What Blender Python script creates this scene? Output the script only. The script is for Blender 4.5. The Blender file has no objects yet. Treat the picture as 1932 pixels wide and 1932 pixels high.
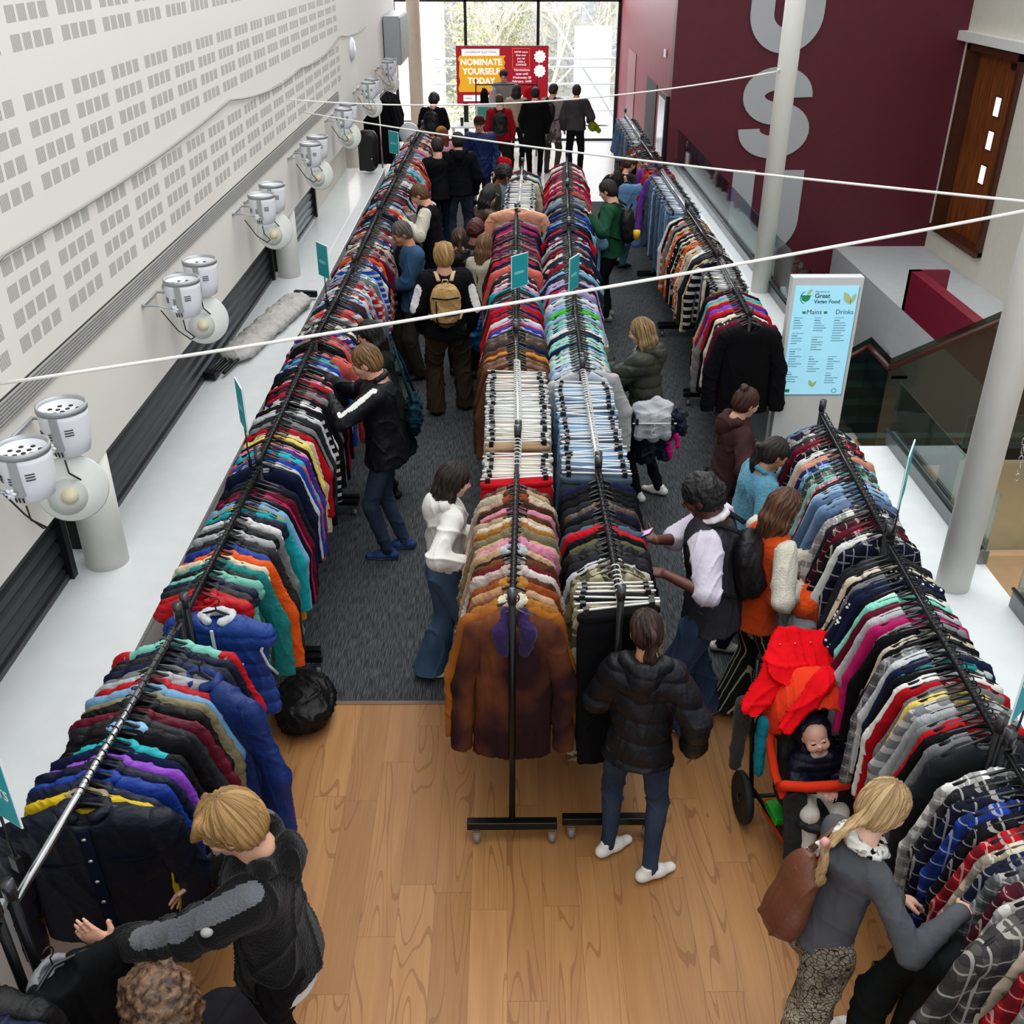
import bpy, bmesh, math, random
import numpy as np
from mathutils import Vector, Matrix
S = bpy.context.scene
COL = S.collection
R = math.radians
PI = math.pi

# ------------------------------------------------------------------ camera
cam = bpy.data.objects.new('camera', bpy.data.cameras.new('camera'))
COL.objects.link(cam)
cam.location = (0, 0, 4.4)
cam.rotation_euler = (R(90 - 29.6), 0, R(-0.42))
cam.data.sensor_width = 36
cam.data.lens = 1900 / 1932 * 36
cam.data.clip_end = 300
S.camera = cam

# ------------------------------------------------------------------ world and daylight
W = bpy.data.worlds.new('world'); S.world = W
W.use_nodes = True
bg = W.node_tree.nodes['Background']
bg.inputs[0].default_value = (0.88, 0.94, 1.0, 1)
bg.inputs[1].default_value = 1.03
def area_light(name, loc, rot, sx, sy, power, color=(1, 1, 1)):
    l = bpy.data.lights.new(name, 'AREA'); l.shape = 'RECTANGLE'; l.size = sx; l.size_y = sy
    l.energy = power; l.color = color
    o = bpy.data.objects.new(name, l); COL.objects.link(o); o.location = loc; o.rotation_euler = rot
    return o
area_light('bank_fill_light', (0.2, 27.6, 6.6), (R(62), 0, 0), 9, 4, 1500, (1, 1, 1))  # added area lamp brightening the bank beyond the window
area_light('daylight_through_glazing', (0.1, 28.0, 4.6), (R(-52), 0, 0), 5.2, 3.0, 520, (.95, .98, 1))
area_light('skylight_glow', (0.4, 7, 6.8), (0, 0, 0), 3.0, 18, 330, (1, 0.97, 0.93))
sun = bpy.data.lights.new('sun', 'SUN'); sun.energy = 1.1; sun.angle = R(50); sun.color = (1, .97, .92)
so = bpy.data.objects.new('sun', sun); COL.objects.link(so); so.rotation_euler = (R(-14), R(8), 0)
S.view_settings.view_transform = 'Standard'
S.view_settings.look = 'None'
S.view_settings.exposure = 0.0
S.view_settings.gamma = 1
S.view_settings.use_curve_mapping = False

# ------------------------------------------------------------------ materials
def lin(h):
    h = h.lstrip('#'); out = []
    for i in (0, 2, 4):
        c = int(h[i:i + 2], 16) / 255
        out.append(c / 12.92 if c <= .04045 else ((c + .055) / 1.055) ** 2.4)
    return tuple(out) + (1,)
MATS = {}
class NT:
    def __init__(s, name):
        s.m = bpy.data.materials.new(name); s.m.use_nodes = True
        s.t = s.m.node_tree; s.b = s.t.nodes['Principled BSDF']
    def n(s, typ, **kw):
        x = s.t.nodes.new(typ)
        for k, v in kw.items(): setattr(x, k, v)
        return x
    def put(s, sock, v):
        if hasattr(v, 'is_output') or isinstance(v, bpy.types.NodeSocket): s.t.links.new(v, sock)
        else: sock.default_value = v
    def math(s, op, a, b=0.0, c=None):
        x = s.n('ShaderNodeMath', operation=op)
        s.put(x.inputs[0], a); s.put(x.inputs[1], b)
        if c is not None: s.put(x.inputs[2], c)
        return x.outputs[0]
    def mix(s, f, a, b, mode='MIX'):
        x = s.n('ShaderNodeMix', data_type='RGBA', blend_type=mode)
        s.put(x.inputs[0], f); s.put(x.inputs[6], a); s.put(x.inputs[7], b)
        return x.outputs[2]
    def noise(s, scale, vec=None, detail=3, out=0):
        x = s.n('ShaderNodeTexNoise'); x.inputs['Scale'].default_value = scale; x.inputs['Detail'].default_value = detail
        if vec is not None: s.t.links.new(vec, x.inputs['Vector'])
        return x.outputs[out]
    def coord(s, k='Object'):
        return s.n('ShaderNodeTexCoord').outputs[k]
    def scaled(s, vec, sc, rot=(0, 0, 0)):
        x = s.n('ShaderNodeMapping'); s.t.links.new(vec, x.inputs[0]); x.inputs['Scale'].default_value = sc; x.inputs['Rotation'].default_value = rot
        return x.outputs[0]
    def xyz(s, vec):
        x = s.n('ShaderNodeSeparateXYZ'); s.t.links.new(vec, x.inputs[0]); return x.outputs
    def bump(s, h, strength=.3, dist=.01):
        x = s.n('ShaderNodeBump'); x.inputs['Strength'].default_value = strength; x.inputs['Distance'].default_value = dist
        s.put(x.inputs['Height'], h); s.t.links.new(x.outputs[0], s.b.inputs['Normal'])
    def ramp(s, f, stops):
        x = s.n('ShaderNodeValToRGB'); s.put(x.inputs[0], f); e = x.color_ramp.elements
        while len(e) < len(stops): e.new(.5)
        for q, (p, c) in zip(e, stops): q.position = p; q.color = c
        return x.outputs[0]
def solid(name, h, rough=.6, metal=0.0, spec=.5, emit=None, estr=1.0, bumpk=0, coat=0):
    if name in MATS: return MATS[name]
    t = NT(name); b = t.b
    b.inputs['Base Color'].default_value = lin(h); b.inputs['Roughness'].default_value = rough
    b.inputs['Metallic'].default_value = metal; b.inputs['Specular IOR Level'].default_value = spec
    b.inputs['Coat Weight'].default_value = coat
    if emit: b.inputs['Emission Color'].default_value = lin(emit); b.inputs['Emission Strength'].default_value = estr
    v = t.noise(7, t.coord())
    c = t.mix(.10 if not metal else .03, lin(h), t.ramp(v, [(.3, (0, 0, 0, 1)), (.7, (1, 1, 1, 1))]), 'SOFT_LIGHT')
    t.t.links.new(c, b.inputs['Base Color'])
    if bumpk: t.bump(t.noise(bumpk, t.coord()), .25, .004)
    MATS[name] = t.m; return t.m
def glassmat(name, tint='#cfe0dc', alpha=.25, rough=.03):
    if name in MATS: return MATS[name]
    t = NT(name); nt = t.t
    tr = t.n('ShaderNodeBsdfTransparent'); tr.inputs[0].default_value = lin(tint)
    gl = t.n('ShaderNodeBsdfGlossy'); gl.inputs['Roughness'].default_value = rough
    fr = t.n('ShaderNodeLayerWeight'); fr.inputs[0].default_value = .35
    f = t.math('MULTIPLY_ADD', fr.outputs['Fresnel'], .45, alpha)
    mx = t.n('ShaderNodeMixShader'); t.put(mx.inputs[0], f)
    nt.links.new(tr.outputs[0], mx.inputs[1]); nt.links.new(gl.outputs[0], mx.inputs[2])
    nt.links.new(mx.outputs[0], nt.nodes['Material Output'].inputs[0])
    MATS[name] = t.m; return t.m

def cloth(kind='plain', h=None, h2=None, rough=.85):
    """fabric; colour from the object's own colour when h is None"""
    key = ('cloth', kind, h, h2)
    if key in MATS: return MATS[key]
    t = NT('fabric_' + kind); b = t.b; co = t.coord(); x, y, z = t.xyz(co)
    if h is None:
        oi = t.n('ShaderNodeObjectInfo'); base = oi.outputs['Color']; rnd = oi.outputs['Random']
    else:
        base = lin(h); rnd = 0.37
    c2 = lin(h2) if h2 else None
    col = base
    fr = lambda a, k, o=0.0: t.math('FRACT', t.math('MULTIPLY_ADD', a, k, o))
    lt = lambda a, v: t.math('LESS_THAN', a, v)
    b.inputs['Roughness'].default_value = rough; b.inputs['Specular IOR Level'].default_value = .1
    b.inputs['Sheen Weight'].default_value = .0
    if kind == 'plaid':
        k = t.math('MULTIPLY_ADD', rnd, 7.0, 10.0)
        ax = t.math('FRACT', t.math('MULTIPLY', x, k)); az = t.math('FRACT', t.math('MULTIPLY', z, k))
        dark = t.mix(.72, base, (.008, .008, .012, 1)); light = t.mix(.5, base, (.6, .57, .52, 1))
        col = t.mix(t.math('MULTIPLY', lt(ax, .42), .75), col, dark)
        col = t.mix(t.math('MULTIPLY', lt(az, .42), .75), col, dark)
        l1 = lt(t.math('ABSOLUTE', t.math('SUBTRACT', ax, .7)), .045); l2 = lt(t.math('ABSOLUTE', t.math('SUBTRACT', az, .7)), .045)
        col = t.mix(t.math('MULTIPLY', t.math('MAXIMUM', l1, l2), .8), col, light)
    elif kind == 'stripe':
        k = t.math('MULTIPLY_ADD', rnd, 10.0, 9.0)
        col = t.mix(lt(t.math('FRACT', t.math('MULTIPLY', z, k)), .4), base, c2 or (.42, .41, .40, 1))
    elif kind == 'vstripe':
        v = lt(fr(x, 26.0), .16)
        col = t.mix(v, base, c2 or (.7, .68, .6, 1))
    elif kind == 'dots':
        vo = t.n('ShaderNodeTexVoronoi'); vo.inputs['Scale'].default_value = 34; t.t.links.new(co, vo.inputs[0])
        col = t.mix(lt(vo.outputs['Distance'], .28), base, c2 or (.8, .8, .78, 1))
    elif kind in ('camo', 'print'):
        n1 = t.noise(9 if kind == 'camo' else 16, co, 2)
        alt = t.mix(.6, base, (.35, .36, .24, 1)) if kind == 'camo' else t.mix(.45, base, (.6, .5, .42, 1))
        col = t.mix(t.math('GREATER_THAN', n1, .53), base, c2 or alt)
        n2 = t.noise(13 if kind == 'camo' else 24, t.scaled(co, (1, 1, 1), (1, 2, 3)), 2)
        col = t.mix(t.math('GREATER_THAN', n2, .60), col, t.mix(.85 if kind == 'camo' else .6, base, (.03, .03, .028, 1)))
    elif kind == 'snake':
        vo = t.n('ShaderNodeTexVoronoi', feature='DISTANCE_TO_EDGE'); vo.inputs['Scale'].default_value = 46; t.t.links.new(t.scaled(co, (1, 1, 1.5)), vo.inputs[0])
        n1 = t.noise(8, co, 2)
        col = t.mix(t.math('MULTIPLY', t.math('GREATER_THAN', vo.outputs['Distance'], .07), t.math('MULTIPLY_ADD', n1, 1.6, -.25)), base, c2 or (.5, .46, .38, 1))
    elif kind == 'tiedye':
        col = t.mix(t.math('GREATER_THAN', t.noise(5, co, 2), .5), base, c2 or (.25, .08, .03, 1))
    if kind == 'denim':
        n1 = t.noise(6, co, 4); col = t.mix(t.math('MULTIPLY', n1, .32 if h is None else .16), col, (.32, .45, .62, 1), 'MIX')
        b.inputs['Roughness'].default_value = .9
        w = t.noise(420, co, 1); t.bump(w, .25, .002)
    elif kind in ('fur', 'sherpa'):
        n1 = t.noise(105 if kind == 'sherpa' else 55, co, 3)
        col = t.mix(t.math('MULTIPLY', n1, .55), col, t.mix(.65, base, (0, 0, 0, 1)))
        t.bump(n1, .6, .012); b.inputs['Roughness'].default_value = 1; b.inputs['Sheen Weight'].default_value = .12
    elif kind == 'nylon':
        b.inputs['Roughness'].default_value = .48; b.inputs['Specular IOR Level'].default_value = .25
        t.bump(t.noise(14, co, 6), .8, .018)
    elif kind == 'leather':
        b.inputs['Roughness'].default_value = .42; b.inputs['Specular IOR Level'].default_value = .4
        t.bump(t.noise(60, co, 5), .4, .006)
        n1 = t.noise(4, co, 2); col = t.mix(t.math('MULTIPLY', n1, .35), col, t.mix(.5, base, (.55, .3, .15, 1)))
    elif kind == 'suede':
        n1 = t.noise(3.2, co, 3); col = t.mix(t.ramp(n1, [(.42, (0, 0, 0, 1)), (.68, (.75, .75, .75, 1))]), col, c2 or (.2, .06, .02, 1))
        t.bump(t.noise(26, co, 5), .4, .006)
    elif kind == 'knit':
        wv = t.math('SINE', t.math('MULTIPLY', x, 520.0)); t.bump(t.math('ADD', wv, t.noise(18, co, 3)), .25, .003)
    elif kind == 'hair':
        at = t.n('ShaderNodeAttribute', attribute_name='strand').outputs['Vector']
        n1 = t.noise(1.0, at, 4); bl = lin(h); hi = c2 or tuple(min(1, q * 2.2 + .01) for q in bl[:3]) + (1,)
        col = t.mix(t.ramp(n1, [(.38, (0, 0, 0, 1)), (.64, (1, 1, 1, 1))]), t.mix(.45, base, (0, 0, 0, 1)), t.mix(.5, base, hi))
        t.bump(n1, .8, .01); b.inputs['Roughness'].default_value = .45; b.inputs['Specular IOR Level'].default_value = .35
    else:
        if kind not in ('denim', 'knit', 'suede', 'leather', 'nylon', 'fur', 'sherpa'): t.bump(t.noise(15, co, 6), .6, .014)
    n0 = t.noise(5, co, 3)
    col = t.mix(.35, col, t.ramp(n0, [(.3, (.25, .25, .25, 1)), (.7, (.75, .75, .75, 1))]), 'SOFT_LIGHT')
    t.put(b.inputs['Base Color'], col)
    MATS[key] = t.m; return t.m
def skinmat(h):
    key = ('skin', h)
    if key in MATS: return MATS[key]
    t = NT('skin'); b = t.b
    n = t.noise(20, t.coord(), 3)
    c = t.mix(t.math('MULTIPLY', n, .35), lin(h), t.mix(.5, lin(h), (.5, .08, .05, 1)))
    t.put(b.inputs['Base Color'], c); b.inputs['Roughness'].default_value = .5
    b.inputs['Subsurface Weight'].default_value = .0
    MATS[key] = t.m; return t.m

# ------------------------------------------------------------------ objects
def tag(o, label=None, cat=None, group=None, kind=None):
    if label: o['label'] = label
    if cat: o['category'] = cat
    if group: o['group'] = group
    if kind: o['kind'] = kind
    return o
def thing(name, label, cat, loc=(0, 0, 0), rz=0, group=None):
    o = bpy.data.objects.new(name, None); COL.objects.link(o); o.empty_display_size = .1
    o.location = loc; o.rotation_euler = (0, 0, rz)
    return tag(o, label, cat, group)
def link(name, me, parent=None, loc=None):
    o = bpy.data.objects.new(name, me); COL.objects.link(o)
    if parent: o.parent = parent
    if loc is not None: o.location = loc
    return o
class MB:
    """collects boxes, tubes, lathes and ribbons into one mesh"""
    def __init__(s): s.v = []; s.f = []; s.mi = []; s.cur = 0; s.sm = []
    def add(s, vs, fs, smooth=False):
        o = len(s.v); s.v += [tuple(map(float, v)) for v in vs]
        for f in fs: s.f.append(tuple(i + o for i in f)); s.mi.append(s.cur); s.sm.append(smooth)
        return s
    def box(s, lo, hi, M=None):
        x0, y0, z0 = lo; x1, y1, z1 = hi
        vs = [Vector(p) for p in ((x0, y0, z0), (x1, y0, z0), (x1, y1, z0), (x0, y1, z0), (x0, y0, z1), (x1, y0, z1), (x1, y1, z1), (x0, y1, z1))]
        if M is not None: vs = [M @ v for v in vs]
        return s.add(vs, [(0, 3, 2, 1), (4, 5, 6, 7), (0, 1, 5, 4), (1, 2, 6, 5), (2, 3, 7, 6), (3, 0, 4, 7)])
    def tube(s, pts, r, n=10, cap=True, closed=False, flat=1.0):
        pts = [Vector(p) for p in pts]; m = len(pts)
        rr = r if isinstance(r, (list, tuple)) else [r] * m
        ref = None; vs = []
        for i, p in enumerate(pts):
            if closed: d = pts[(i + 1) % m] - pts[i - 1]
            else: d = pts[min(i + 1, m - 1)] - pts[max(i - 1, 0)]
            d.normalize()
            if ref is None:
                ref = Vector((0, 0, 1)) if abs(d.z) < .9 else Vector((1, 0, 0))
            a = (ref - d * ref.dot(d)).normalized(); b = d.cross(a); ref = a
            for k in range(n):
                t = 2 * PI * k / n
                vs.append(p + (a * math.cos(t) * flat + b * math.sin(t)) * rr[i])
        fs = []
        for i in range(m if closed else m - 1):
            j = (i + 1) % m
            for k in range(n):
                l = (k + 1) % n
                fs.append((i * n + k, i * n + l, j * n + l, j * n + k))
        if cap and not closed:
            fs.append(tuple(range(n))[::-1]); fs.append(tuple((m - 1) * n + k for k in range(n)))
        return s.add(vs, fs, True)
    def lathe(s, prof, n=24, M=None, sy=1.0, cap=True):
        vs = []
        for r, z in prof:
            for k in range(n):
                t = 2 * PI * k / n; v = Vector((r * math.cos(t), r * sy * math.sin(t), z)); vs.append(M @ v if M is not None else v)
        fs = [(i * n + k, i * n + (k + 1) % n, (i + 1) * n + (k + 1) % n, (i + 1) * n + k) for i in range(len(prof) - 1) for k in range(n)]
        if cap: fs.append(tuple(range(n))[::-1]); fs.append(tuple((len(prof) - 1) * n + k for k in range(n)))
        return s.add(vs, fs, True)
    def ribbon(s, pts, w, th, M=None):
        """flat extruded stroke in the XZ plane, thickness along -Y"""
        m = len(pts); L = []; Rr = []
        for i in range(m):
            a = pts[max(i - 1, 0)]; b = pts[min(i + 1, m - 1)]
            dx, dz = b[0] - a[0], b[1] - a[1]; q = math.hypot(dx, dz) or 1
            nx, nz = -dz / q * w / 2, dx / q * w / 2
            L.append((pts[i][0] + nx, pts[i][1] + nz)); Rr.append((pts[i][0] - nx, pts[i][1] - nz))
        vs = []
        for i in range(m):
            for (x, z) in (L[i], Rr[i]):
                for y in (0, -th):
                    v = Vector((x, y, z)); vs.append(M @ v if M is not None else v)
        fs = []
        for i in range(m - 1):
            a = i * 4; b = a + 4
            fs += [(a + 1, a + 3, b + 3, b + 1), (a, b, b + 2, a + 2), (a, a + 1, b + 1, b), (a + 2, b + 2, b + 3, a + 3)]
        fs += [(0, 2, 3, 1), ((m - 1) * 4, (m - 1) * 4 + 1, (m - 1) * 4 + 3, (m - 1) * 4 + 2)]
        return s.add(vs, fs)
    def mesh(s, name, mats):
        me = bpy.data.meshes.new(name); me.from_pydata(s.v, [], s.f)
        mats = mats if isinstance(mats, (list, tuple)) else [mats]
        for m in mats: me.materials.append(m)
        me.polygons.foreach_set('material_index', s.mi); me.polygons.foreach_set('use_smooth', s.sm)
        me.update(); return me
    def build(s, name, mats, parent=None, bevel=0):
        o = link(name, s.mesh(name, mats), parent)
        if bevel:
            b = o.modifiers.new('bevel', 'BEVEL'); b.width = bevel; b.segments = 2; b.limit_method = 'ANGLE'
        return o
def box(name, lo, hi, m, parent=None, bevel=0): return MB().box(lo, hi).build(name, m, parent, bevel)
def struct(name, mb, m, parent=None, bevel=0):
    o = mb.build(name, m, parent, bevel)
    if not parent: o['kind'] = 'structure'
    return o
def text(name, s, size, M, mat, parent=None, th=.002, align='CENTER', bold=0.0, sx=1.0):
    c = bpy.data.curves.new(name, 'FONT'); c.body = s; c.size = size; c.align_x = align; c.align_y = 'CENTER'
    c.extrude = th; c.offset = bold * size; c.resolution_u = 3
    o = bpy.data.objects.new('t', c); COL.objects.link(o)
    bpy.context.view_layer.update()
    dg = bpy.context.evaluated_depsgraph_get()
    me = bpy.data.meshes.new_from_object(o.evaluated_get(dg)); bpy.data.objects.remove(o)
    me.transform(Matrix.Diagonal((sx, 1, 1, 1))); me.transform(M); me.materials.clear(); me.materials.append(mat)
    me.name = name
    return link(name, me, parent)
# text standing up in the XZ plane and read from -Y
UP = Matrix.Rotation(PI / 2, 4, 'X')
def T(x, y, z): return Matrix.Translation((x, y, z))
# ------------------------------------------------------------------ structure
white = solid('white_paint', '#e6e5e1', .75)
cream = solid('cream_paint', '#dedacb', .75)
maroon = solid('maroon_paint', '#5a0a22', .55)
maroon_lit = solid('maroon_pink_lit', '#8a0f33', .5)  # brighter maroon paints in pink reflected light on the side wall
dark = solid('black_metal', '#121214', .42, .3)
steel = solid('chrome', '#c8c8c8', .22, 1.0)
laminate = solid('white_laminate', '#dbdfe0', .32, coat=.2)

def floor_wood():
    t = NT('wood_planks'); co = t.coord(); x, y, z = t.xyz(co)
    W_, L_ = .19, 1.25
    xi = t.math('FLOOR', t.math('DIVIDE', x, W_))
    wn = t.n('ShaderNodeTexWhiteNoise', noise_dimensions='1D'); t.put(wn.inputs['W'], xi)
    yo = t.math('DIVIDE', t.math('ADD', y, t.math('MULTIPLY', wn.outputs['Value'], L_)), L_)
    yi = t.math('FLOOR', yo)
    wn2 = t.n('ShaderNodeTexWhiteNoise', noise_dimensions='2D')
    cb = t.n('ShaderNodeCombineXYZ'); t.put(cb.inputs[0], xi); t.put(cb.inputs[1], yi); t.t.links.new(cb.outputs[0], wn2.inputs[0])
    pv = wn2.outputs['Value']
    off = t.n('ShaderNodeCombineXYZ'); t.put(off.inputs[0], t.math('ADD', x, t.math('MULTIPLY', pv, 37.0))); t.put(off.inputs[1], t.math('MULTIPLY_ADD', pv, 11.0, y)); 
    g = t.noise(1.0, t.scaled(off.outputs[0], (16, 1.1, 1)), 4)
    g2 = t.noise(1.0, t.scaled(off.outputs[0], (110, 3.5, 1)), 3)
    base = t.mix(pv, lin('#8c5c2d'), lin('#ad7c4b'))
    c = t.mix(t.ramp(g, [(.35, (0, 0, 0, 1)), (.62, (1, 1, 1, 1))]), t.mix(.5, base, lin('#83502a')), base)
    c = t.mix(t.math('MULTIPLY', g2, .35), c, lin('#c29461'))
    # cathedral grain rings and knots
    cg = t.noise(1.0, t.scaled(off.outputs[0], (5.5, .55, 1)), 1)
    ln = t.math('FRACT', t.math('MULTIPLY', cg, 15.0))
    c = t.mix(t.math('MULTIPLY', t.math('LESS_THAN', ln, .16), t.math('MULTIPLY', t.math('GREATER_THAN', cg, .52), .5)), c, lin('#74451f'))
    vo = t.n('ShaderNodeTexVoronoi'); vo.inputs['Scale'].default_value = 1.6; t.t.links.new(t.scaled(off.outputs[0], (2.2, .8, 1)), vo.inputs[0])
    kd = vo.outputs['Distance']; ring = t.math('SINE', t.math('MULTIPLY', kd, 260.0))
    kn = t.math('MULTIPLY', t.math('LESS_THAN', kd, .055), t.math('MULTIPLY_ADD', ring, .25, .4))
    c = t.mix(kn, c, lin('#6b3a1a'))
    ex = t.math('ABSOLUTE', t.math('SUBTRACT', t.math('FRACT', t.math('DIVIDE', x, W_)), .5))
    ey = t.math('ABSOLUTE', t.math('SUBTRACT', t.math('FRACT', yo), .5))
    seam = t.math('MAXIMUM', t.math('GREATER_THAN', ex, .492), t.math('GREATER_THAN', ey, .4985))
    c = t.mix(t.math('MULTIPLY', seam, .45), c, lin('#5a3418'))
    t.put(t.b.inputs['Base Color'], c); t.b.inputs['Roughness'].default_value = .42; t.b.inputs['Specular IOR Level'].default_value = .35
    return t.m
def carpet():
    t = NT('ribbed_carpet'); co = t.coord(); x, y, z = t.xyz(co)
    r = t.math('SINE', t.math('MULTIPLY', x, 480.0))
    n = t.noise(1.0, t.scaled(co, (160, 9, 1)), 3)
    n2 = t.noise(1.2, co, 3)
    c = t.mix(t.ramp(n, [(.42, (0, 0, 0, 1)), (.6, (1, 1, 1, 1))]), lin('#1b1e21'), lin('#54595d'))
    c = t.mix(t.math('MULTIPLY', t.math('LESS_THAN', r, -.2), .45), c, lin('#141619'))
    c = t.mix(t.math('MULTIPLY', n2, .1), c, lin('#6a6e70'))
    t.put(t.b.inputs['Base Color'], c); t.b.inputs['Roughness'].default_value = .95; t.bump(r, .4, .004)
    return t.m
def acoustic():
    """painted board perforated with groups of four slotted blocks"""
    t = NT('acoustic_board'); co = t.coord(); x, y, z = t.xyz(co)
    gy = t.math('FRACT', t.math('DIVIDE', t.math('SUBTRACT', y, 5.19 - 6.2), .62))     # group period
    by = t.math('MULTIPLY', gy, .62)
    bi = t.math('DIVIDE', by, .1275); bf = t.math('FRACT', bi)
    inb = t.math('MULTIPLY', t.math('LESS_THAN', bi, 3.9), t.math('LESS_THAN', bf, .80))
    sl = t.math('LESS_THAN', t.math('FRACT', t.math('DIVIDE', by, .0137)), .42)
    zz = t.math('MULTIPLY', t.math('FRACT', t.math('DIVIDE', t.math('SUBTRACT', z, 2.68 - 6.3), .63)), .63)
    ri = t.math('DIVIDE', zz, .1235); rf = t.math('FRACT', ri)
    inr = t.math('MULTIPLY', t.math('LESS_THAN', ri, 3.95), t.math('LESS_THAN', rf, .60))
    m = t.math('MULTIPLY', inb, inr)
    m = t.math('MULTIPLY', m, t.math('LESS_THAN', y, 15.4))
    m = t.math('MULTIPLY', m, t.math('GREATER_THAN', z, 2.66))
    f = t.math('MULTIPLY', m, t.math('MULTIPLY_ADD', sl, .75, .12))
    c = t.mix(f, lin('#e3e0d8'), lin('#4e4b47'))
    t.put(t.b.inputs['Base Color'], c); t.b.inputs['Roughness'].default_value = .8
    t.bump(t.math('SUBTRACT', 1.0, f), .3, .004)
    return t.m

struct('floor', MB().box((-3.2, -1.5, -.25), (8.2, 5.2, 0)), floor_wood())
struct('floor_carpet', MB().box((-3.2, 5.2, -.25), (3.0, 19.9, 0)), carpet())
t = NT('pale_tile'); t.put(t.b.inputs['Base Color'], t.mix(t.noise(3, t.coord()), lin('#e9e7e2'), lin('#f4f3ef'))); t.b.inputs['Roughness'].default_value = .18
struct('floor_tile', MB().box((-3.2, 19.9, -.25), (3.0, 26.9, 0)), t.m)
struct('trim_1', MB().box((-2.0, 5.17, 0), (2.5, 5.205, .004)), solid('threshold', '#6d5a48', .5))

WX = -2.3
# wall over the bar opening: acoustic board, then plain bulkhead
wl = struct('wall_left', MB().box((WX - .3, -1.5, 1.84), (WX, 23.6, 6.4)), acoustic())
# slatted air grille running along the wall
g = MB()
for k in range(7):
    z0 = 2.462 + k * .0165
    g.box((WX + .001, 0, z0), (WX + .012, 15.0, z0 + .009))
gr = thing('air_grille', 'long slatted grey air grille along the white perforated wall', 'vent', (WX, 7, 2.5))
o = g.build('slat', solid('grille_grey', '#a9a8a4', .5)); o.parent = gr; o.matrix_parent_inverse = gr.matrix_world.inverted(); o.location = (-WX, -7, -2.5)
o = MB().box((WX + .0005, 0, 2.455), (WX + .003, 15.0, 2.58)).build('backing', solid('grille_dark', '#35332f', .8)); o.parent = gr; o.location = (-WX, -7, -2.5)
# bar counter
LED = struct('wall_low_left', MB().box((-2.03, -1.5, 0), (-1.99, 17.4, 1.06)), laminate)
t = thing('bar_counter', 'long white counter ledge under the roller shutters', 'counter', (-2.3, 8, 1.1))
def child_world(o, p):
    o.parent = p; o.location = -Vector(p.location); return o
child_world(MB().box((-2.945, -1.5, 1.062), (-1.985, 17.4, 1.1)).build('worktop', laminate, bevel=.004), t)
struct('wall_behind_left', MB().box((-3.3, -1.5, 0), (-2.95, 23.6, 1.84)), cream)
struct('wall_bar_return', MB().box((-2.95, 14.1, 1.102), (-2.62, 17.4, 1.84)), cream)
# roller shutters between the piers
sh = solid('shutter_slate', '#2c2d31', .45, .4)
for i, (a, b, w) in enumerate(((-1.4, 5.02, 'nearest the camera, before the first white column'), (5.42, 11.05, 'between the two white columns on the counter'), (11.45, 14.0, 'beyond the second white column'))):
    s_ = thing('roller_shutter', 'dark grey slatted roller shutter ' + w, 'shutter', (-2.66, (a + b) / 2, 1.1), 0, 'roller shutters over the bar counter')
    m = MB()
    for k in range(8):
        z0 = 1.1 + .0925 * k
        m.add([(-2.64, a, z0), (-2.6, a, z0 + .012), (-2.6, a, z0 + .06), (-2.64, a, z0 + .0925), (-2.7, a, z0 + .0925), (-2.7, a, z0),
               (-2.64, b, z0), (-2.6, b, z0 + .012), (-2.6, b, z0 + .06), (-2.64, b, z0 + .0925), (-2.7, b, z0 + .0925), (-2.7, b, z0)],
              [(0, 1, 7, 6), (1, 2, 8, 7), (2, 3, 9, 8), (3, 4, 10, 9), (5, 0, 6, 11), (5, 4, 3, 2, 1, 0), (6, 7, 8, 9, 10, 11)])
    child_world(m.build('curtain', sh), s_)
    for yy in (a - .03, b + .03):
        child_world(MB().box((-2.7, yy - .03, 1.1), (-2.56, yy + .03, 1.84)).build('guide_rail', dark), s_)
    child_world(MB().box((-2.61, a, 1.1), (-2.585, b, 1.135)).build('bottom_bar', solid('shutter_bar', '#4a4b4f', .4, .5)), s_)
cp = solid('column_white', '#e3e2dc', .5)
for i, (x, y, z0, z1, r) in enumerate(((-2.43, 5.22, 1.1, 1.9, .125), (-2.43, 11.24, 1.1, 1.9, .125))):
    m = MB().lathe([(r, z0), (r, z1)], 40, T(x, y, 0)); struct('column_left', m, cp)
for i, (x, y, r) in enumerate(((2.7, 5.06, .098), (2.84, 10.95, .1))):
    m = MB().lathe([(r, 1.0), (r, 6.4)], 40, T(x, y, 0)); struct('column_right', m, cp)
m = MB().lathe([(.16, 0), (.16, 6.4)], 32, T(-2.12, 26.2, 0)); struct('column_far', m, solid('column_tan', '#c9b8a4', .5))

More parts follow.
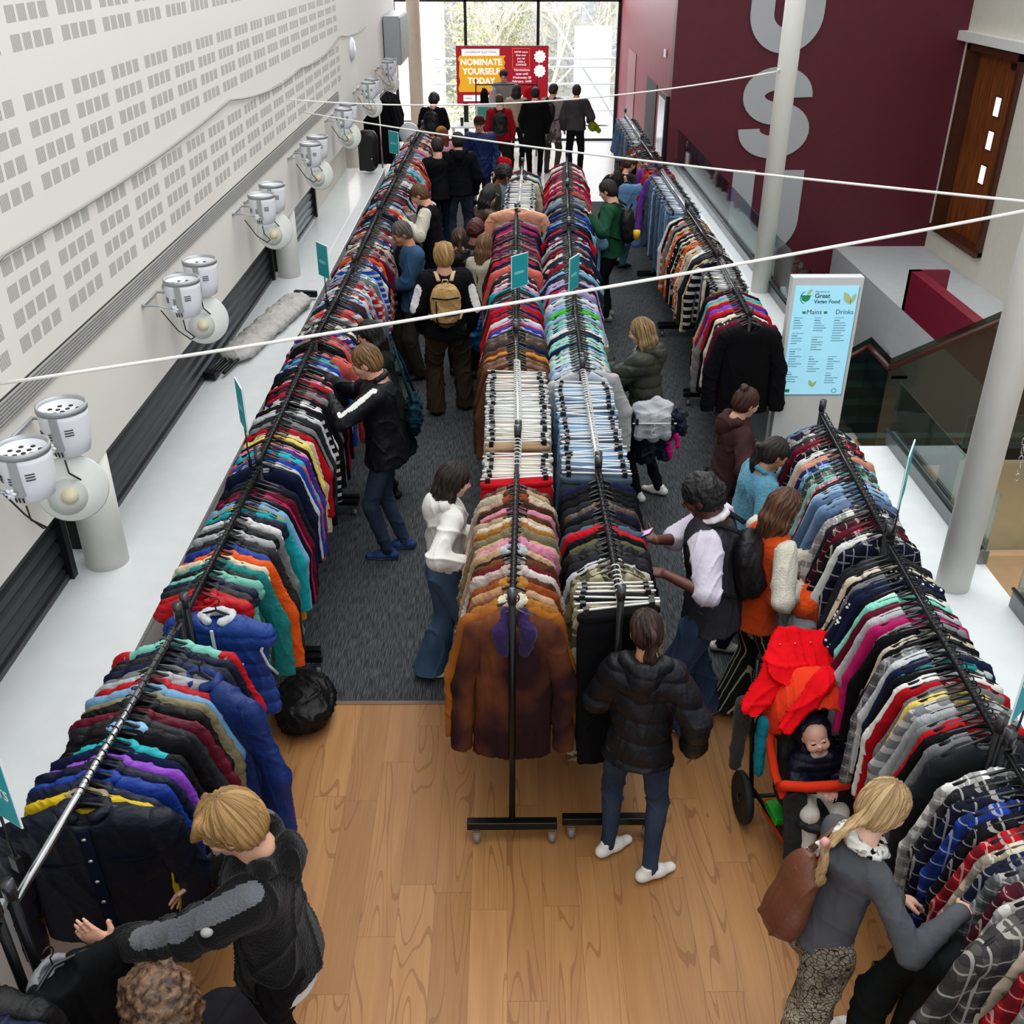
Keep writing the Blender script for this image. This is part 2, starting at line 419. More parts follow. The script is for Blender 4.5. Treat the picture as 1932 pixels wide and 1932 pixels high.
# ledge on the other side
for nm, y0, y1 in (('near', -1.5, 7.0), ('far', 8.75, 18.1)):
    m = MB().box((2.5, y0, 0), (2.9, y1, .97)).box((2.47, y0, .97), (3.0, y1, 1.0))
    struct('wall_low_' + nm, m, laminate)
chan = solid('channel_grey', '#7b8082', .35, .6)
gl = glassmat('balustrade_glass', '#dfeae8', .04)
for lab, y0, y1, x, top in (('glass balustrade along the near ledge beyond the white column', 5.3, 7.05, 2.98, 1.5), ('glass balustrade panel with etched marks below the big near column', -.5, 4.85, 2.98, 1.55), ('long glass balustrade on the far white ledge before the maroon wall', 8.85, 18.0, 2.95, 1.62)):
    b = thing('balustrade', lab, 'balustrade', (x, (y0 + y1) / 2, 1.0), 0, 'glass balustrades on the white ledges')
    child_world(MB().box((x - .03, y0, 1.0), (x + .03, y1, 1.10)).build('base_channel', chan, bevel=.003), b)
    child_world(MB().tube([(x - .03, y0, 1.12), (x - .03, y1, 1.12)], .012, 8).build('gasket', dark), b)
    child_world(MB().box((x - .006, y0, 1.10), (x + .006, y1, top)).build('glass_panel', gl), b)
    if 'etched' in lab:
        Mx = T(x - .012, 3.75, 1.34) @ Matrix.Rotation(-PI / 2, 4, 'Z') @ UP
        child_world(text('etched_mark', 'USU', .07, Mx, solid('frosted', '#dfe6e6', .6), None, .001), b)

# far glazing
WY = 26.7
fr = solid('frame_black', '#101012', .5)
win = MB()
for x in (-2.62, -.92, .82, 2.76): win.box((x - .035, WY - .06, 0), (x + .035, WY + .06, 5.8))
win.box((-2.65, WY - .06, 3.13), (2.79, WY + .06, 3.22)); win.box((-2.65, WY - .05, 0), (2.79, WY + .05, .05)); win.box((-2.65, WY - .06, 5.75), (2.79, WY + .06, 5.85))
w1 = struct('window_1', win, fr)
o = MB().box((-2.6, WY - .01, .05), (2.75, WY, 5.75)).build('window_pane', glassmat('window_glass', '#f4f8fa', .03), w1)
struct('wall_far_left', MB().box((-3.3, 23.6, 0), (-2.65, 26.9, 6.4)), white)
struct('wall_far_right', MB().box((2.8, 18.4, 0), (3.1, 26.9, 6.4)), maroon_lit)
# maroon feature wall facing the hall and the white wall with the timber door
struct('wall_feature', MB().box((2.8, 18.1, -3.6), (7.6, 18.4, 6.4)), maroon)
m = MB()
m.box((7.57, 17.85, -3.6), (7.9, 18.4, 6.4)).box((7.57, 3, -3.6), (7.9, 15.85, 6.4)).box((7.57, 15.85, 2.95), (7.9, 17.85, 6.4)).box((7.57, 15.85, -3.6), (7.9, 17.85, .02))
struct('wall_right', m, cream)
struct('trim_2', MB().box((7.42, 3, 2.98), (7.57, 18.1, 3.12)), white)
wood = NT('door_timber'); co = wood.coord()
n = wood.noise(1.0, wood.scaled(co, (30, 30, 1.5)), 4)
c = wood.mix(wood.ramp(n, [(.35, (0, 0, 0, 1)), (.65, (1, 1, 1, 1))]), lin('#5a2c10'), lin('#93501f'))
wood.put(wood.b.inputs['Base Color'], c); wood.b.inputs['Roughness'].default_value = .38; wood = wood.m
wood_dk = solid('timber_dark', '#4a2413', .4)
d = MB().box((7.70, 15.98, .08), (7.76, 17.72, 2.86)); door = struct('door_1', d, wood)
m = MB()
m.box((7.5, 15.85, .02), (7.78, 15.97, 2.95)).box((7.5, 17.73, .02), (7.78, 17.85, 2.95)).box((7.5, 15.85, 2.86), (7.78, 17.85, 2.95)).box((7.45, 15.85, .0), (7.78, 17.85, .08))
m.build('door_frame', wood_dk, door)
for z in (.98, 1.5, 2.0):
    MB().box((7.68, 16.62, z), (7.70, 16.80, z + .27)).build('vision_panel', solid('lit_pane', '#f2ece4', .3, emit='#fff4ea', estr=.9), door)
    MB().box((7.685, 16.60, z - .02), (7.695, 16.82, z + .29)).build('pane_frame', wood_dk, door)
MB().box((7.66, 16.0, 2.7), (7.70, 16.5, 2.78)).build('door_closer', dark, door)
# USU in big grey letters down the feature wall
lt = solid('letter_grey', '#b9babd', .45, .2)
def letter_u(x0, x1, zb, zt, w, nm, lab):
    r = (x1 - x0 - w) / 2; cx = (x0 + x1) / 2; zc = zb + w / 2 + r
    pts = [(x0 + w / 2, zt)] + [(cx - r * math.cos(a), zc - r * math.sin(a)) for a in [PI * i / 24 for i in range(25)]] + [(x1 - w / 2, zt)]
    o = MB().ribbon(pts, w, .04, T(0, 18.09, 0)).build(nm, lt); tag(o, lab, 'wall letter', 'big grey letters on the maroon wall')
letter_u(3.98, 5.17, 2.78, 4.35, .38, 'letter_sign', 'big grey letter U at the top of the maroon wall, cut by the frame')
letter_u(3.97, 5.2, -.53, .93, .38, 'letter_sign', 'big grey letter U lowest on the maroon wall beside the column')
def letter_s():
    w = .36; cx = 4.58; rx = .40; rz = .2725; zt = 2.58 - w / 2 - rz; zb = 1.13 + w / 2 + rz
    pts = [(cx + rx * math.cos(a), zt + rz * math.sin(a)) for a in [R(-4) + R(274) * i / 26 for i in range(27)]]
    pts += [(cx + .0 + (rx + .02) * math.cos(a), zb + rz * math.sin(a)) for a in [R(90) - R(274) * i / 26 for i in range(27)]]
    o = MB().ribbon(pts, w, .04, T(0, 18.09, 0)).build('letter_sign', lt)
    tag(o, 'big grey letter S in the middle of the maroon wall', 'wall letter', 'big grey letters on the maroon wall')
letter_s()
# landing, parapet and stairs in the well
grey_w = solid('landing_white', '#c9ccce', .5)
m = MB().box((5.93, 9.5, -.6), (7.57, 18.1, -.4)).box((5.93, 9.5, -3.6), (6.05, 18.1, -.6)); struct('floor_landing', m, grey_w)
t_ = MB().box((5.93, 9.5, -.4), (6.1, 14.55, .2)).box((5.93, 14.45, -.4), (6.5, 14.55, .2)); struct('wall_parapet', t_, solid('parapet_red', '#7c0f2c', .45))
struct('floor_lower', MB().box((3.0, 9.35, -3.7), (7.6, 18.1, -3.6)), solid('lower_floor', '#4c5856', .6))
struct('wall_stair_side', MB().box((3.0, 9.35, -3.6), (3.12, 18.1, 0)), solid('stair_grey', '#8d9696', .6))
struct('floor_balcony', MB().box((3.0, 5.2, -.25), (8.2, 9.2, 0)), solid('pale_wood', '#c39a74', .4))
struct('trim_3', MB().box((3.0, 9.2, -.3), (7.6, 9.32, .02)), white)
# stair flight with its white side going down from the landing
m = MB()
for k in range(14):
    m.box((4.3, 11.0 + k * .28, -3.5 + k * .17), (5.9, 11.3 + k * .28, -3.33 + k * .17))
st = thing('staircase', 'grey staircase rising through the stairwell beside the white landing', 'staircase', (5, 12, -3.6))
child_world(m.build('treads', solid('tread_grey', '#6f7577', .6)), st)
m = MB().add([(4.25, 10.6, -3.6), (4.25, 15.2, -.75), (4.25, 15.2, -.25), (4.25, 10.6, -3.1), (4.33, 10.6, -3.6), (4.33, 15.2, -.75), (4.33, 15.2, -.25), (4.33, 10.6, -3.1)],
             [(0, 1, 2, 3), (7, 6, 5, 4), (3, 2, 6, 7), (0, 4, 5, 1), (0, 3, 7, 4), (1, 5, 6, 2)])
child_world(m.build('stringer', grey_w), st)
# frameless glass and timber handrails round the well
hb = thing('stair_balustrade', 'green tinted glass stair balustrade with dark timber handrail', 'balustrade', (3.6, 8.9, 0))
hw = solid('handrail_timber', '#43201a', .35)
gg = glassmat('green_glass', '#74908b', .06, .1)
def rail(a, b, z0a, z0b, nm='handrail'):
    a, b = Vector(a), Vector(b)
    child_world(MB().tube([a, b], .032, 8).build(nm, hw), hb)
    m = MB().add([(a.x, a.y, z0a), (b.x, b.y, z0b), (b.x, b.y, b.z + .09), (a.x, a.y, a.z + .09), (a.x + .01, a.y + .012, z0a), (b.x + .01, b.y + .012, z0b), (b.x + .01, b.y + .012, b.z + .09), (a.x + .01, a.y + .012, a.z + .09)],
                 [(0, 1, 2, 3), (7, 6, 5, 4), (3, 2, 6, 7), (0, 4, 5, 1), (0, 3, 7, 4), (1, 5, 6, 2)])
    child_world(m.build('glass_panel', gg), hb)
rail((3.05, 9.33, .62), (3.56, 9.33, .95), -.6, -.6)
rail((3.56, 9.33, .95), (3.56, 8.75, .95), 0, 0)
rail((3.56, 8.75, .95), (5.9, 8.75, 2.1), 0, .3)
child_world(MB().box((3.6, 8.75, .84), (3.75, 9.33, .87)).build('shelf_trim', dark), hb)
# dark steel frame beyond the near ledge
fs = thing('steel_screen', 'dark steel framed glass screen over the pale wooden balcony floor', 'screen', (3.6, 6.4, 0))
child_world(MB().box((3.42, 6.95, 0), (3.52, 7.05, .98)).box((3.1, 6.94, .86), (3.45, 7.06, .95)).box((3.52, 6.95, .9), (4.6, 7.07, 1.0)).build('rail_frame', dark), fs)
child_world(MB().box((3.62, 4.95, 0), (3.72, 5.1, 2.4)).box((3.62, 5.02, .0), (6.0, 5.1, .1)).box((3.0, 5.02, .0), (3.62, 5.1, .12)).build('post', dark), fs)
child_world(MB().box((3.53, 7.0, .05), (4.6, 7.012, 1.25)).build('glass_panel', gl), fs); child_world(MB().box((3.72, 5.03, .1), (6.0, 5.045, 2.3)).build('glass_panel', gl), fs)
struct('wall_level_sign', MB().box((3.0, 17.9, -.9), (3.9, 18.09, .1)), solid('sign_beige', '#b8a48e', .6))
text('level_sign', 'Level 2', .22, T(3.5, 17.88, -.2) @ UP, dark); tag(bpy.data.objects['level_sign'], 'Level 2 wording on the beige panel below the maroon wall', 'sign')

# outside the far window: near-white colours paint in the daylight glare
def outside():
    t = NT('ivy_bank'); co = t.coord()
    n = t.noise(1.3, co, 6); n2 = t.noise(7, co, 4)
    c = t.ramp(n, [(.3, lin('#8d877c')), (.45, lin('#cfc9a8')), (.55, lin('#ead8d0')), (.7, lin('#b5c0d0'))])
    c = t.mix(t.math('MULTIPLY', n2, .75), c, lin('#ffffff'))  # bank colour lifted towards white to paint in overexposed daylight
    t.put(t.b.inputs['Base Color'], c); t.b.inputs['Roughness'].default_value = 1
    t.bump(n2, 1, .3)
    rnd = random.Random(4); m = MB(); N = 30; H = 16
    vs = []
    for j in range(H):
        for i in range(N):
            x = -8 + i * 16 / (N - 1); z = -1.5 + j * .75; y = 35.0 + j * .22 + rnd.uniform(-.35, .35)
            vs.append((x, y, z + rnd.uniform(-.15, .15)))
    m.add(vs, [(j * N + i, j * N + i + 1, (j + 1) * N + i + 1, (j + 1) * N + i) for j in range(H - 1) for i in range(N - 1)], True)
    o = m.build('ivy_bank', t.m); tag(o, 'ivy covered bank outside the far glazing', 'bank', kind='stuff')
    struct('ground_outside', MB().box((-9, 26.9, -.3), (9, 40, -.05)), solid('paving_whitened', '#d9d2cc', .8))
    struct('wall_outside', MB().box((-6.0, 30.0, 0), (-1.62, 30.4, 6.5)), solid('brick_pale', '#f6e9e4', .9))
    # bare trees
    bark = solid('bark_whitened', '#e6dcc8', .9); rnd = random.Random(9)
    for ti, (x, y, lab) in enumerate(((-.6, 32.4, 'pale leafless tree outside behind the red banner screen'), (1.2, 31.8, 'pale leafless tree outside near the metal hand rail'), (3.0, 32.3, 'pale leafless tree outside at the maroon edge of the window'), (-.1, 32.6, 'tangled leafless tree outside between the window bars'))):
        mm = MB()
        def br(p, d, L, r, dep):
            pts = [p]; q = p.copy(); dd = d.copy()
            for k in range(5):
                dd = (dd + Vector((rnd.uniform(-.3, .3), rnd.uniform(-.2, .2), rnd.uniform(-.12, .2)))).normalized(); q = q + dd * L / 5; pts.append(q.copy())
            mm.tube(pts, [r * (1 - .13 * k) for k in range(6)], 5)
            if dep:
                for k in range(4):
                    s0 = pts[rnd.randint(1, 5)]
                    nd = (dd + Vector((rnd.uniform(-1, 1), rnd.uniform(-.5, .5), rnd.uniform(-.5, .9)))).normalized()
                    br(s0, nd, L * .68, r * .55, dep - 1)
        br(Vector((x, y, 0)), Vector((0, 0, 1)), 3.2, .07, 4)
        o = mm.build('bare_tree', bark); tag(o, lab, 'tree', 'bare trees outside')
    # shrubs
    lf = cloth('print', '#b5b37c', '#f0eecb')
    for x, y, lab in ((-.9, 29.0, 'olive leafy shrub outside, beside the banner screen'), (.3, 33.0, 'olive leafy shrub outside, behind the cash desk'),):
        mm = MB(); rr = random.Random(int(x * 10) + 50)
        for k in range(1400):
            c = Vector((x + rr.gauss(0, .32), y + rr.gauss(0, .3), rr.uniform(.0, 3.4))); a = Vector((rr.uniform(-1, 1), rr.uniform(-1, 1), rr.uniform(-1, 1))).normalized() * .07; b_ = a.orthogonal().normalized() * .03
            mm.add([c - a, c + b_, c + a, c - b_], [(0, 1, 2, 3)])
        o = mm.build('shrub', lf); tag(o, lab, 'shrub', 'shrubs outside')
    rl = thing('metal_railing', 'pale metal railing outside beyond the far glazing', 'railing', (0, 28.2, 0))
    mt = solid('galvanised', '#e2e2e2', .4, .3)
    for z in (.5, 1.15, 1.55, 1.75): child_world(MB().tube([(-1.8, 28.2, z), (2.9, 28.2, z)], .025, 8).build('rail_bar', mt), rl)
    for x in (-1.8, -.6, .7, 1.9, 2.9): child_world(MB().tube([(x, 28.2, -.05), (x, 28.2, 1.78)], .03, 8).build('post', mt), rl)
    child_world(MB().tube([(1.0, 28.3, 3.0), (2.9, 28.3, .3)], .03, 8).build('stair_rail', mt), rl)
    b = box('pale_hut', (1.9, 29.2, 0), (2.85, 29.8, 2.4), solid('hut_overexposed', '#ffffff', .8, emit='#ffffff', estr=.0)); tag(b, 'overexposed white upright hut outside behind the slanting rail', 'hut')  # pure white paints in the overexposure of a building
outside()
# ------------------------------------------------------------------ soft surfaces: blended volumes turned into one mesh
def V(*a): return np.array(a, dtype=np.float32)
class Soft:
    def __init__(s, h=.01): s.h = h; s.p = []
    def cone(s, a, b, ra, rb, k=.02, n=None, fl=1.0, sub=False):
        a = np.array(a, np.float32); b = np.array(b, np.float32)
        if np.abs(a - b).max() < 1e-5: b = b + np.float32(1e-4)
        s.p.append(('c', a, b, ra, rb, None if n is None else np.array(n, np.float32), fl, k, sub)); return s
    def ell(s, c, r, M=None, k=.02, sub=False):
        s.p.append(('e', np.array(c, np.float32), np.array(r, np.float32), None if M is None else np.array(M, np.float32), 0, 0, 0, k, sub)); return s
    def cut(s, p, n):
        """keep the side n points away from"""
        s.p.append(('p', np.array(p, np.float32), np.array(n, np.float32), 0, 0, 0, 0, 0, True)); return s
    def bb(s, q):
        if q[0] == 'c':
            r = max(q[3], q[4]); return np.minimum(q[1], q[2]) - r, np.maximum(q[1], q[2]) + r
        r = q[2].max() if q[3] is not None else q[2]
        return q[1] - r, q[1] + r
    def mesh(s, name, disp=None, smooth=1):
        h = s.h
        bs = [s.bb(q) for q in s.p if q[0] != 'p' and not q[8]]
        lo = np.min([b[0] for b in bs], 0) - 3 * h; hi = np.max([b[1] for b in bs], 0) + 3 * h
        n = np.ceil((hi - lo) / h).astype(int) + 1
        D = np.full(tuple(n), .2, np.float32)
        ax = [lo[i] + h * np.arange(n[i], dtype=np.float32) for i in range(3)]
        for q in s.p:
            if q[0] == 'p':
                d = (ax[0][:, None, None] - q[1][0]) * q[2][0] + (ax[1][None, :, None] - q[1][1]) * q[2][1] + (ax[2][None, None, :] - q[1][2]) * q[2][2]
                D = np.maximum(D, d); continue
            b0, b1 = s.bb(q); m = q[7] + 2.5 * h
            i0 = np.clip(np.floor((b0 - m - lo) / h).astype(int), 0, n - 1); i1 = np.clip(np.ceil((b1 + m - lo) / h).astype(int) + 1, 1, n)
            if (i1 <= i0).any(): continue
            X = ax[0][i0[0]:i1[0], None, None]; Y = ax[1][None, i0[1]:i1[1], None]; Z = ax[2][None, None, i0[2]:i1[2]]
            if q[0] == 'c':
                a, b, ra, rb, nn, fl = q[1:7]; ba = b - a; L2 = float((ba * ba).sum())
                px, py, pz = X - a[0], Y - a[1], Z - a[2]
                t = np.clip((px * ba[0] + py * ba[1] + pz * ba[2]) / L2, 0, 1)
                px = px - t * ba[0]; py = py - t * ba[1]; pz = pz - t * ba[2]
                r = ra + t * (rb - ra); d2 = px * px + py * py + pz * pz; sc = 1
                if nn is not None:
                    dn = px * nn[0] + py * nn[1] + pz * nn[2]; e2 = d2 + dn * dn * (1 / fl ** 2 - 1)
                    e = np.sqrt(e2 + 1e-12); g = np.sqrt(d2 + dn * dn * (1 / fl ** 4 - 1) + 1e-12)
                    d = (e - r) * e / np.maximum(g, 1e-6)
                else: d = np.sqrt(d2 + 1e-12) - r
            else:
                c, r, M = q[1], q[2], q[3]
                px, py, pz = X - c[0], Y - c[1], Z - c[2]
                if M is not None: px, py, pz = (M[0, i] * px + M[1, i] * py + M[2, i] * pz for i in range(3))
                k0 = np.sqrt((px / r[0]) ** 2 + (py / r[1]) ** 2 + (pz / r[2]) ** 2 + 1e-12)
                k1 = np.sqrt((px / r[0] ** 2) ** 2 + (py / r[1] ** 2) ** 2 + (pz / r[2] ** 2) ** 2 + 1e-12)
                d = k0 * (k0 - 1) / k1
            sl = (slice(i0[0], i1[0]), slice(i0[1], i1[1]), slice(i0[2], i1[2])); o = D[sl]; k = max(q[7], 1e-4)
            if q[8]:
                hh = np.maximum(k - np.abs(o + d), 0) / k; D[sl] = np.maximum(o, -d) + hh * hh * k * .25
            else:
                hh = np.maximum(k - np.abs(o - d), 0) / k; D[sl] = np.minimum(o, d) - hh * hh * k * .25
        vs, fs = nets(D, lo, h)
        if smooth and len(vs): vs = relax(vs, fs, smooth)
        if disp is not None:
            N = vnormals(vs, fs); vs = vs + N * disp(vs, N)[:, None]
        return tomesh(name, vs, fs)
def nets(D, lo, h):
    B = D < 0
    nx, ny, nz = D.shape
    c = B[:-1, :-1, :-1].astype(np.int8)
    for dx in (0, 1):
        for dy in (0, 1):
            for dz in (0, 1):
                if dx or dy or dz: c = c + B[dx:nx - 1 + dx, dy:ny - 1 + dy, dz:nz - 1 + dz]
    I = np.argwhere((c > 0) & (c < 8))
    idx = np.full(c.shape, -1, np.int32); idx[I[:, 0], I[:, 1], I[:, 2]] = np.arange(len(I))
    g = {}
    for dx in (0, 1):
        for dy in (0, 1):
            for dz in (0, 1): g[dx, dy, dz] = D[I[:, 0] + dx, I[:, 1] + dy, I[:, 2] + dz]
    acc = np.zeros((len(I), 3), np.float32); cnt = np.zeros(len(I), np.float32)
    for a in g:
        for k in range(3):
            if a[k] == 0:
                b = list(a); b[k] = 1; b = tuple(b)
                va, vb = g[a], g[b]; m = (va < 0) != (vb < 0)
                t = np.where(m, va / np.where(m, va - vb, 1), 0)
                p = np.zeros((len(I), 3), np.float32) + np.array(a, np.float32); p[:, k] = t
                acc += p * m[:, None]; cnt += m
    vs = (I + acc / cnt[:, None]) * h + lo
    F = []
    for k in range(3):
        u, w = (k + 1) % 3, (k + 2) % 3
        sl0 = [slice(None)] * 3; sl1 = [slice(None)] * 3; sl0[k] = slice(0, -1); sl1[k] = slice(1, None)
        for q in (u, w): sl0[q] = slice(1, -1); sl1[q] = slice(1, -1)
        b0 = B[tuple(sl0)]; b1 = B[tuple(sl1)]
        E = np.argwhere(b0 != b1)
        if not len(E): continue
        ins = b0[E[:, 0], E[:, 1], E[:, 2]]
        for q in (u, w): E[:, q] += 1
        def at(du, dw):
            e = E.copy(); e[:, u] += du; e[:, w] += dw; return idx[e[:, 0], e[:, 1], e[:, 2]]
        q4 = np.stack([at(-1, -1), at(0, -1), at(0, 0), at(-1, 0)], 1)
        q4[~ins] = q4[~ins][:, ::-1]
        F.append(q4)
    F = np.concatenate(F) if F else np.zeros((0, 4), int)
    return vs.astype(np.float32), F[(F >= 0).all(1)]
def relax(vs, fs, n):
    for _ in range(n):
        acc = np.zeros_like(vs); cnt = np.zeros(len(vs), np.float32)
        for a, b in ((0, 1), (1, 2), (2, 3), (3, 0)):
            np.add.at(acc, fs[:, a], vs[fs[:, b]]); np.add.at(cnt, fs[:, a], 1)
        vs = vs * .45 + .55 * acc / np.maximum(cnt, 1)[:, None]
    return vs
def vnormals(vs, fs):
    fn = np.cross(vs[fs[:, 2]] - vs[fs[:, 0]], vs[fs[:, 3]] - vs[fs[:, 1]])
    N = np.zeros_like(vs)
    for a in range(4): np.add.at(N, fs[:, a], fn)
    return N / (np.linalg.norm(N, axis=1, keepdims=True) + 1e-12)
def tomesh(name, vs, fs):
    me = bpy.data.meshes.new(name)
    me.vertices.add(len(vs)); me.vertices.foreach_set('co', vs.astype(np.float32).ravel())
    me.loops.add(len(fs) * 4); me.loops.foreach_set('vertex_index', fs.astype(np.int32).ravel())
    me.polygons.add(len(fs)); me.polygons.foreach_set('loop_start', np.arange(0, len(fs) * 4, 4, dtype=np.int32))
    me.polygons.foreach_set('loop_total', np.full(len(fs), 4, np.int32))
    me.polygons.foreach_set('use_smooth', np.ones(len(fs), bool))
    me.update(calc_edges=True); return me
def paint(me, mats, fn):
    """mats[0] is the base; fn(face centres) -> index array"""
    for m in mats: me.materials.append(m)
    n = len(me.polygons)
    if n and fn:
        c = np.empty(n * 3, np.float32); me.polygons.foreach_get('center', c)
        me.polygons.foreach_set('material_index', fn(c.reshape(-1, 3)).astype(np.int32)); me.update()
def folds(seed=0, amp=.006, f=11.0, stretch=(1, 1, .45)):
    r = np.random.RandomState(abs(seed) + 1); K = r.normal(size=(5, 3)) * f * np.array(stretch); ph = r.uniform(0, 6.28, 5)
    def d(v, N):
        a = 0
        w = v + .03 * np.sin(v[:, [1, 2, 0]] * 13 + ph[0])
        for i in range(5): a = a + np.sin(w @ K[i] * (1 + .35 * i) + ph[i]) / (1 + .4 * i)
        q = 1 - np.abs(np.sin(w @ K[0] * 1.3 + 1.6 * np.sin(w @ K[1] * .9 + ph[2]) + ph[3]))
        q2 = 1 - np.abs(np.sin(w @ K[2] * 1.1 + 1.4 * np.sin(w @ K[3] * .8) + ph[1]))
        return (amp * (.5 * a + 1.5 * q ** 4 + 1.2 * q2 ** 5 - .5)).astype(np.float32)
    return d
def puffs(pitch=.085, amp=.012, seed=0, also=None):
    f0 = folds(seed, .004, 16)
    def d(v, N):
        q = np.abs(np.sin(PI * v[:, 2] / pitch + .4 * np.sin(v[:, 0] * 5)))
        return (amp * (np.sqrt(q) - .75) + f0(v, N)).astype(np.float32)
    return d

# ------------------------------------------------------------------ garments on hangers: origin on the rail, X across, Y along the rail
RAIL = 1.6
def hanger_mesh(kind='top'):
    m = MB()
    hook = [(0.0, 0, -.055), (0, 0, -.03)] + [(.021 * math.sin(a), 0, .0 - .021 * math.cos(a) + .0) for a in [R(d) for d in range(0, 250, 22)]]
    m.tube([(x, y, z) for x, y, z in hook], .0032, 6)
    if kind == 'top':
        m.tube([(-.19, 0, -.148), (-.12, 0, -.105), (0, 0, -.055), (.12, 0, -.105), (.19, 0, -.148)], [.009, .008, .007, .008, .009], 6)
        m.tube([(-.19, 0, -.148), (.19, 0, -.148)], .004, 5)
    else:
        m.tube([(0, 0, -.055), (0, 0, -.085)], .005, 6); m.tube([(-.18, 0, -.085), (.18, 0, -.085)], .006, 6)
        for x in (-.145, .145):
            m.cur = 1; m.box((x - .012, -.012, -.125), (x + .012, .012, -.075)); m.cur = 0
    return m
HM = {}
def hanger_me(kind, color):
    k = (kind, color)
    if k not in HM:
        c = {'black': ('#0d0d0f', .35, 0), 'white': ('#e2e2de', .4, 0), 'chrome': ('#b9bcc0', .25, 1.0), 'red': ('#c01020', .4, 0)}[color]
        HM[k] = hanger_mesh(kind).mesh('hanger', [solid('hanger_' + color, c[0], c[1], c[2]), solid('clip_black', '#161618', .4)])
    return HM[k]
def torso(kind, v, h):
    """the parts of one kind of garment: list of (name, mesh)"""
    r = random.Random(v * 7 + len(kind)); out = []
    u = lambda a, b: r.uniform(a, b)
    th = {'shirt': .024, 'jumper': .026, 'tshirt': .022, 'jacket': .045, 'puffer': .05, 'vest': .05, 'coat': .04, 'longcoat': .04, 'fur': .05, 'hoodie': .034}.get(kind, .03)
    L = {'shirt': .74, 'jumper': .68, 'tshirt': .68, 'jacket': .76, 'puffer': .74, 'vest': .68, 'coat': .86, 'longcoat': 1.12, 'fur': .86, 'hoodie': .72}.get(kind, .7) + u(-.03, .03)
    g = {'jacket': .012, 'puffer': .02, 'vest': .015, 'coat': .012, 'longcoat': .012, 'fur': .022, 'hoodie': .006}.get(kind, 0)
    if kind in ('trousers', 'shorts', 'skirt'):
        s = Soft(h); n = (0, 1, 0); th = .022
        L = {'trousers': 1.05, 'shorts': .5, 'skirt': .62}[kind] + u(-.06, .06)
        s.cone((-.10, 0, -.19), (.10, 0, -.19), .085, .085, .02, n, .28)
        for sg in (-1, 1):
            if kind == 'skirt': s.cone((sg * .06, 0, -.25), (sg * .11, 0, -L), .13, .14, .05, n, .2)
            else: s.cone((sg * .095, 0, -.24), (sg * .10, 0, -L), .095, .085 if kind == 'trousers' else .1, .02, n, .26)
        s.cut((0, 0, -.115), (0, 0, 1)); s.cut((0, 0, -L), (0, 0, -1))
        out.append(('body', s.mesh('body', folds(v + 3, .004, 14, (1.6, 1, .3)), 2)))
        w = Soft(h); w.cone((-.10, 0, -.13), (.10, 0, -.13), .088, .088, .02, n, .34); w.cut((0, 0, -.112), (0, 0, 1)); w.cut((0, 0, -.158), (0, 0, -1))
        out.append(('waistband', w.mesh('waistband', None, 2)))
        return out
    n = (0, 1, 0); W_ = .20 + g
    s = Soft(h)
    s.cone((-.085, 0, -.155), (.085, 0, -.155), .052 + g, .052 + g, .03, n, th / .052)
    for sg in (-1, 1):
        s.cone((sg * .05, 0, -.115), (sg * (.175 + g), 0, -.185), .035 + g * .6, .05 + g, .03, n, th / (.045 + g))
        s.cone((sg * .065, 0, -.26), (sg * .075, 0, -L), .118 + g, .13 + g, .05, n, th / .13)
    s.cone((0, 0, -.25), (0, 0, -L), .15, .15, .05, n, th / .15)
    s.ell((0, -.3 * th, -.085), (.068, .04 + th, .045), None, .01, True)
    s.cut((0, 0, -L), (0, 0, -1))
    dsp = folds(v + 11, .0045 if kind in ('jacket', 'coat', 'longcoat') else .003, 12, (1.5, 1, .3))
    if kind in ('puffer', 'vest'): dsp = puffs(.082, .014, v)
    if kind == 'fur': dsp = folds(v, .005, 30, (1, 1, 1))
    out.append(('body', s.mesh('body', dsp, 2)))
    if kind != 'vest':
        for sg in (-1, 1):
            a = Soft(h); sl = .28 if kind == 'tshirt' else (.64 + u(-.03, .03)); rs = .056 + g * .9; re = .05 + g if kind != 'shirt' else .043
            fl = min(1, th / rs * 1.05); ox = u(.0, .03); oy = u(-.012, .012)
            a.cone((sg * (.18 + g), 0, -.19), (sg * (.25 + g + ox), oy, -.19 - sl * .45), rs, rs * .95, .02, n, fl)
            a.cone((sg * (.245 + g + ox), oy, -.19 - sl * .45), (sg * (.25 + g + ox), oy - .02, -.19 - sl), rs * .95, re, .02, n, fl)
            a.cut((0, 0, -.19 - sl), (0, 0, -1))
            d2 = puffs(.075, .01, v + sg) if kind == 'puffer' else (folds(v + 5, .005, 30, (1, 1, 1)) if kind == 'fur' else folds(v + 20 + sg, .005 if kind in ('jacket', 'coat') else .003, 15, (1, 1, .6)))
            out.append(('sleeve', a.mesh('sleeve', d2, 2)))
    c = Soft(h * .8)
    if kind in ('shirt', 'coat', 'longcoat'):
        for sg in (-1, 1):
            c.cone((sg * .055, .012, -.095), (sg * .015, -th - .004, -.145), .018, .012, .012); c.cone((sg * .055, .012, -.095), (sg * .085, -th * .6, -.155), .016, .012, .012)
        c.cone((-.05, .02, -.092), (.05, .02, -.092), .016, .016, .01)
    elif kind in ('jacket', 'puffer', 'vest', 'fur'):
        rr = .022 if kind != 'fur' else .034
        pts = [(.066 * math.cos(a), .005 + (.028 + th * .3) * math.sin(a), -.095 + .006 * math.sin(a)) for a in [R(q) for q in range(-60, 241, 50)]]
        for p, q in zip(pts, pts[1:]): c.cone(p, q, rr, rr, .012)
    elif kind == 'hoodie':
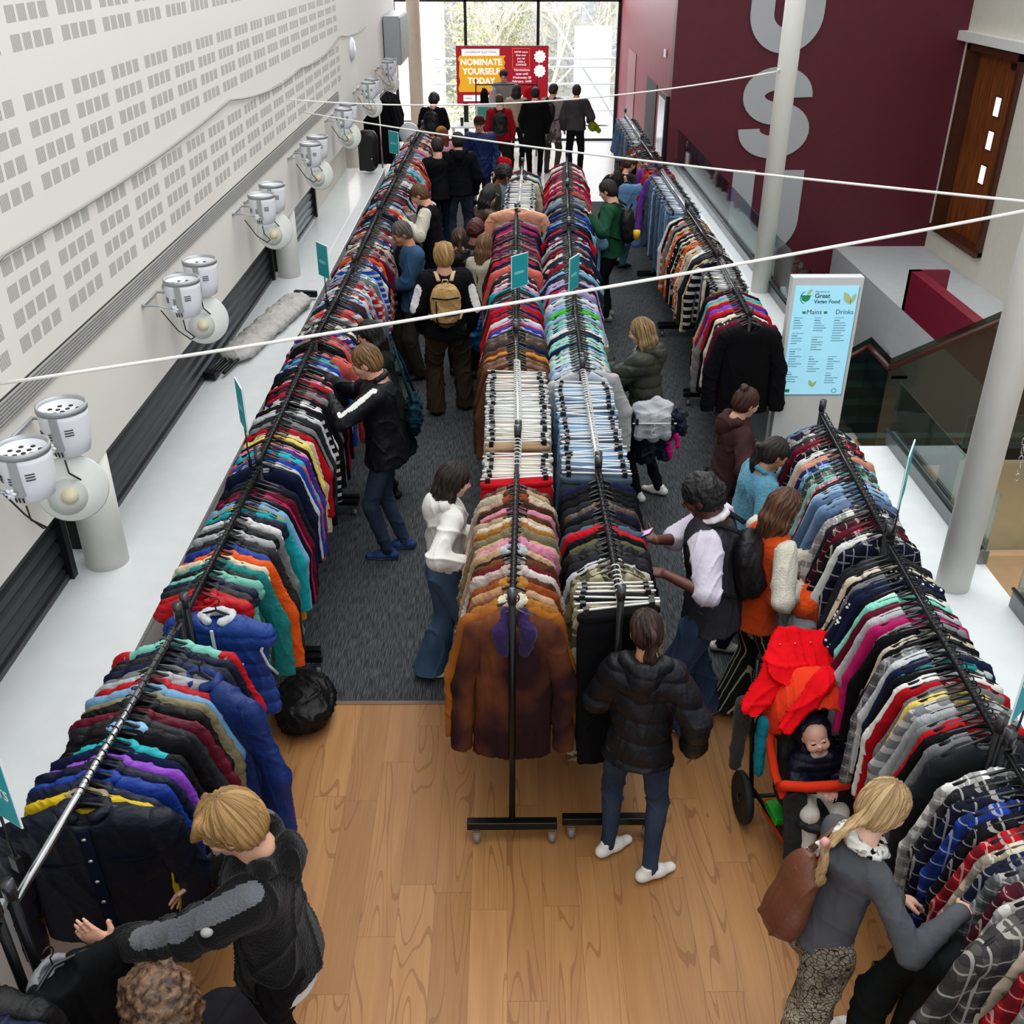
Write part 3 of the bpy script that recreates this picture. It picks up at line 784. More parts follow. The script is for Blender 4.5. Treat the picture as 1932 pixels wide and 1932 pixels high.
        c.ell((0, .03, -.14), (.105, .045, .075), None, .02); c.ell((0, -.0, -.10), (.06, .04, .04), None, .02, True)
    else:
        pts = [(.066 * math.cos(a), (.02 + th * .4) * math.sin(a), -.112 + .018 * math.sin(a)) for a in [2 * PI * q / 10 for q in range(11)]]
        for p, q in zip(pts, pts[1:]): c.cone(p, q, .0095, .0095, .004)
    out.append(('hood' if kind == 'hoodie' else 'collar', c.mesh('collar', folds(v, .006 if kind == 'fur' else .002, 30, (1, 1, 1)), 1)))
    return out
PROTO = {}
def proto(kind, v, h):
    k = (kind, v, h)
    if k not in PROTO: PROTO[k] = torso(kind, v, h)
    return PROTO[k]
FARP = {}
def far_mesh(kind, v):
    k = (kind, v)
    if k not in FARP:
        vs = []; fs = []; o = 0
        for nm, me in proto(kind, v, .014):
            a = np.empty(len(me.vertices) * 3, np.float32); me.vertices.foreach_get('co', a)
            f = np.empty(len(me.loops), np.int32); me.loops.foreach_get('vertex_index', f)
            vs.append(a.reshape(-1, 3)); fs.append(f.reshape(-1, 4) + o); o += len(a) // 3
        FARP[k] = tomesh('garment', np.concatenate(vs), np.concatenate(fs))
    return FARP[k]
PARTMATS = {}
def inst(name, me, mat, parent=None, col=None):
    if not me.materials: me.materials.append(None)
    o = bpy.data.objects.new(name, me); COL.objects.link(o)
    if parent: o.parent = parent
    o.material_slots[0].link = 'OBJECT'; o.material_slots[0].material = mat
    if col is not None: o.color = col
    return o
C = dict(black='#0f0f12', charcoal='#27292d', navy='#141c38', grey='#7b7d80', white='#d9d8d4', cream='#d8ccb4', beige='#bfa07c', tan='#b3752f', brown='#4a2b1d', chocolate='#2f1c18', red='#b8131f', burgundy='#5d1226',
         pink='#d98aa5', magenta='#b01a5c', purple='#4a2a80', violet='#8a45c0', royal='#1c3f9e', cobalt='#1867b8', sky='#7fb0d8', teal='#0f7f7c', turquoise='#1fa9b3', mint='#7fcdb8', green='#24603a', olive='#59563a', khaki='#8d8262',
         yellow='#e2bf1c', mustard='#cf9a2a', orange='#d95214', coral='#cf5f56', denim='#3f5f86', paledenim='#8aa9c8', lime='#4fb043', peach='#e2a184', silver='#b9bcc0', lilac='#b5a2cf', butter='#e3c964', rust='#8a3c18')
WORD = dict(paledenim='pale blue', denim='mid blue', lime='bright green', cobalt='bright blue', royal='royal blue', sky='sky blue', navy='navy blue', butter='soft yellow', mint='mint green', silver='light grey', grey='mid grey')
KW = dict(jacket='padded jacket', puffer='quilted puffer jacket', vest='quilted gilet', shirt='shirt', jumper='jumper', tshirt='short-sleeved top', coat='coat', longcoat='long coat', fur='fur-trimmed coat', trousers='trousers', skirt='skirt', shorts='shorts', hoodie='hoodie')
FAB = dict(jacket=['nylon', 'nylon', 'plain'], puffer=['nylon'], vest=['nylon'], shirt=['plain'], jumper=['knit'], tshirt=['plain'], coat=['plain', 'suede'], longcoat=['leather', 'plain'], fur=['fur'], trousers=['plain'], skirt=['plain'], shorts=['plain'], hoodie=['plain'])
CAT = dict(jacket='jacket', puffer='jacket', vest='gilet', shirt='shirt', jumper='jumper', tshirt='top', coat='coat', longcoat='coat', fur='coat', trousers='trousers', skirt='skirt', shorts='shorts', hoodie='hoodie')
ONES = 'first second third fourth fifth sixth seventh eighth ninth tenth eleventh twelfth thirteenth fourteenth fifteenth sixteenth seventeenth eighteenth nineteenth'.split()
TENS = {2: 'twent', 3: 'thirt', 4: 'fort', 5: 'fift', 6: 'sixt'}
def ordinal(n):
    if n < 20: return ONES[n - 1]
    return TENS[n // 10] + ('ieth' if n % 10 == 0 else 'y-' + ONES[n % 10 - 1])
def garment(kind, colname, x, y, fab=None, hang='black', near=True, v=0, rz=0, sc=(1, 1, 1), label='', group=None, collar=None, sleeve=None, zr=RAIL, hexcol=None, patt=None):
    hx = hexcol or C[colname]; jc = lin(hx)
    f = .66 + .3 * random.random(); jc = tuple(min(1, c * f) for c in jc[:3]) + (1,)
    fab = fab or random.choice(FAB[kind]); mat = cloth(fab)
    if near:
        parts = proto(kind, v, .0095)
        root = inst(CAT[kind], parts[0][1], mat, None, jc)
        for nm, me in parts[1:]:
            c2 = jc; m2 = mat
            if nm in ('collar', 'hood') and collar: c2 = lin(C.get(collar, collar)); m2 = cloth('fur') if kind == 'fur' or collar in ('cream', 'purple') else mat
            if nm == 'sleeve' and sleeve: c2 = lin(C[sleeve])
            inst(nm, me, m2, root, c2)
    else:
        root = inst(CAT[kind], far_mesh(kind, v), mat, None, jc)
    root.location = (x, y, zr + .001); root.rotation_euler = (random.uniform(-.015, .015), random.uniform(-.03, .03), rz); root.scale = sc
    hg = bpy.data.objects.new('hanger', hanger_me('clip' if kind in ('trousers', 'skirt', 'shorts') else 'top', hang)); COL.objects.link(hg); hg.parent = root
    hg.scale = (1, 1 / max(sc[1], .3), 1)
    tag(root, label, CAT[kind], group)
    return root
# racks
def rack(x0, y0, x1, y1, label, metal=False, base=.5, zr=RAIL):
    t = thing('clothes_rack', label, 'clothes rack', ((x0 + x1) / 2, (y0 + y1) / 2, 0), 0, 'black clothes racks on castors')
    railm = steel if metal else solid('rack_black', '#141416', .3, .4); pm = solid('rack_black', '#141416', .3, .4)
    child_world(MB().tube([(x0, y0, zr - .02), (x1, y1, zr - .02)], .0155, 12).build('hanging_rail', railm), t)
    for (x, y) in ((x0, y0), (x1, y1)):
        child_world(MB().tube([(x, y, .13), (x, y, zr + .07)], .018, 12).build('post', pm), t)
        child_world(MB().tube([(x, y, zr + .01), (x, y, zr + .085)], .023, 12).build('post_cap', solid('cap_grey', '#4b4b4e', .3, .7)), t)
        b = child_world(MB().box((x - base / 2, y - .025, .095), (x + base / 2, y + .025, .145)).build('base_bar', pm, bevel=.004), t)
        for sx in (-1, 1):
            cx = x + sx * (base / 2 - .04)
            w = MB().lathe([(.0, -.014), (.030, -.014), (.034, -.008), (.034, .008), (.030, .014), (0, .014)], 20, T(cx + .012, y - .012, .034) @ Matrix.Rotation(PI / 2, 4, 'Y'))
            child_world(w.build('caster', solid('caster_grey', '#77797c', .5)), t)
            child_world(MB().box((cx - .008, y - .03, .03), (cx + .032, y - .026, .09)).box((cx - .008, y + .004, .03), (cx + .032, y + .008, .09)).box((cx - .008, y - .03, .085), (cx + .032, y + .008, .096)).build('fork', steel), t)
    return t
random.seed(12)
def fill(rk, x0, y0, x1, y1, items, hang='black', near=True, a=None, b=None, step=.05, rackname='', grp='', kindsc=1.0):
    """items: list of (kind, fabric, colours...) cycled or, when exact, taken in order"""
    L = y1 - y0; a = y0 + .05 if a is None else a; b = y1 - .04 if b is None else b
    n = int((b - a) / step) + 1; exact = isinstance(items, tuple)
    k = 0
    for i in range(n):
        y = a + i * step + random.uniform(-.12, .12) * step; t = (y - y0) / L; x = x0 + (x1 - x0) * t
        if exact:
            it = items[i % len(items)]; kind, fb, cn = it[:3]; extra = it[3] if len(it) > 3 else {}
        else:
            it = random.choice(items); kind, fb = it[0], it[1]; cn = random.choice(it[2]); extra = {}
            if isinstance(fb, list): fb = random.choice(fb)
            if not near and kind not in ('trousers', 'skirt', 'longcoat') and random.random() < .2: cn = random.choice(['black', 'charcoal', 'navy', 'grey']); fb = 'plain'
        COUNT[rackname] = COUNT.get(rackname, 0) + 1; k = COUNT[rackname]
        pat = {'plaid': 'check ', 'stripe': 'striped ', 'dots': 'spotted ', 'print': 'printed ', 'camo': 'camouflage ', 'denim': 'denim '}.get(fb, '')
        lab = f"{WORD.get(cn, cn)} {pat}{KW[kind]}, {ordinal(k)} from the front on {rackname}"
        base_t = {'jacket': .10, 'puffer': .12, 'vest': .12, 'fur': .11, 'coat': .09, 'longcoat': .09, 'hoodie': .075, 'trousers': .05, 'skirt': .055, 'shorts': .05}.get(kind, .056)
        sy = min(1.15, max(.45, step / base_t * 1.25))
        sc = (random.uniform(.93, 1.06) * kindsc, sy, random.uniform(.92, 1.08))
        garment(kind, cn, x, y, fb, extra.get('hang', hang), near, random.randint(0, 2), random.gauss(0, .10 if kind == 'trousers' else .055), sc, lab, f"garments on {rackname}", extra.get('collar'), extra.get('sleeve'))
COUNT = {}
# ---- wall side row
XL = lambda y: -1.60 + .012 * min(y, 8)
names = {}
J, P_, VE, SH, JU, TS, CO, LC, FU, TR, SK, HO = 'jacket', 'puffer', 'vest', 'shirt', 'jumper', 'tshirt', 'coat', 'longcoat', 'fur', 'trousers', 'skirt', 'hoodie'
rack(-1.70, .75, -1.68, 2.24, 'black clothes rack in the bottom corner under the ski jackets sign')
rack(-1.66, 2.31, -1.55, 3.92, 'black rack with a chrome rail holding the ski jackets', True)
rack(-1.54, 4.0, -1.51, 5.52, 'black rack of gilets behind the ski jacket rack', False)
rack(-1.53, 5.6, -1.54, 7.72, 'black rack of jumpers in front of the man in the track top')
rack(-1.54, 7.8, -1.5, 9.95, 'black rack of tops beside the rolled grey cover on the counter')
rack(-1.5, 10.05, -1.5, 12.2, 'black rack of colourful tops beside the man in a denim jacket')
rack(-1.5, 12.3, -1.48, 14.4, 'black rack of tops beside the man in a dark body warmer')
rack(-1.48, 14.5, -1.46, 16.6, 'black rack by the black loudspeaker on the counter')
rack(-1.46, 16.7, -1.42, 18.5, 'last black rack of the wall row, nearest the window')
fill(None, -1.70, .75, -1.68, 2.24, ((J, 'nylon', 'black'), (J, 'nylon', 'red'), (J, 'plain', 'charcoal'), (J, 'nylon', 'navy')), step=.1, a=1.2, b=2.0, rackname='the corner jacket rail', near=True)
ski = ((J, 'nylon', 'yellow', dict(collar='khaki')), (J, 'nylon', 'navy'), (J, 'nylon', 'royal'), (J, 'nylon', 'navy'), (J, 'nylon', 'violet'), (J, 'plain', 'navy'), (J, 'nylon', 'turquoise', dict(sleeve='black')), (J, 'plain', 'black'), (J, 'nylon', 'black', dict(collar='sky')),
       (J, 'nylon', 'charcoal'), (P_, 'nylon', 'burgundy'), (J, 'nylon', 'black'), (P_, 'nylon', 'khaki'), (J, 'plain', 'sky'), (J, 'nylon', 'red'), (P_, 'nylon', 'silver'), (HO, 'plain', 'grey'), (J, 'nylon', 'navy'), (J, 'nylon', 'charcoal'), (J, 'nylon', 'navy'), (J, 'nylon', 'mint', dict(sleeve='red')), (J, 'nylon', 'black'), (P_, 'nylon', 'cobalt'))
fill(None, -1.66, 2.31, -1.55, 3.92, ski, step=.048, a=2.86, b=3.86, rackname='the ski jacket rail', kindsc=1.1)
gil = ((VE, 'nylon', 'red'), (VE, 'nylon', 'red'), (VE, 'nylon', 'charcoal'), (VE, 'nylon', 'navy'), (VE, 'nylon', 'mint'), (VE, 'nylon', 'black'), (J, 'nylon', 'teal'), (VE, 'nylon', 'cream'), (J, 'nylon', 'orange'), (VE, 'nylon', 'royal'), (VE, 'nylon', 'black'), (J, 'nylon', 'charcoal'), (VE, 'nylon', 'silver'), (VE, 'nylon', 'black'), (J, 'nylon', 'grey'), (VE, 'nylon', 'white'),
       (VE, 'nylon', 'navy'), (JU, 'knit', 'turquoise'), (JU, 'knit', 'mustard'), (JU, 'knit', 'sky'), (JU, 'knit', 'black'), (JU, 'knit', 'magenta'), (JU, 'knit', 'burgundy'), (JU, 'knit', 'black'), (JU, 'knit', 'navy'), (JU, 'knit', 'coral'))
fill(None, -1.54, 4.0, -1.51, 5.52, gil, step=.052, a=4.2, rackname='the gilet rail')
ju = ((JU, 'knit', 'navy'), (JU, 'knit', 'silver'), (JU, 'knit', 'royal'), (JU, 'knit', 'coral'), (JU, 'knit', 'turquoise'), (JU, 'knit', 'purple'), (JU, 'knit', 'pink'), (JU, 'knit', 'black'), (JU, 'knit', 'butter'), (JU, 'knit', 'cream'), (JU, 'knit', 'red'), (JU, 'knit', 'black'), (HO, 'plain', 'grey'), (JU, 'knit', 'black'), (JU, 'knit', 'charcoal'), (JU, 'knit', 'silver'), (JU, 'stripe', 'black'), (HO, 'plain', 'black'), (JU, 'knit', 'white'), (JU, 'stripe', 'navy'),
      (JU, 'knit', 'black'), (JU, 'knit', 'red'), (JU, 'knit', 'grey'), (JU, 'knit', 'burgundy'), (HO, 'plain', 'black'), (JU, 'knit', 'red'), (JU, 'knit', 'pink'), (JU, 'knit', 'black'), (JU, 'knit', 'coral'), (JU, 'knit', 'black'))
fill(None, -1.53, 5.6, -1.54, 7.72, ju, step=.056, rackname='the jumper rail')
mix1 = [(TS, ['plain', 'plain', 'plain', 'stripe'], 'black white red navy burgundy mint turquoise royal purple grey orange coral'.split()), (JU, ['knit', 'stripe'], 'black grey navy red teal lilac white burgundy'.split()), (SH, ['plain', 'plain', 'print', 'plaid'], 'white sky black cream red pink'.split())]
fill(None, -1.54, 7.8, -1.5, 9.95, mix1, near=False, step=.056, rackname='the grey-cover tops rail')
mix2 = [(JU, ['knit', 'stripe'], 'navy royal red orange grey black white purple'.split()), (TS, ['plain', 'plain', 'print'], 'red white cream sky burgundy mustard navy royal'.split())]
fill(None, -1.5, 10.05, -1.5, 12.2, mix2, near=False, step=.06, rackname='the denim-jacket man\'s rail')
mix3 = [(TS, ['plain', 'plain', 'plain', 'print', 'stripe'], 'white cream red pink sky teal burgundy coral orange silver charcoal'.split()), (SH, ['plain', 'plain', 'print', 'stripe', 'plaid'], 'white coral black sky cream red'.split())]
fill(None, -1.5, 12.3, -1.48, 14.4, mix3, near=False, step=.064, rackname='the body-warmer man\'s rail')
fill(None, -1.48, 14.5, -1.46, 16.6, mix3, near=False, step=.07, rackname='the loudspeaker tops rail')
fill(None, -1.46, 16.7, -1.42, 18.5, mix3, near=False, step=.075, rackname='the last wall-side rail')
# ---- centre rows
rack(.03, 4.02, .08, 5.9, 'black rack of sheepskin and fur coats in the middle of the hall')
rack(.085, 5.98, .09, 7.9, 'black rack of pale trousers behind the sheepskin coats', True)
rack(.095, 7.98, .10, 10.0, 'black rack of leather coats and fleeces in the middle row')
rack(.11, 10.08, .14, 12.2, 'black rack of bright fleeces in the middle row')
rack(.17, 12.3, .26, 15.05, 'black rack with chrome rail at the window end of the middle row', True)
coats = ((FU, 'fur', 'tan', dict(collar='cream')), (CO, 'suede', 'brown'), (CO, 'suede', 'beige'), (FU, 'suede', 'rust', dict(collar='tan')), (CO, 'suede', 'chocolate'), (FU, 'suede', 'white'), (CO, 'plain', 'burgundy'), (CO, 'suede', 'chocolate', dict(collar='white')), (CO, 'plain', 'chocolate'), (FU, 'fur', 'beige', dict(collar='silver')), (FU, 'fur', 'pink'), (CO, 'plain', 'beige'), (FU, 'fur', 'khaki'), (FU, 'fur', 'tan'),
         (FU, 'fur', 'cream'), (CO, 'suede', 'cream'), (CO, 'suede', 'chocolate'), (CO, 'plain', 'pink'), (FU, 'fur', 'brown'), (FU, 'suede', 'cream', dict(collar='rust')), (FU, 'fur', 'cream', dict(collar='brown')), (CO, 'suede', 'beige'), (CO, 'leather', 'black'), (CO, 'suede', 'tan'), (CO, 'leather', 'brown'))
fill(None, .03, 4.02, .08, 5.9, coats, step=.055, a=4.16, b=5.4, rackname='the sheepskin rail', kindsc=.88)
fill(None, .03, 4.02, .08, 5.9, ((TR, 'plain', 'red'), (TR, 'plain', 'red')) + tuple((TR, 'plain', c) for c in 'white cream silver cream white'.split()), hang='white', step=.05, a=5.5, rackname='the white trouser rail', kindsc=1.2)
pale = [(TR, ['plain', 'denim'], 'white cream silver white cream beige grey khaki'.split())]
fill(None, .085, 5.98, .09, 7.9, pale, hang='white', step=.038, b=7.25, rackname='the pale trouser rail', kindsc=1.24, near=False)
lcs = [(LC, ['leather', 'plain'], 'black charcoal black brown chocolate black cream tan'.split()), (CO, ['leather', 'suede'], 'black brown charcoal beige'.split())]
fill(None, .085, 5.98, .09, 7.9, lcs, step=.06, a=7.32, rackname='the leather coat rail', near=False, kindsc=1.03)
fill(None, .095, 7.98, .10, 10.0, lcs, step=.06, b=8.1, rackname='the leather coat rail', near=False)
fl = [(HO, 'plain', 'purple violet magenta red navy pink royal white turquoise pink'.split()), (J, ['plain', 'nylon'], 'red magenta black navy turquoise pink lilac'.split()), (JU, ['knit', 'stripe'], 'black white charcoal navy'.split())]
fill(None, .095, 7.98, .10, 10.0, fl, step=.06, a=8.17, rackname='the purple fleece rail', near=False, kindsc=.93)
fl2 = [(HO, 'plain', 'navy black charcoal royal red magenta'.split()), (J, ['plain', 'nylon'], 'red magenta navy royal burgundy black coral'.split())]
fill(None, .11, 10.08, .14, 12.2, fl2, step=.062, b=12.0, rackname='the bright fleece rail', near=False)
fill(None, .17, 12.3, .26, 15.05, [(TR, 'plain', 'white silver charcoal cream black'.split())], hang='white', step=.06, b=14.2, rackname='the last middle trouser rail', near=False, kindsc=1.05)
fill(None, .17, 12.3, .26, 15.05, [(CO, 'plain', 'navy white red teal cream black'.split())], step=.1, a=14.35, rackname='the last middle coat rail', near=False)
rack(.56, 4.05, .565, 5.45, 'black rack of dark coats beside the woman with a ponytail')
rack(.57, 5.52, .58, 7.1, 'black rack with chrome rail of blue jeans in the middle', True)
rack(.585, 7.2, .63, 9.2, 'black rack of pale shirts next to the woman with blonde hair')
rack(.64, 9.3, .72, 11.4, 'black rack of stripy sports tops in the middle')
rack(.73, 11.5, .82, 13.5, 'black rack of navy tops reached by the man in green')
rack(.83, 13.6, .93, 15.6, 'last black rack of the second middle row, nearest the window')
fill(None, .56, 4.05, .565, 5.45, ((TR, 'plain', 'black'), (TR, 'camo', 'khaki'), (TR, 'camo', 'khaki'), (TR, 'plain', 'charcoal'), (SK, 'camo', 'khaki'), (TR, 'camo', 'olive')), hang='white', step=.045, a=4.12, b=4.36, rackname='the camouflage trouser rail', kindsc=1.15)
dk = ((SH, 'camo', 'khaki'), (SH, 'print', 'olive'), (SH, 'plain', 'silver'), (CO, 'plain', 'charcoal'), (J, 'nylon', 'black'), (J, 'nylon', 'black'), (CO, 'plain', 'olive'), (J, 'plain', 'black'), (J, 'plain', 'red', ), (CO, 'denim', 'navy'), (J, 'plain', 'charcoal'), (CO, 'plain', 'black'), (CO, 'plain', 'navy'), (J, 'leather', 'black'), (CO, 'plain', 'charcoal'), (CO, 'plain', 'black'), (CO, 'plain', 'black'), (J, 'plain', 'black'), (CO, 'plain', 'navy'))
fill(None, .56, 4.05, .565, 5.45, dk, step=.055, a=4.42, rackname='the dark coat rail', kindsc=.9)
fill(None, .57, 5.52, .58, 7.1, ((TR, 'denim', 'black'), (TR, 'denim', 'navy')) + tuple((TR, 'denim', c) for c in 'paledenim denim paledenim sky denim paledenim paledenim denim sky'.split()), hang='white', step=.046, rackname='the blue jeans rail', kindsc=1.15)
ps = [(SH, ['plain', 'plain', 'stripe', 'denim'], 'white sky silver paledenim white sky mint'.split())]
fill(None, .585, 7.2, .63, 9.2, ps, step=.06, b=8.65, rackname='the pale shirt rail', near=False)
fill(None, .585, 7.2, .63, 9.2, ((SH, 'plain', 'lime'), (SH, 'plain', 'lime'), (SH, 'plain', 'sky'), (JU, 'plain', 'lilac'), (SH, 'plain', 'mint'), (SH, 'plain', 'white'), (SH, 'plain', 'sky'), (JU, 'plain', 'lilac'), (SH, 'plain', 'khaki')), step=.07, a=8.72, rackname='the bright green shirt rail', near=False)
sp = [(TS, ['plain', 'plain', 'plain', 'stripe'], 'navy white red royal burgundy sky lilac cream charcoal'.split()), (JU, ['plain', 'knit', 'knit', 'stripe'], 'navy red white lilac burgundy royal'.split())]
fill(None, .64, 9.3, .72, 11.4, sp, step=.062, rackname='the sports top rail', near=False)
fill(None, .73, 11.5, .82, 13.5, [(TS, ['plain'], 'navy royal red navy sky black navy'.split()), (HO, 'plain', 'navy royal black grey'.split())], step=.066, rackname='the navy top rail', near=False)
fill(None, .83, 13.6, .93, 15.6, [(TS, ['plain'], 'red magenta red navy white grey burgundy coral'.split()), (JU, 'knit', 'navy red white charcoal'.split())], step=.075, rackname='the red top rail', near=False)
# ---- ledge side, near
rack(1.93, .85, 2.0, 3.02, 'black rack of check flannel shirts at the bottom corner')
rack(2.0, 3.1, 2.06, 4.62, 'black rack of knitwear behind the pushchair')
rack(2.07, 4.68, 2.16, 6.3, 'black rack of shirts ending beside the white menu totem')
flan = ((SH, 'plaid', 'white'), (SH, 'plaid', 'burgundy'), (SH, 'plaid', 'grey'), (SH, 'plaid', 'navy'), (SH, 'plaid', 'cream'), (SH, 'plaid', 'red'), (SH, 'plaid', 'black'), (SH, 'plaid', 'royal'), (SH, 'plaid', 'navy'), (SH, 'plaid', 'charcoal'), (SH, 'plaid', 'white'), (SH, 'plaid', 'red'), (SH, 'print', 'cream'), (SH, 'plaid', 'red'), (SH, 'plaid', 'silver'))
fill(None, 1.93, .85, 2.0, 3.02, flan, step=.058, a=1.5, rackname='the flannel shirt rail', kindsc=1.05)
kn = tuple((JU, f, c) for f, c in (('knit', 'charcoal'), ('knit', 'grey'), ('knit', 'black'), ('knit', 'red'), ('knit', 'grey'), ('knit', 'silver'), ('stripe', 'grey'), ('knit', 'butter'), ('knit', 'grey'), ('knit', 'red'), ('knit', 'white'), ('knit', 'black'), ('stripe', 'teal'), ('knit', 'navy'), ('knit', 'silver'), ('plaid', 'grey'), ('knit', 'black'),
      ('knit', 'cream'), ('knit', 'black'), ('knit', 'grey'), ('knit', 'magenta'), ('knit', 'navy'), ('knit', 'silver'), ('knit', 'burgundy'), ('knit', 'mint'), ('knit', 'white'), ('knit', 'black'), ('knit', 'navy'), ('dots', 'navy'), ('knit', 'grey'), ('dots', 'black'), ('print', 'cream'), ('knit', 'charcoal'), ('knit', 'charcoal'), ('knit', 'rust'), ('knit', 'navy')))
fill(None, 2.0, 3.1, 2.06, 4.62, kn, step=.043, a=3.14, rackname='the knitwear rail', kindsc=1.02)
sh3 = tuple((SH, f, c) for f, c in (('plaid', 'navy'), ('plain', 'white'), ('plaid', 'black'), ('plaid', 'red'), ('plain', 'burgundy'), ('plaid', 'burgundy'), ('plain', 'charcoal'), ('plaid', 'white'), ('print', 'navy'), ('denim', 'denim'), ('denim', 'denim'), ('denim', 'paledenim'), ('denim', 'denim'), ('plain', 'paledenim'), ('stripe', 'sky'), ('plain', 'chocolate'), ('plaid', 'pink'), ('plain', 'mint'), ('plaid', 'grey'), ('plaid', 'green'), ('plaid', 'sky'), ('plaid', 'royal'), ('plain', 'peach')))
fill(None, 2.07, 4.68, 2.16, 6.3, sh3, step=.047, rackname='the denim shirt rail')
# ---- ledge side, far
rack(2.10, 8.3, 2.18, 10.1, 'black rack with black coats in front, before the white menu totem')
rack(2.19, 10.2, 2.2, 12.3, 'black rack of printed blouses by the ledge')
rack(2.2, 12.4, 2.2, 14.6, 'black rack with chrome rail of long jeans by the ledge', True)
rack(2.21, 14.7, 2.22, 17.1, 'black rack of skirts beside the maroon wall corner')
rack(2.23, 17.2, 2.25, 19.9, 'last rack of the ledge row, nearest the window', True)
blz = ((CO, 'plain', 'black'), (CO, 'plain', 'burgundy'), (CO, 'plain', 'burgundy'), (CO, 'dots', 'charcoal'), (CO, 'plain', 'cream'), (CO, 'plain', 'black'), (CO, 'plain', 'red'), (CO, 'plain', 'grey'), (CO, 'plain', 'violet'), (CO, 'plain', 'purple'), (CO, 'plain', 'red'), (CO, 'plain', 'beige'), (CO, 'plain', 'turquoise'), (CO, 'plain', 'pink'))
fill(None, 2.10, 8.3, 2.18, 10.1, blz, step=.062, a=8.34, b=9.3, rackname='the long blazer rail', near=False, kindsc=1.02)
fill(None, 2.10, 8.3, 2.18, 10.1, [(TR, 'plain', 'black khaki grey black charcoal olive cream'.split())], hang='chrome', step=.05, a=9.36, rackname='the khaki trouser rail', near=False)
fill(None, 2.19, 10.2, 2.2, 12.3, [(SH, ['print', 'dots', 'stripe', 'plain'], 'cream black white rust orange white black beige'.split())], step=.06, rackname='the printed blouse rail', near=False)
fill(None, 2.2, 12.4, 2.2, 14.6, [(TR, 'denim', 'denim navy paledenim denim black'.split())], hang='chrome', step=.06, rackname='the long jeans rail', near=False)
fill(None, 2.21, 14.7, 2.22, 17.1, [(SH, ['print', 'plain'], 'violet orange white red black rust'.split()), (SK, 'plain', 'khaki red violet grey'.split())], step=.075, rackname='the skirt rail', near=False)
fill(None, 2.23, 17.2, 2.25, 19.9, [(TR, ['plain', 'denim'], 'khaki denim black grey olive burgundy'.split()), (SK, 'denim', 'denim charcoal'.split())], hang='chrome', step=.08, rackname='the last ledge-side rail', near=False)
wht = cloth('plain', '#e8e8e6')
# ------------------------------------------------------------------ people
def rot(ax, a): return np.array(Matrix.Rotation(a, 3, ax), np.float32)
def ik(s, t, l1, l2, pole):
    s = np.array(s, float); t = np.array(t, float); d = t - s; L = np.linalg.norm(d)
    m = (l1 + l2) * .985
    if L > m: d = d / L * m; L = m; t = s + d
    u = d / L; a = (l1 * l1 - l2 * l2 + L * L) / (2 * L); h = math.sqrt(max(l1 * l1 - a * a, 0))
    p = np.array(pole, float); p = p - u * p.dot(u); p /= (np.linalg.norm(p) + 1e-9)
    return s + u * a + p * h, t
def hand(S, w, d, n, k=1.0, curl=.5, side=1, hold=0):
    """palm from wrist w along d, palm facing n, four bent fingers and a thumb from the side"""
    w = np.array(w, float); d = np.array(d, float) / np.linalg.norm(d); n = np.array(n, float); n -= d * n.dot(d); n /= np.linalg.norm(n) + 1e-9
    s = np.cross(d, n) * side
    S.cone(w, w + d * .075 * k, .027 * k, .037 * k, .012, n, .5)
    S.cone(w + d * .05 * k + s * .018 * k, w + d * .085 * k - s * .01 * k, .022 * k, .022 * k, .01, n, .6)
    for i, (o, L, fan) in enumerate(((.031, .068, .16), (.011, .078, .05), (-.010, .072, -.05), (-.030, .058, -.18))):
        p = w + d * (.085 - abs(i - 1.3) * .004) * k + s * o * k
        dd = d + s * fan * .6; dd /= np.linalg.norm(dd); c = curl * (1 + .12 * i)
        for j, f in enumerate((.42, .32, .26)):
            a = c * (.35, .75, .55)[j]
            dd = dd * math.cos(a) + n * math.sin(a); q = p + dd * L * f * k
            S.cone(p, q, (.0098 - .001 * j) * k, (.0092 - .0011 * j) * k, .004); p = q
    p = w + d * .022 * k + s * .024 * k; dd = d * .62 + s * .70 + n * (.25 + .3 * curl)
    dd /= np.linalg.norm(dd)
    q = p + dd * .04 * k; S.cone(p, q, .015 * k, .0115 * k, .01); dd = dd * .85 + d * .35 + n * .3 * curl; dd /= np.linalg.norm(dd)
    S.cone(q, q + dd * .032 * k, .0115 * k, .009 * k, .005)
SK = dict(fair='#d9a68c', pale='#e0b49c', tan='#b9835f', brown='#8a5a3c', dark='#3f2419')
HR = dict(black='#0e0c0d', dark='#1e1410', brown='#3b2416', mid='#5f4126', blond='#a07a48', light='#b08c5c', auburn='#4a1e18', greybrown='#4a4038')
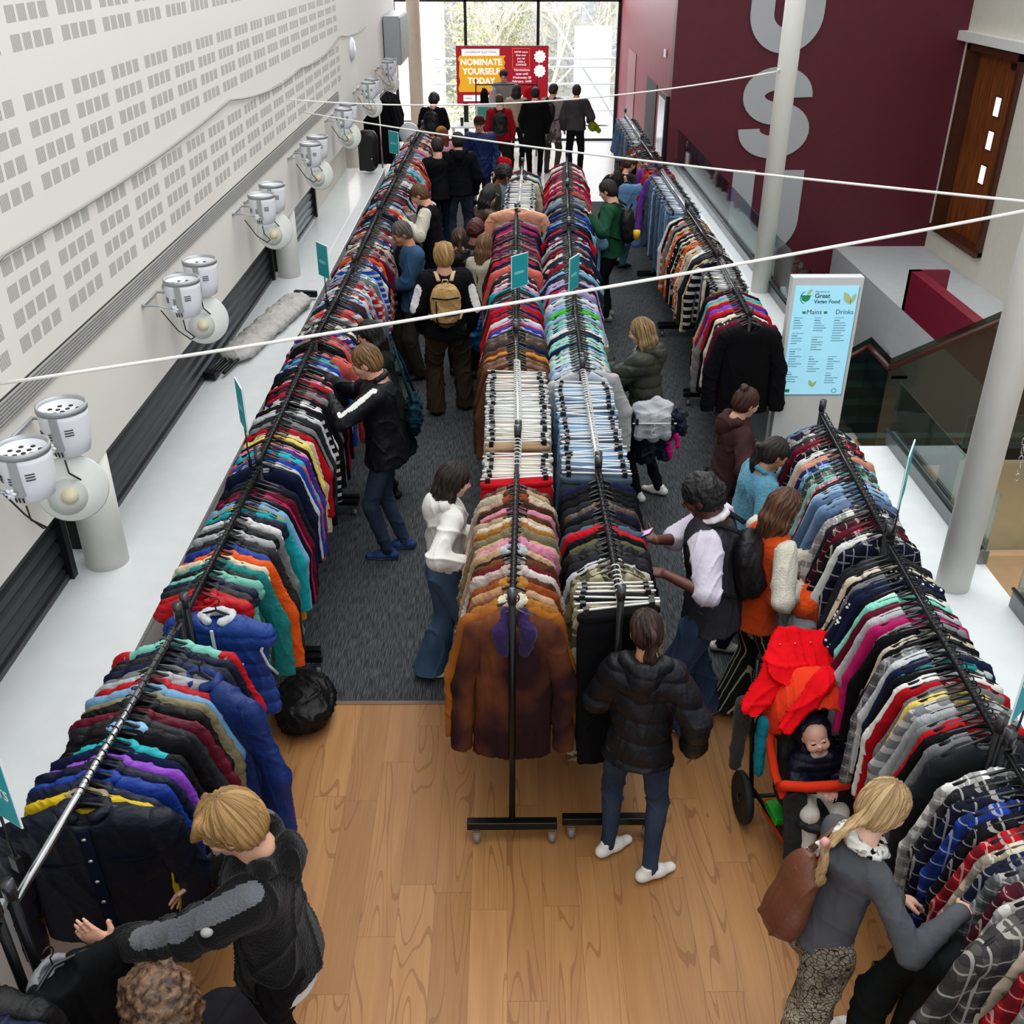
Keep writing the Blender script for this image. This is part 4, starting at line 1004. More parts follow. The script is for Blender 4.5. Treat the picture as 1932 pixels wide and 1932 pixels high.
def person(name, label, X, Y, face, h=1.72, detail=.0085, male=True, skin='fair', hair=('short', 'brown'), lean=.06, head=(.35, 0, 0), hands=None, feet=((-.10, 0), (.11, .03)), ftoe=(0.0, 0.0), top=None, legs=None, shoes='#222222', z0=0, twist=0, curl=.55, extra=None, group=None, bulk=1.0, cat='person', knee=(0, .05), tor=(0, 0), hz=0.0):
    """local frame: x to the person's right, y forward, z up; face = heading (0 looks down the hall, +90 to the wall side)"""
    s = h / 1.72; A = R(face)
    root = thing('person', label, 'person', (X, Y, z0), A, group)
    c_, s_ = math.cos(-A), math.sin(-A)
    def loc(p):
        if p[0] == 'l': return np.array(p[1:], float)
        x, y, z = p[0] - X, p[1] - Y, p[2] - z0
        return np.array((x * c_ - y * s_, x * s_ + y * c_, z))
    bw = (1.0 if male else .9) * bulk
    pz = .93 * s - hz; pelvis = np.array((tor[0], tor[1], pz)); M = rot('X', -lean) @ rot('Z', -twist)
    up = lambda x, y, z: pelvis + M @ np.array((x * s, y * s, z * s), float)
    F = M @ np.array((0, 1, 0), float)
    sh = {1: up(.175 * bw, 0, .47), -1: up(-.175 * bw, 0, .47)}
    neck = up(0, -.01, .545); hc = neck + (M @ np.array((0, .03, .135), float)) * s
    HM_ = M @ rot('Z', -head[1]) @ rot('Y', head[2]) @ rot('X', -head[0] * .72)
    hc = neck + HM_ @ np.array((0, .018, .145), float) * s
    hs = s * (1.0 if male else .97)
    hp = lambda x, y, z: hc + HM_ @ np.array((x, y, z), float) * hs
    hip = {1: up(.088, 0, -.02), -1: up(-.088, 0, -.02)}
    fd = {-1: np.array((feet[0][0], feet[0][1], .085 * s)), 1: np.array((feet[1][0], feet[1][1], .085 * s))}
    for k, f_ in ((-1, feet[0]), (1, feet[1])):
        if len(f_) > 2: fd[k][2] += f_[2]
    kn = {}
    for k in (-1, 1):
        kn[k], fd[k] = ik(hip[k], fd[k], .43 * s, .43 * s, (k * .25 + knee[0], 1, .0))
    arms = {}
    hands = hands or {}
    for k in (-1, 1):
        hd = hands.get(k)
        if hd is None: hd = dict(t=('l', sh[k][0] + k * .07, sh[k][1] + .08 + .1 * abs(lean), sh[k][2] - .50 * s))
        elif not isinstance(hd, dict): hd = dict(t=hd)
        t = loc(hd['t']); el, t = ik(sh[k], t, .285 * s, .25 * s, hd.get('pole', (k * .55, -.5, -.8)))
        arms[k] = (el, t, hd)
    HF = lambda *a: HM_ @ np.array(a, float)
    # ---- body
    B = Soft(detail)
    e = lambda c, r, k=.02, sub=False: B.ell(hp(*c), np.array(r) * hs, HM_, k, sub)
    e((0, -.012, .022), (.075, .095, .093)); e((0, .026, -.035), (.056, .066, .075), .03); e((0, .066, -.088), (.026, .022, .02), .03)
    for k in (-1, 1):
        e((k * .035, .062, -.022), (.028, .026, .03), .02)
        e((k * .03, .106, .006), (.017, .012, .011), .012, True); e((k * .03, .084, .004), (.0145, .014, .0125), .003)
        e((k * .077, -.008, -.008), (.010, .02, .032), .006)
        B.cone(hp(k * .044, .082, .022), hp(k * .014, .094, .019), .009 * hs, .009 * hs, .012)
        B.cone(hp(k * .02, .088, -.055), hp(0, .098, -.053), .0065 * hs, .0085 * hs, .006)
    B.cone(hp(0, .092, .012), hp(0, .116, -.024), .0085 * hs, .0125 * hs, .01)
    e((-.011, .106, -.03), (.009, .01, .007), .006); e((.011, .106, -.03), (.009, .01, .007), .006)
    nr = (.056 if male else .047) * s
    B.cone(hp(0, -.018, -.06), neck, nr, nr * 1.08, .02)
    B.cone(neck, up(0, -.005, .46), nr * 1.1, .07 * s, .04)
    B.cone(up(-.12 * bw, 0, .46), up(.12 * bw, 0, .46), .055 * s, .055 * s, .05, F, .8)
    B.cone(up(0, 0, .02), up(0, .01, .20), .15 * s * bw, .13 * s * bw, .04, F, .68); B.cone(up(0, .01, .20), up(0, 0, .40), .13 * s * bw, .155 * s * bw, .04, F, .68)
    for k in (-1, 1):
        B.cone(hip[k], kn[k], .074 * s, .045 * s, .03); B.cone(kn[k], fd[k], .044 * s, .028 * s, .02)
        fdx = np.array((math.sin(ftoe[(k + 1) // 2]), math.cos(ftoe[(k + 1) // 2]), 0))
        B.cone(fd[k] - (0, 0, .03 * s), fd[k] + fdx * .14 * s - (0, 0, .052 * s), .024 * s, .018 * s, .02)
        el, t, hd = arms[k]
        B.cone(sh[k], el, .05 * s * bw, .04 * s, .02); B.cone(el, t, .039 * s, .026 * s, .02)
        d = (t - el) / np.linalg.norm(t - el)
        dd = np.array(hd.get('d', d), float)
        hand(B, t, dd, hd.get('n', (-k * .8, .1, -.6)), s * (1.0 if male else .92), hd.get('curl', curl), 1 if k == 1 else -1) if detail < .0125 else B.cone(t, t + dd * .13 * s, .03 * s, .028 * s, .02, (1, 0, 0), .6)
    skm = skinmat(SK.get(skin, skin)); me = B.mesh('body', None, 1)
    lipc = {'dark': '#5a2a26', 'brown': '#8a4638'}.get(skin, '#b0625a')
    IM = HM_.T
    def pf(c):
        l = ((c - hc) @ IM.T) / hs; ix = np.zeros(len(c))
        x, y, z = l[:, 0], l[:, 1], l[:, 2]; ax = np.abs(x)
        ix[((ax / .024) ** 2 + ((z + .054) / .009) ** 2 < 1) & (y > .075)] = 1
        ix[(((ax - .03) / .0145) ** 2 + ((z - .004) / .0062) ** 2 < 1) & (y > .07)] = 2
        ix[(ax > .014) & (ax < .048) & (np.abs(z - .026 + (ax - .03) ** 2 * 6) < .0048) & (y > .07)] = 3
        return ix
    paint(me, [skm, solid('lips_' + lipc, lipc, .5), solid('eye_dark', '#241a16', .25), solid('brow_' + hair[1], HR.get(hair[1], hair[1]), .9)], pf)
    link('body', me, root)
    # ---- hair
    st, hcol = hair[0], HR.get(hair[1], hair[1]); hm = cloth('hair', hcol, hair[2] if len(hair) > 2 else None)
    H = Soft(max(detail, .008) * .9)
    he = lambda c, r, k=.02, sub=False: H.ell(hp(*c), np.array(r) * hs, HM_, k, sub)
    hcn = lambda a, b, ra, rb, k=.03, n=None, fl=1: H.cone(hp(*a), hp(*b), ra * hs, rb * hs, k, n, fl)
    seed = int(abs(X * 97 + Y * 31)) % 1000
    if st not in ('bald',):
        t = {'short': .013, 'crop': .005, 'mop': .024, 'curly': .028, 'long': .014, 'ponytail': .01, 'bun': .012, 'bob': .016, 'afro': .024, 'braid': .01}.get(st, .012)
        he((0, -.02, .032), (.077 + t, .092 + t, .088 + t)); he((0, -.05, -.02), (.070 + t * .8, .055 + t, .07 + t * .5), .03)
        if st in ('mop',):
            for q in range(7): hcn((-.06 + .02 * q, .045, .095), (-.055 + .018 * q, .098, .052 - .012 * math.sin(q)), .026, .017, .015)
        if st in ('curly',):
            rr = random.Random(seed)
            for q in range(46):
                v = Vector((rr.gauss(0, 1), rr.gauss(-.25, .8), rr.gauss(.5, .7))).normalized()
                if v.y > .5 and v.z < .3: continue
                he((v.x * .086, -.01 + v.y * .10, .03 + v.z * .10), (.024, .024, .024), .01)
        fz = .066 if st in ('short', 'crop', 'afro', 'ponytail', 'bun', 'braid') else .058
        if st == 'mop': fz = .03
        if st == 'curly': fz = .055
        he((0, .108, fz - .125), (.069, .072, .125), .014, True)
        he((0, .03, -.105), (.085, .07, .06), .01, True)
        if st in ('short', 'crop', 'mop', 'curly', 'afro'):
            for k in (-1, 1): he((k * .085, .012, -.022), (.022, .03, .042), .008, True)
        if st in ('long', 'bob'):
            Ld = .17 if st == 'bob' else .34
            for k in (-1, 1):
                a0 = np.array(hp(k * .070, -.012, .0)); dwn = np.array((0, 0, -1.0)); a1 = hp(k * .078, -.03, -.10)
                H.cone(a0, a1, .026 * hs, .03 * hs, .03)
                H.cone(a1, a1 + dwn * (Ld - .1) * s + F * (-.02 if st == 'long' else .0), .03 * hs, .018 * hs, .03)
                b1 = hp(k * .035, -.075, -.09); H.cone(hp(k * .03, -.08, .02), b1, .045 * hs, .042 * hs, .03)
                H.cone(b1, b1 + dwn * Ld * .8 * s - F * .05, .042 * hs, .022 * hs, .03)
            b1 = hp(0, -.09, -.10); H.cone(b1, b1 + dwn * Ld * .95 * s - F * .055, .045 * hs, .02 * hs, .03)
        if st == 'ponytail':
            p0 = hp(0, -.115, .03); p1 = hp(0, -.155, -.0); dwn = np.array((0, 0, -1.0)); H.cone(p0, p1, .022 * hs, .026 * hs, .02); p2 = p1 + dwn * .13 * s - F * .02; H.cone(p1, p2, .028 * hs, .03 * hs, .02); H.cone(p2, p2 + dwn * .14 * s, .03 * hs, .01 * hs, .02)
        if st == 'bun': he((0, -.085, .118), (.034, .034, .028), .012); he((.015, -.10, .105), (.024, .02, .02), .008)
        if st == 'braid':
            p = hp(0, -.105, -.03)
            for q in range(7):
                p2 = p + np.array((.008 * (-1) ** q, 0, -.026)) * s - F * (.03 if q < 5 else .005); H.cone(p, p2, (.024 - .001 * q) * hs, (.020 - .001 * q) * hs, .006); p = p2
            H.cone(p, p + np.array((0, 0, -.14)) * s, .017 * hs, .026 * hs, .01)
        def hc2(v):
            l = ((v - hc) @ HM_) / hs - np.array((0, -.03, .02)); az = np.arctan2(l[:, 0], l[:, 1]); return l, az
        def hd(v, N):
            l, az = hc2(v); w = az + .25 * np.sin(l[:, 2] * 22 + seed); return (.0035 * np.sin(w * 15 + seed) + .002 * np.sin(w * 31 + l[:, 2] * 9)).astype(np.float32)
        hme = H.mesh('hair', folds(seed, .006, 38, (1, 1, 1)) if st in ('curly', 'afro') else (None if st == 'crop' else hd), 1)
        vv = np.empty(len(hme.vertices) * 3, np.float32); hme.vertices.foreach_get('co', vv); vv = vv.reshape(-1, 3); l, az = hc2(vv)
        fq = 30 if st in ('curly', 'afro') else 3.2
        sv = np.stack([np.cos(az) * 13, np.sin(az) * 13, l[:, 2] * fq], 1).astype(np.float32)
        if st in ('curly', 'afro'): sv = (l * 45).astype(np.float32)
        ta = hme.attributes.new('strand', 'FLOAT_VECTOR', 'POINT'); ta.data.foreach_set('vector', sv.ravel())
        hme.materials.append(hm); link('hair', hme, root)
    # ---- clothes
    layers0 = top[-1] if isinstance(top, list) else top
    L_ = legs or dict(c='#1b1e28')
    g = L_.get('g', .012) * s; T_ = Soft(detail * 1.15)
    if L_.get('skirt'):
        T_.cone(up(0, 0, 0), np.array((0, .02, L_['skirt'])), .17 * s * bw, .2 * s, .03, F, .8); T_.cut((0, 0, L_['skirt']), (0, 0, -1))
    T_.cone(up(-.05, 0, .02), up(.05, 0, .02), (.12 * bw) * s + g, (.12 * bw) * s + g, .03, F, .86)
    T_.cone(up(0, 0, .02), up(0, 0, .10), .142 * s * bw + g, .135 * s * bw + g, .03, F, .74)
    fl = L_.get('flare', 0)
    for k in (-1, 1):
        an = fd[k] + (0, 0, -.045 * s)
        T_.cone(hip[k], kn[k], .086 * s + g, .058 * s + g + fl * .1, .03); T_.cone(kn[k], an, .058 * s + g + fl * .1, .040 * s + g + fl, .02)
    T_.cut((0, 0, max(.035, L_.get('cuff', .05))), (0, 0, -1)); T_.cut(up(0, 0, .125 if (layers0.get('hem', -.04) > -.03) else .04), M @ np.array((0, 0, 1), float))
    lm = L_['m'] if 'm' in L_ else cloth(L_.get('k', 'plain'), L_['c'], L_.get('c2'))
    tm = T_.mesh('trousers', folds(seed + 1, L_.get('fold', .006), 13), 1); tm.materials.append(lm); link('trousers' if not L_.get('skirt') else 'skirt', tm, root)
    # shoes
    for k in (-1, 1):
        a = ftoe[(k + 1) // 2]; fx = np.array((math.sin(a), math.cos(a), 0)); p = np.array((fd[k][0], fd[k][1], fd[k][2] - .085 * s))
        if p[2] < -.01: p[2] = 0
        Q = Soft(.007 if detail < .011 else .012)
        Q.cone(p - fx * .045 * s + (0, 0, .042), p + fx * .075 * s + (0, 0, .040), .037 * s, .040 * s, .02, (0, 0, 1), .95); Q.cone(p + fx * .06 * s + (0, 0, .034), p + fx * .155 * s + (0, 0, .028), .040 * s, .032 * s, .02, (0, 0, 1), .75)
        Q.cone(p - fx * .02 * s + (0, 0, .05), p - fx * .01 * s + (0, 0, .085), .036 * s, .034 * s, .02); Q.cut(p + (0, 0, .001), (0, 0, -1)); Q.cut(p + (0, 0, .10), (0, 0, 1))
        me = Q.mesh('shoe', None, 1)
        sm = solid('shoe_' + shoes, shoes, .6); so_ = solid('sole_white' if shoes != '#101010' else 'sole_dark', '#dedbd2' if shoes != '#101010' else '#1a1a1a', .7)
        zz = p[2]
        paint(me, [sm, so_], lambda c: (c[:, 2] < zz + .02).astype(int)); sho = link('shoe', me, root)
        if detail < .009:
            m = MB(); sx = np.array((fx[1], -fx[0], 0))
            for q in range(4): b_ = p + fx * (.03 + .022 * q) * s + np.array((0, 0, (.082 - .007 * q))); m.tube([b_ - sx * .024, b_ + (0, 0, .004), b_ + sx * .024], .0035, 5)
            m.build('lace', wht, sho)
    # top
    layers = top if isinstance(top, list) else [top]
    for li, tp in enumerate(layers):
        g = tp.get('g', .014) * s; hem = tp.get('hem', -.04); kd = tp.get('k', 'plain'); bz = tp.get('bulge', 0)
        Q = Soft(detail * 1.15)
        for (a, b, ra, rb) in ((.0, .20, .158, .142), (.20, .40, .142, .162)):
            Q.cone(up(0, 0, a), up(0, .005, b), ra * s * bw + g, rb * s * bw + g, .04, F, .74)
        Q.cone(up(-.13 * bw, 0, .445), up(.13 * bw, 0, .445), .062 * s + g, .062 * s + g, .05, F, .9); Q.cone(up(0, -.01, .44), neck - (neck - up(0, 0, .44)) * .22, .11 * s + g * .6, nr + .012 + g * .2, .03)
        if hem < .02: Q.cone(up(0, 0, .05), up(0, .0, hem - .03), .16 * s * bw + g, (.186 + bz) * s * bw + g * 1.15, .03, F, .8)
        Q.cut(up(0, 0, hem), M @ np.array((0, 0, -1), float))
        Q.cut(neck + M @ np.array((0, 0, tp.get('neckz', .0)), float) * s, M @ np.array((0, -.25, 1), float) / 1.03)
        sc = tp.get('sl', 1.0)
        if sc > 0 and not tp.get('slc'):
            sleeves(Q, arms, sh, g, s, bw, sc, tp)
        dsp = puffs(tp.get('pitch', .1), .016, seed) if kd == 'nylon' and tp.get('puff') else folds(seed + 2 + li, tp.get('fold', .008), 12)
        me = Q.mesh('top', dsp, 1); base = cloth(kd, tp['c'], tp.get('c2'))
        mats = [base]; zones = tp.get('zones', [])
        for zf, zm in zones: mats.append(zm)
        if zones:
            ctx = dict(sh=sh, arms=arms, up=up, M=M, pelvis=pelvis, s=s, neck=neck, F=F)
            def zp(c, zones=zones, ctx=ctx):
                ix = np.zeros(len(c), int)
                for i, (zf, zm) in enumerate(zones): ix[zf(c, ctx)] = i + 1
                return ix
            paint(me, mats, zp)
        else: me.materials.append(base)
        link(tp.get('name', 'jumper'), me, root)
        if sc > 0 and tp.get('slc'):
            for k in (-1, 1):
                Q = Soft(detail * 1.15); sleeves(Q, {k: arms[k]}, sh, g * .9, s, bw, sc, tp); me = Q.mesh('sleeve', folds(seed + 5 + k, .007, 14), 1); me.materials.append(cloth(tp.get('slk', kd), tp['slc'])); link('sleeve', me, root)
        if tp.get('hood'):
            Q = Soft(detail * 1.15); b = neck - F * (.075 * s + g)
            rr = .04 * s
            for k in (-1, 1):
                Q.cone(b - (0, 0, .06), b + M @ np.array((k * .10, .075, .01)) * s, rr * 1.25, rr, .03); Q.cone(b + M @ np.array((k * .10, .075, .01)) * s, b + M @ np.array((k * .055, .165, -.035)) * s, rr * .9, rr * .5, .02)
            Q.cone(b - (0, 0, .03), b - (0, 0, .15), rr * 1.9, rr * 1.5, .04, F, .6); Q.ell(neck + M @ np.array((0, 0, .045)) * s, (.062 * s, .062 * s, .09 * s), None, .015, True)
            me = Q.mesh('hood', puffs(.08, .01, seed) if tp.get('puff') else folds(seed + 7, .006, 16), 1); me.materials.append(base if not tp.get('hoodc') else cloth(kd, tp['hoodc'])); link('hood', me, root)
        if tp.get('collar'):
            Q = Soft(detail); 
            pts = [neck + M @ np.array((math.cos(a) * .066, math.sin(a) * .068 + .004, .012 - .03 * math.sin(a))) * s for a in [R(q) for q in range(110, 431, 40)]]
            for p, q in zip(pts, pts[1:]): Q.cone(p, q, .021 * s, .021 * s, .01)
            me = Q.mesh('collar', None, 1); me.materials.append(cloth(kd, tp['collar'])); link('collar', me, root)
    if extra: extra(dict(root=root, up=up, M=M, F=F, sh=sh, arms=arms, hp=hp, HM=HM_, hc=hc, hs=hs, s=s, neck=neck, detail=detail, hip=hip, kn=kn, fd=fd, pelvis=pelvis, bw=bw, loc=loc))
    return root
def sleeves(Q, arms, sh, g, s, bw, sc, tp):
    for k, (el, t, hd) in arms.items():
        Q.cone(sh[k] , el, .056 * s * bw + g, .047 * s + g, .03)
        if sc > .6:
            e2 = el + (t - el) * min(1, (sc - .5) * 2) * .98
            Q.cone(el, e2, .047 * s + g, .033 * s + g * .8 + tp.get('wide', 0), .02)
def backpack(ctx, label, h1, h2=None, size=(.145, .075, .22), strap='#1b1b1d', k='nylon'):
    """a rucksack on the back with two shoulder straps"""
    up, M, F, s = ctx['up'], ctx['M'], ctx['F'], ctx['s']; rt = ctx['root']
    t = thing('backpack', label, 'backpack', rt.location, rt.rotation_euler[2])
    Q = Soft(.011); c = up(0, -.215, .27); Mi = np.array(M)
    Q.ell(up(0, -.20, .36), (size[0], size[1], .13), Mi, .05); Q.ell(up(0, -.205, .24), (size[0] * 1.05, size[1] * 1.1, size[2] * .9), Mi, .05); Q.ell(up(0, -.255, .17), (size[0] * .8, size[1] * .75, .10), Mi, .02)
    me = Q.mesh('pack', folds(5, .006, 16), 1); me.materials.append(cloth(k, h1)); link('pack', me, t)
    for k_ in (-1, 1):
        m = MB().tube([up(k_ * .06, -.17, .50), up(k_ * .085, -.06, .555), up(k_ * .105, .045, .53), up(k_ * .115, .135, .42), up(k_ * .13, .12, .28), up(k_ * .165, -.02, .16), up(k_ * .13, -.16, .12)], .021, 8, flat=.5)
        m.build('strap', cloth('plain', strap), t)
    m = MB().tube([up(-.03, -.24, .49), up(-.02, -.25, .53), up(.02, -.25, .53), up(.03, -.24, .49)], .008, 6); m.build('handle', cloth('plain', strap), t)
    if h2:
        for z in (.12, .20, .36): MB().tube([up(-.13, -.27, z), up(0, -.325, z), up(.13, -.27, z)], .008, 6).build('strap', cloth('plain', h2), t)
        MB().tube([up(-.09, -.26, .33), up(-.09, -.31, .18), up(-.07, -.29, .06)], .008, 6).build('strap', cloth('plain', h2), t)
    return t
def near_line(a, b, r):
    a, b = np.array(a, float), np.array(b, float)
    def f(c):
        ba = b - a; t = np.clip(((c - a) @ ba) / (ba @ ba), 0, 1); return np.linalg.norm(c - a - t[:, None] * ba, axis=1) < r
    return f
def arm_stripe(w=.024, off=.085, up_=1, end=.8):
    """band running down the outer side of each sleeve"""
    def f(c, x):
        m = np.zeros(len(c), bool)
        for k, (el, t, hd) in x['arms'].items():
            o = x['M'] @ np.array((k * .35, -.15, .95), float) if up_ else x['M'] @ np.array((k, 0, .3), float)
            o = o / np.linalg.norm(o) * off
            e2 = el + (t - el) * end
            m |= near_line(x['sh'][k] + o, el + o * .8, w)(c) | near_line(el + o * .8, e2 + o * .7, w)(c)
        return m
    return f

# man in a dark track top reaching to the jumper rail
person('p', 'bearded man in black track top with white shoulder stripes and dark jeans', -.93, 7.05, 88, 1.80, .008, hair=('short', 'mid', '#b08a58'), skin='fair', lean=.06, head=(.5, 0, 0),
       hands={1: dict(t=(-1.36, 7.24, 1.46), pole=(.6, -.3, -.7), d=(0, .8, -.2)), -1: dict(t=(-1.32, 6.98, 1.42), pole=(-.8, -.3, -.5), d=(.2, .8, -.4))},
       top=[dict(c='#0f1015', k='nylon', hem=-.10, g=.02, name='track_top', fold=.006, collar='#0f1015', zones=[(arm_stripe(.026, .066, 1, .12), wht)])], legs=dict(c='#121c36', k='denim', g=.006), shoes='#1f3a74', feet=((-.07, .02), (.10, -.10)))
person('p', 'woman with long black hair in a long dark green coat behind the track-top man', -1.02, 8.1, 95, 1.64, .010, male=False, hair=('long', 'black'), skin='fair', lean=.12, head=(.4, 0, 0),
       hands={1: (-1.30, 8.1, 1.3), -1: dict(t=(-1.33, 7.75, 1.32), d=(.2, .9, .1))}, top=[dict(c='#161d1b', hem=-.5, g=.03, bulge=.04, name='coat')], legs=dict(c='#101116'), shoes='#101010')
# white hoodie
person('p', 'woman in a cropped white hoodie and wide blue jeans holding a can', -.40, 5.45, -75, 1.62, .0075, male=False, hair=('bob', 'dark'), skin='pale', lean=.08, head=(.38, -.1, 0),
       hands={-1: dict(t=(-.13, 5.42, 1.18), pole=(-.6, -.4, -.8), d=(0, .9, .4), n=(.8, .2, -.2)), 1: dict(t=(-.20, 5.18, 1.10), pole=(.7, -.4, -.6), d=(0, .9, .25), n=(-.4, .2, -.8))},
       top=[dict(c='#dcdad5', hem=.06, g=.026, hood=True, name='hoodie', fold=.010)], legs=dict(c='#2c4763', k='denim', g=.022, flare=.045, fold=.009), shoes='#e8e4da', feet=((-.05, -.13), (.10, .12)), ftoe=(.3, .1))
# ponytail + black puffer
person('p', 'woman with a dark ponytail in a short black puffer jacket and navy jeans', .67, 3.84, -14, 1.60, .0075, bulk=.92, male=False, hair=('ponytail', 'black', '#5a3020'), skin='tan', lean=.10, head=(.5, -.35, 0),
       hands={-1: dict(t=('l', -.16, .30, 1.02)), 1: dict(t=('l', .27, .06, .86), pole=(.6, -.6, .1), d=(.1, .1, -1))}, top=[dict(c='#0e1015', k='nylon', puff=True, hem=-.08, g=.036, bulge=.01, hood=True, name='puffer_jacket', wide=.012, pitch=.12)],
       legs=dict(c='#131c33', k='denim', g=.004), shoes='#e6e3dc', feet=((-.13, .04), (.11, -.08)), ftoe=(.75, .9))
# man with jersey and phone
def jersey(ctx):
    up, M = ctx['up'], ctx['M']
    m = MB()
    for i, (a, b) in enumerate((((-.10, .36), (.02, .40)), ((-.09, .32), (.03, .35)), ((-.08, .285), (.03, .30)), ((-.02, .24), (.06, .30)), ((-.05, .22), (.0, .20)), ((-.06, .36), (-.04, .25)), ((.0, .39), (.03, .28)))):
        m.tube([up(a[0], .145, a[1]), up((a[0] + b[0]) / 2, .153, (a[1] + b[1]) / 2), up(b[0], .145, b[1])], .008, 6)
    m.build('chest_print', wht, ctx['root'])
def z_jersey(c, x):
    l = (c - x['pelvis']) @ x['M']; return (np.abs(l[:, 0]) > .135) & (l[:, 2] > .15)
def ex_jersey(ctx):
    jersey(ctx); backpack(ctx, 'black backpack worn by the man in the grey and white jersey', '#141417')
person('p', 'man with short black hair in a grey and lilac-white jersey looking at his phone', 1.24, 4.98, 68, 1.77, .0075, hair=('afro', 'black'), skin='dark', lean=.10, head=(.55, .0, 0),
       hands={1: dict(t=(.87, 4.98, 1.38), pole=(.9, -.2, -.5), d=(.0, .95, .15), n=(-.3, .1, .9)), -1: dict(t=(.90, 4.74, 1.30), pole=(-.7, -.4, -.6), d=(.1, .98, -.1), n=(.2, 0, -.9))},
       top=[dict(c='#34343a', hem=-.14, g=.034, sl=.55, name='jersey', collar='#d9d6da', slc='#c3bccb')], legs=dict(c='#1b2d4e', k='denim', g=.028, flare=.03, fold=.01), shoes='#d8d6d0', feet=((-.12, .06), (.12, -.02)), extra=ex_jersey)
# orange jumper
person('p', 'woman with long wavy brown hair in an orange top and striped flared trousers', 1.50, 5.02, -72, 1.66, .0085, male=False, hair=('long', 'brown', '#8a5a3a'), skin='fair', lean=.12, head=(.45, -.2, 0),
       hands={1: dict(t=(1.72, 4.92, 1.08), pole=(.6, -.5, -.5)), -1: dict(t=(1.84, 5.15, 1.15))}, top=[dict(c='#cf4a16', k='fur', hem=-.10, g=.024, slc='#ded8c8', slk='sherpa', name='fleece', bulge=.035, fold=.005)],
       legs=dict(c='#20241f', k='vstripe', c2='#b8b49c', g=.004, flare=.075, fold=.003), shoes='#101010', feet=((-.10, -.02), (.12, .06)))
person('p', 'woman in a pale blue fleece with dark hair tied back at the denim shirts', 1.60, 5.88, -82, 1.60, .009, male=False, hair=('ponytail', 'dark'), skin='tan', lean=.18, head=(.5, -.1, 0),
       hands={1: dict(t=(1.88, 5.62, 1.18)), -1: dict(t=(1.90, 5.9, 1.2))}, top=[dict(c='#5d97b0', k='fur', hem=-.12, g=.03, collar='#5d97b0', name='fleece', fold=.006)], legs=dict(c='#161a26', g=.01), shoes='#dfdcd4', feet=((-.12, .05), (.13, -.1)), ftoe=(.6, .3))
person('p', 'woman with hair in a bun and a brown hoodie beside the menu totem', 1.64, 6.68, -80, 1.60, .009, male=False, hair=('bun', 'black', '#7a3a24'), skin='fair', lean=.10, head=(.4, -.15, 0),
       hands={1: dict(t=(1.93, 6.3, 1.1)), -1: dict(t=(1.9, 6.8, 1.1))}, top=[dict(c='#3c2626', hem=-.10, g=.03, hood=True, name='hoodie')], legs=dict(c='#121318', g=.01), shoes='#101010')
person('p', 'woman with long blonde hair in an olive puffer jacket reaching for a pale shirt', 1.22, 8.02, 70, 1.66, .009, male=False, hair=('long', 'mid', '#d2b078'), skin='fair', lean=.08, head=(.35, .2, 0),
       hands={1: ('l', .12, .30, .98), -1: dict(t=(.84, 8.05, 1.36), pole=(-.3, -.4, -.9))}, top=[dict(c='#34342e', k='nylon', puff=True, hem=-.06, g=.045, hood=True, name='puffer_jacket', pitch=.11)], legs=dict(c='#14151b', g=.004), shoes='#e8e6e0', feet=((-.09, .0), (.10, -.16)), ftoe=(.4, .2))
def ex_green(ctx): backpack(ctx, 'black backpack with a yellow cup, on the man in green', '#17181d')
person('p', 'man in a green sweatshirt with a black backpack reaching towards navy tops', 1.38, 12.95, 70, 1.78, .010, hair=('short', 'dark'), lean=.05, head=(.45, .1, 0), hands={-1: dict(t=(1.06, 12.75, 1.38), pole=(-.6, -.3, -.8)), 1: None},
       top=[dict(c='#1c4631', hem=-.10, g=.03, name='sweatshirt')], legs=dict(c='#15161c', g=.012), shoes='#8a8a88', extra=ex_green)
person('p', 'woman in a fuzzy black jacket holding up pale blue jeans', 1.72, 15.4, -60, 1.64, .0125, male=False, hair=('ponytail', 'brown'), lean=.15, head=(.5, 0, 0), hands={1: (1.78, 15.1, 1.3), -1: (1.55, 15.3, 1.35)}, top=[dict(c='#141414', k='sherpa', hem=-.03, g=.04, name='jacket')], legs=dict(c='#4f7f8f', skirt=.3), shoes='#101010')
def ex_tan(ctx): backpack(ctx, 'tan backpack with black straps on the blond man', '#b8945e', '#17130f', strap='#cbb08a')
def z_sleeve(c, x):
    m = np.zeros(len(c), bool)
    for k, (el, t, hd) in x['arms'].items(): m |= near_line(x['sh'][k] + (el - x['sh'][k]) * .35 + np.array((k * .05, -.055, .02)), el + np.array((k * .045, -.05, 0)), .05)(c)
    return m
person('p', 'blond man seen from behind in black jacket with white arm patches and brown trousers', -.60, 9.9, 4, 1.78, .0085, hair=('mop', 'blond', '#d0a868'), skin='fair', lean=.03, head=(.1, 0, 0),
       top=[dict(c='#101013', hem=-.08, g=.042, name='jacket', zones=[(z_sleeve, wht)])], legs=dict(c='#3a2f26', g=.034, flare=.02, fold=.011), shoes='#101010', feet=((-.13, -.02), (.18, .10)), extra=ex_tan)
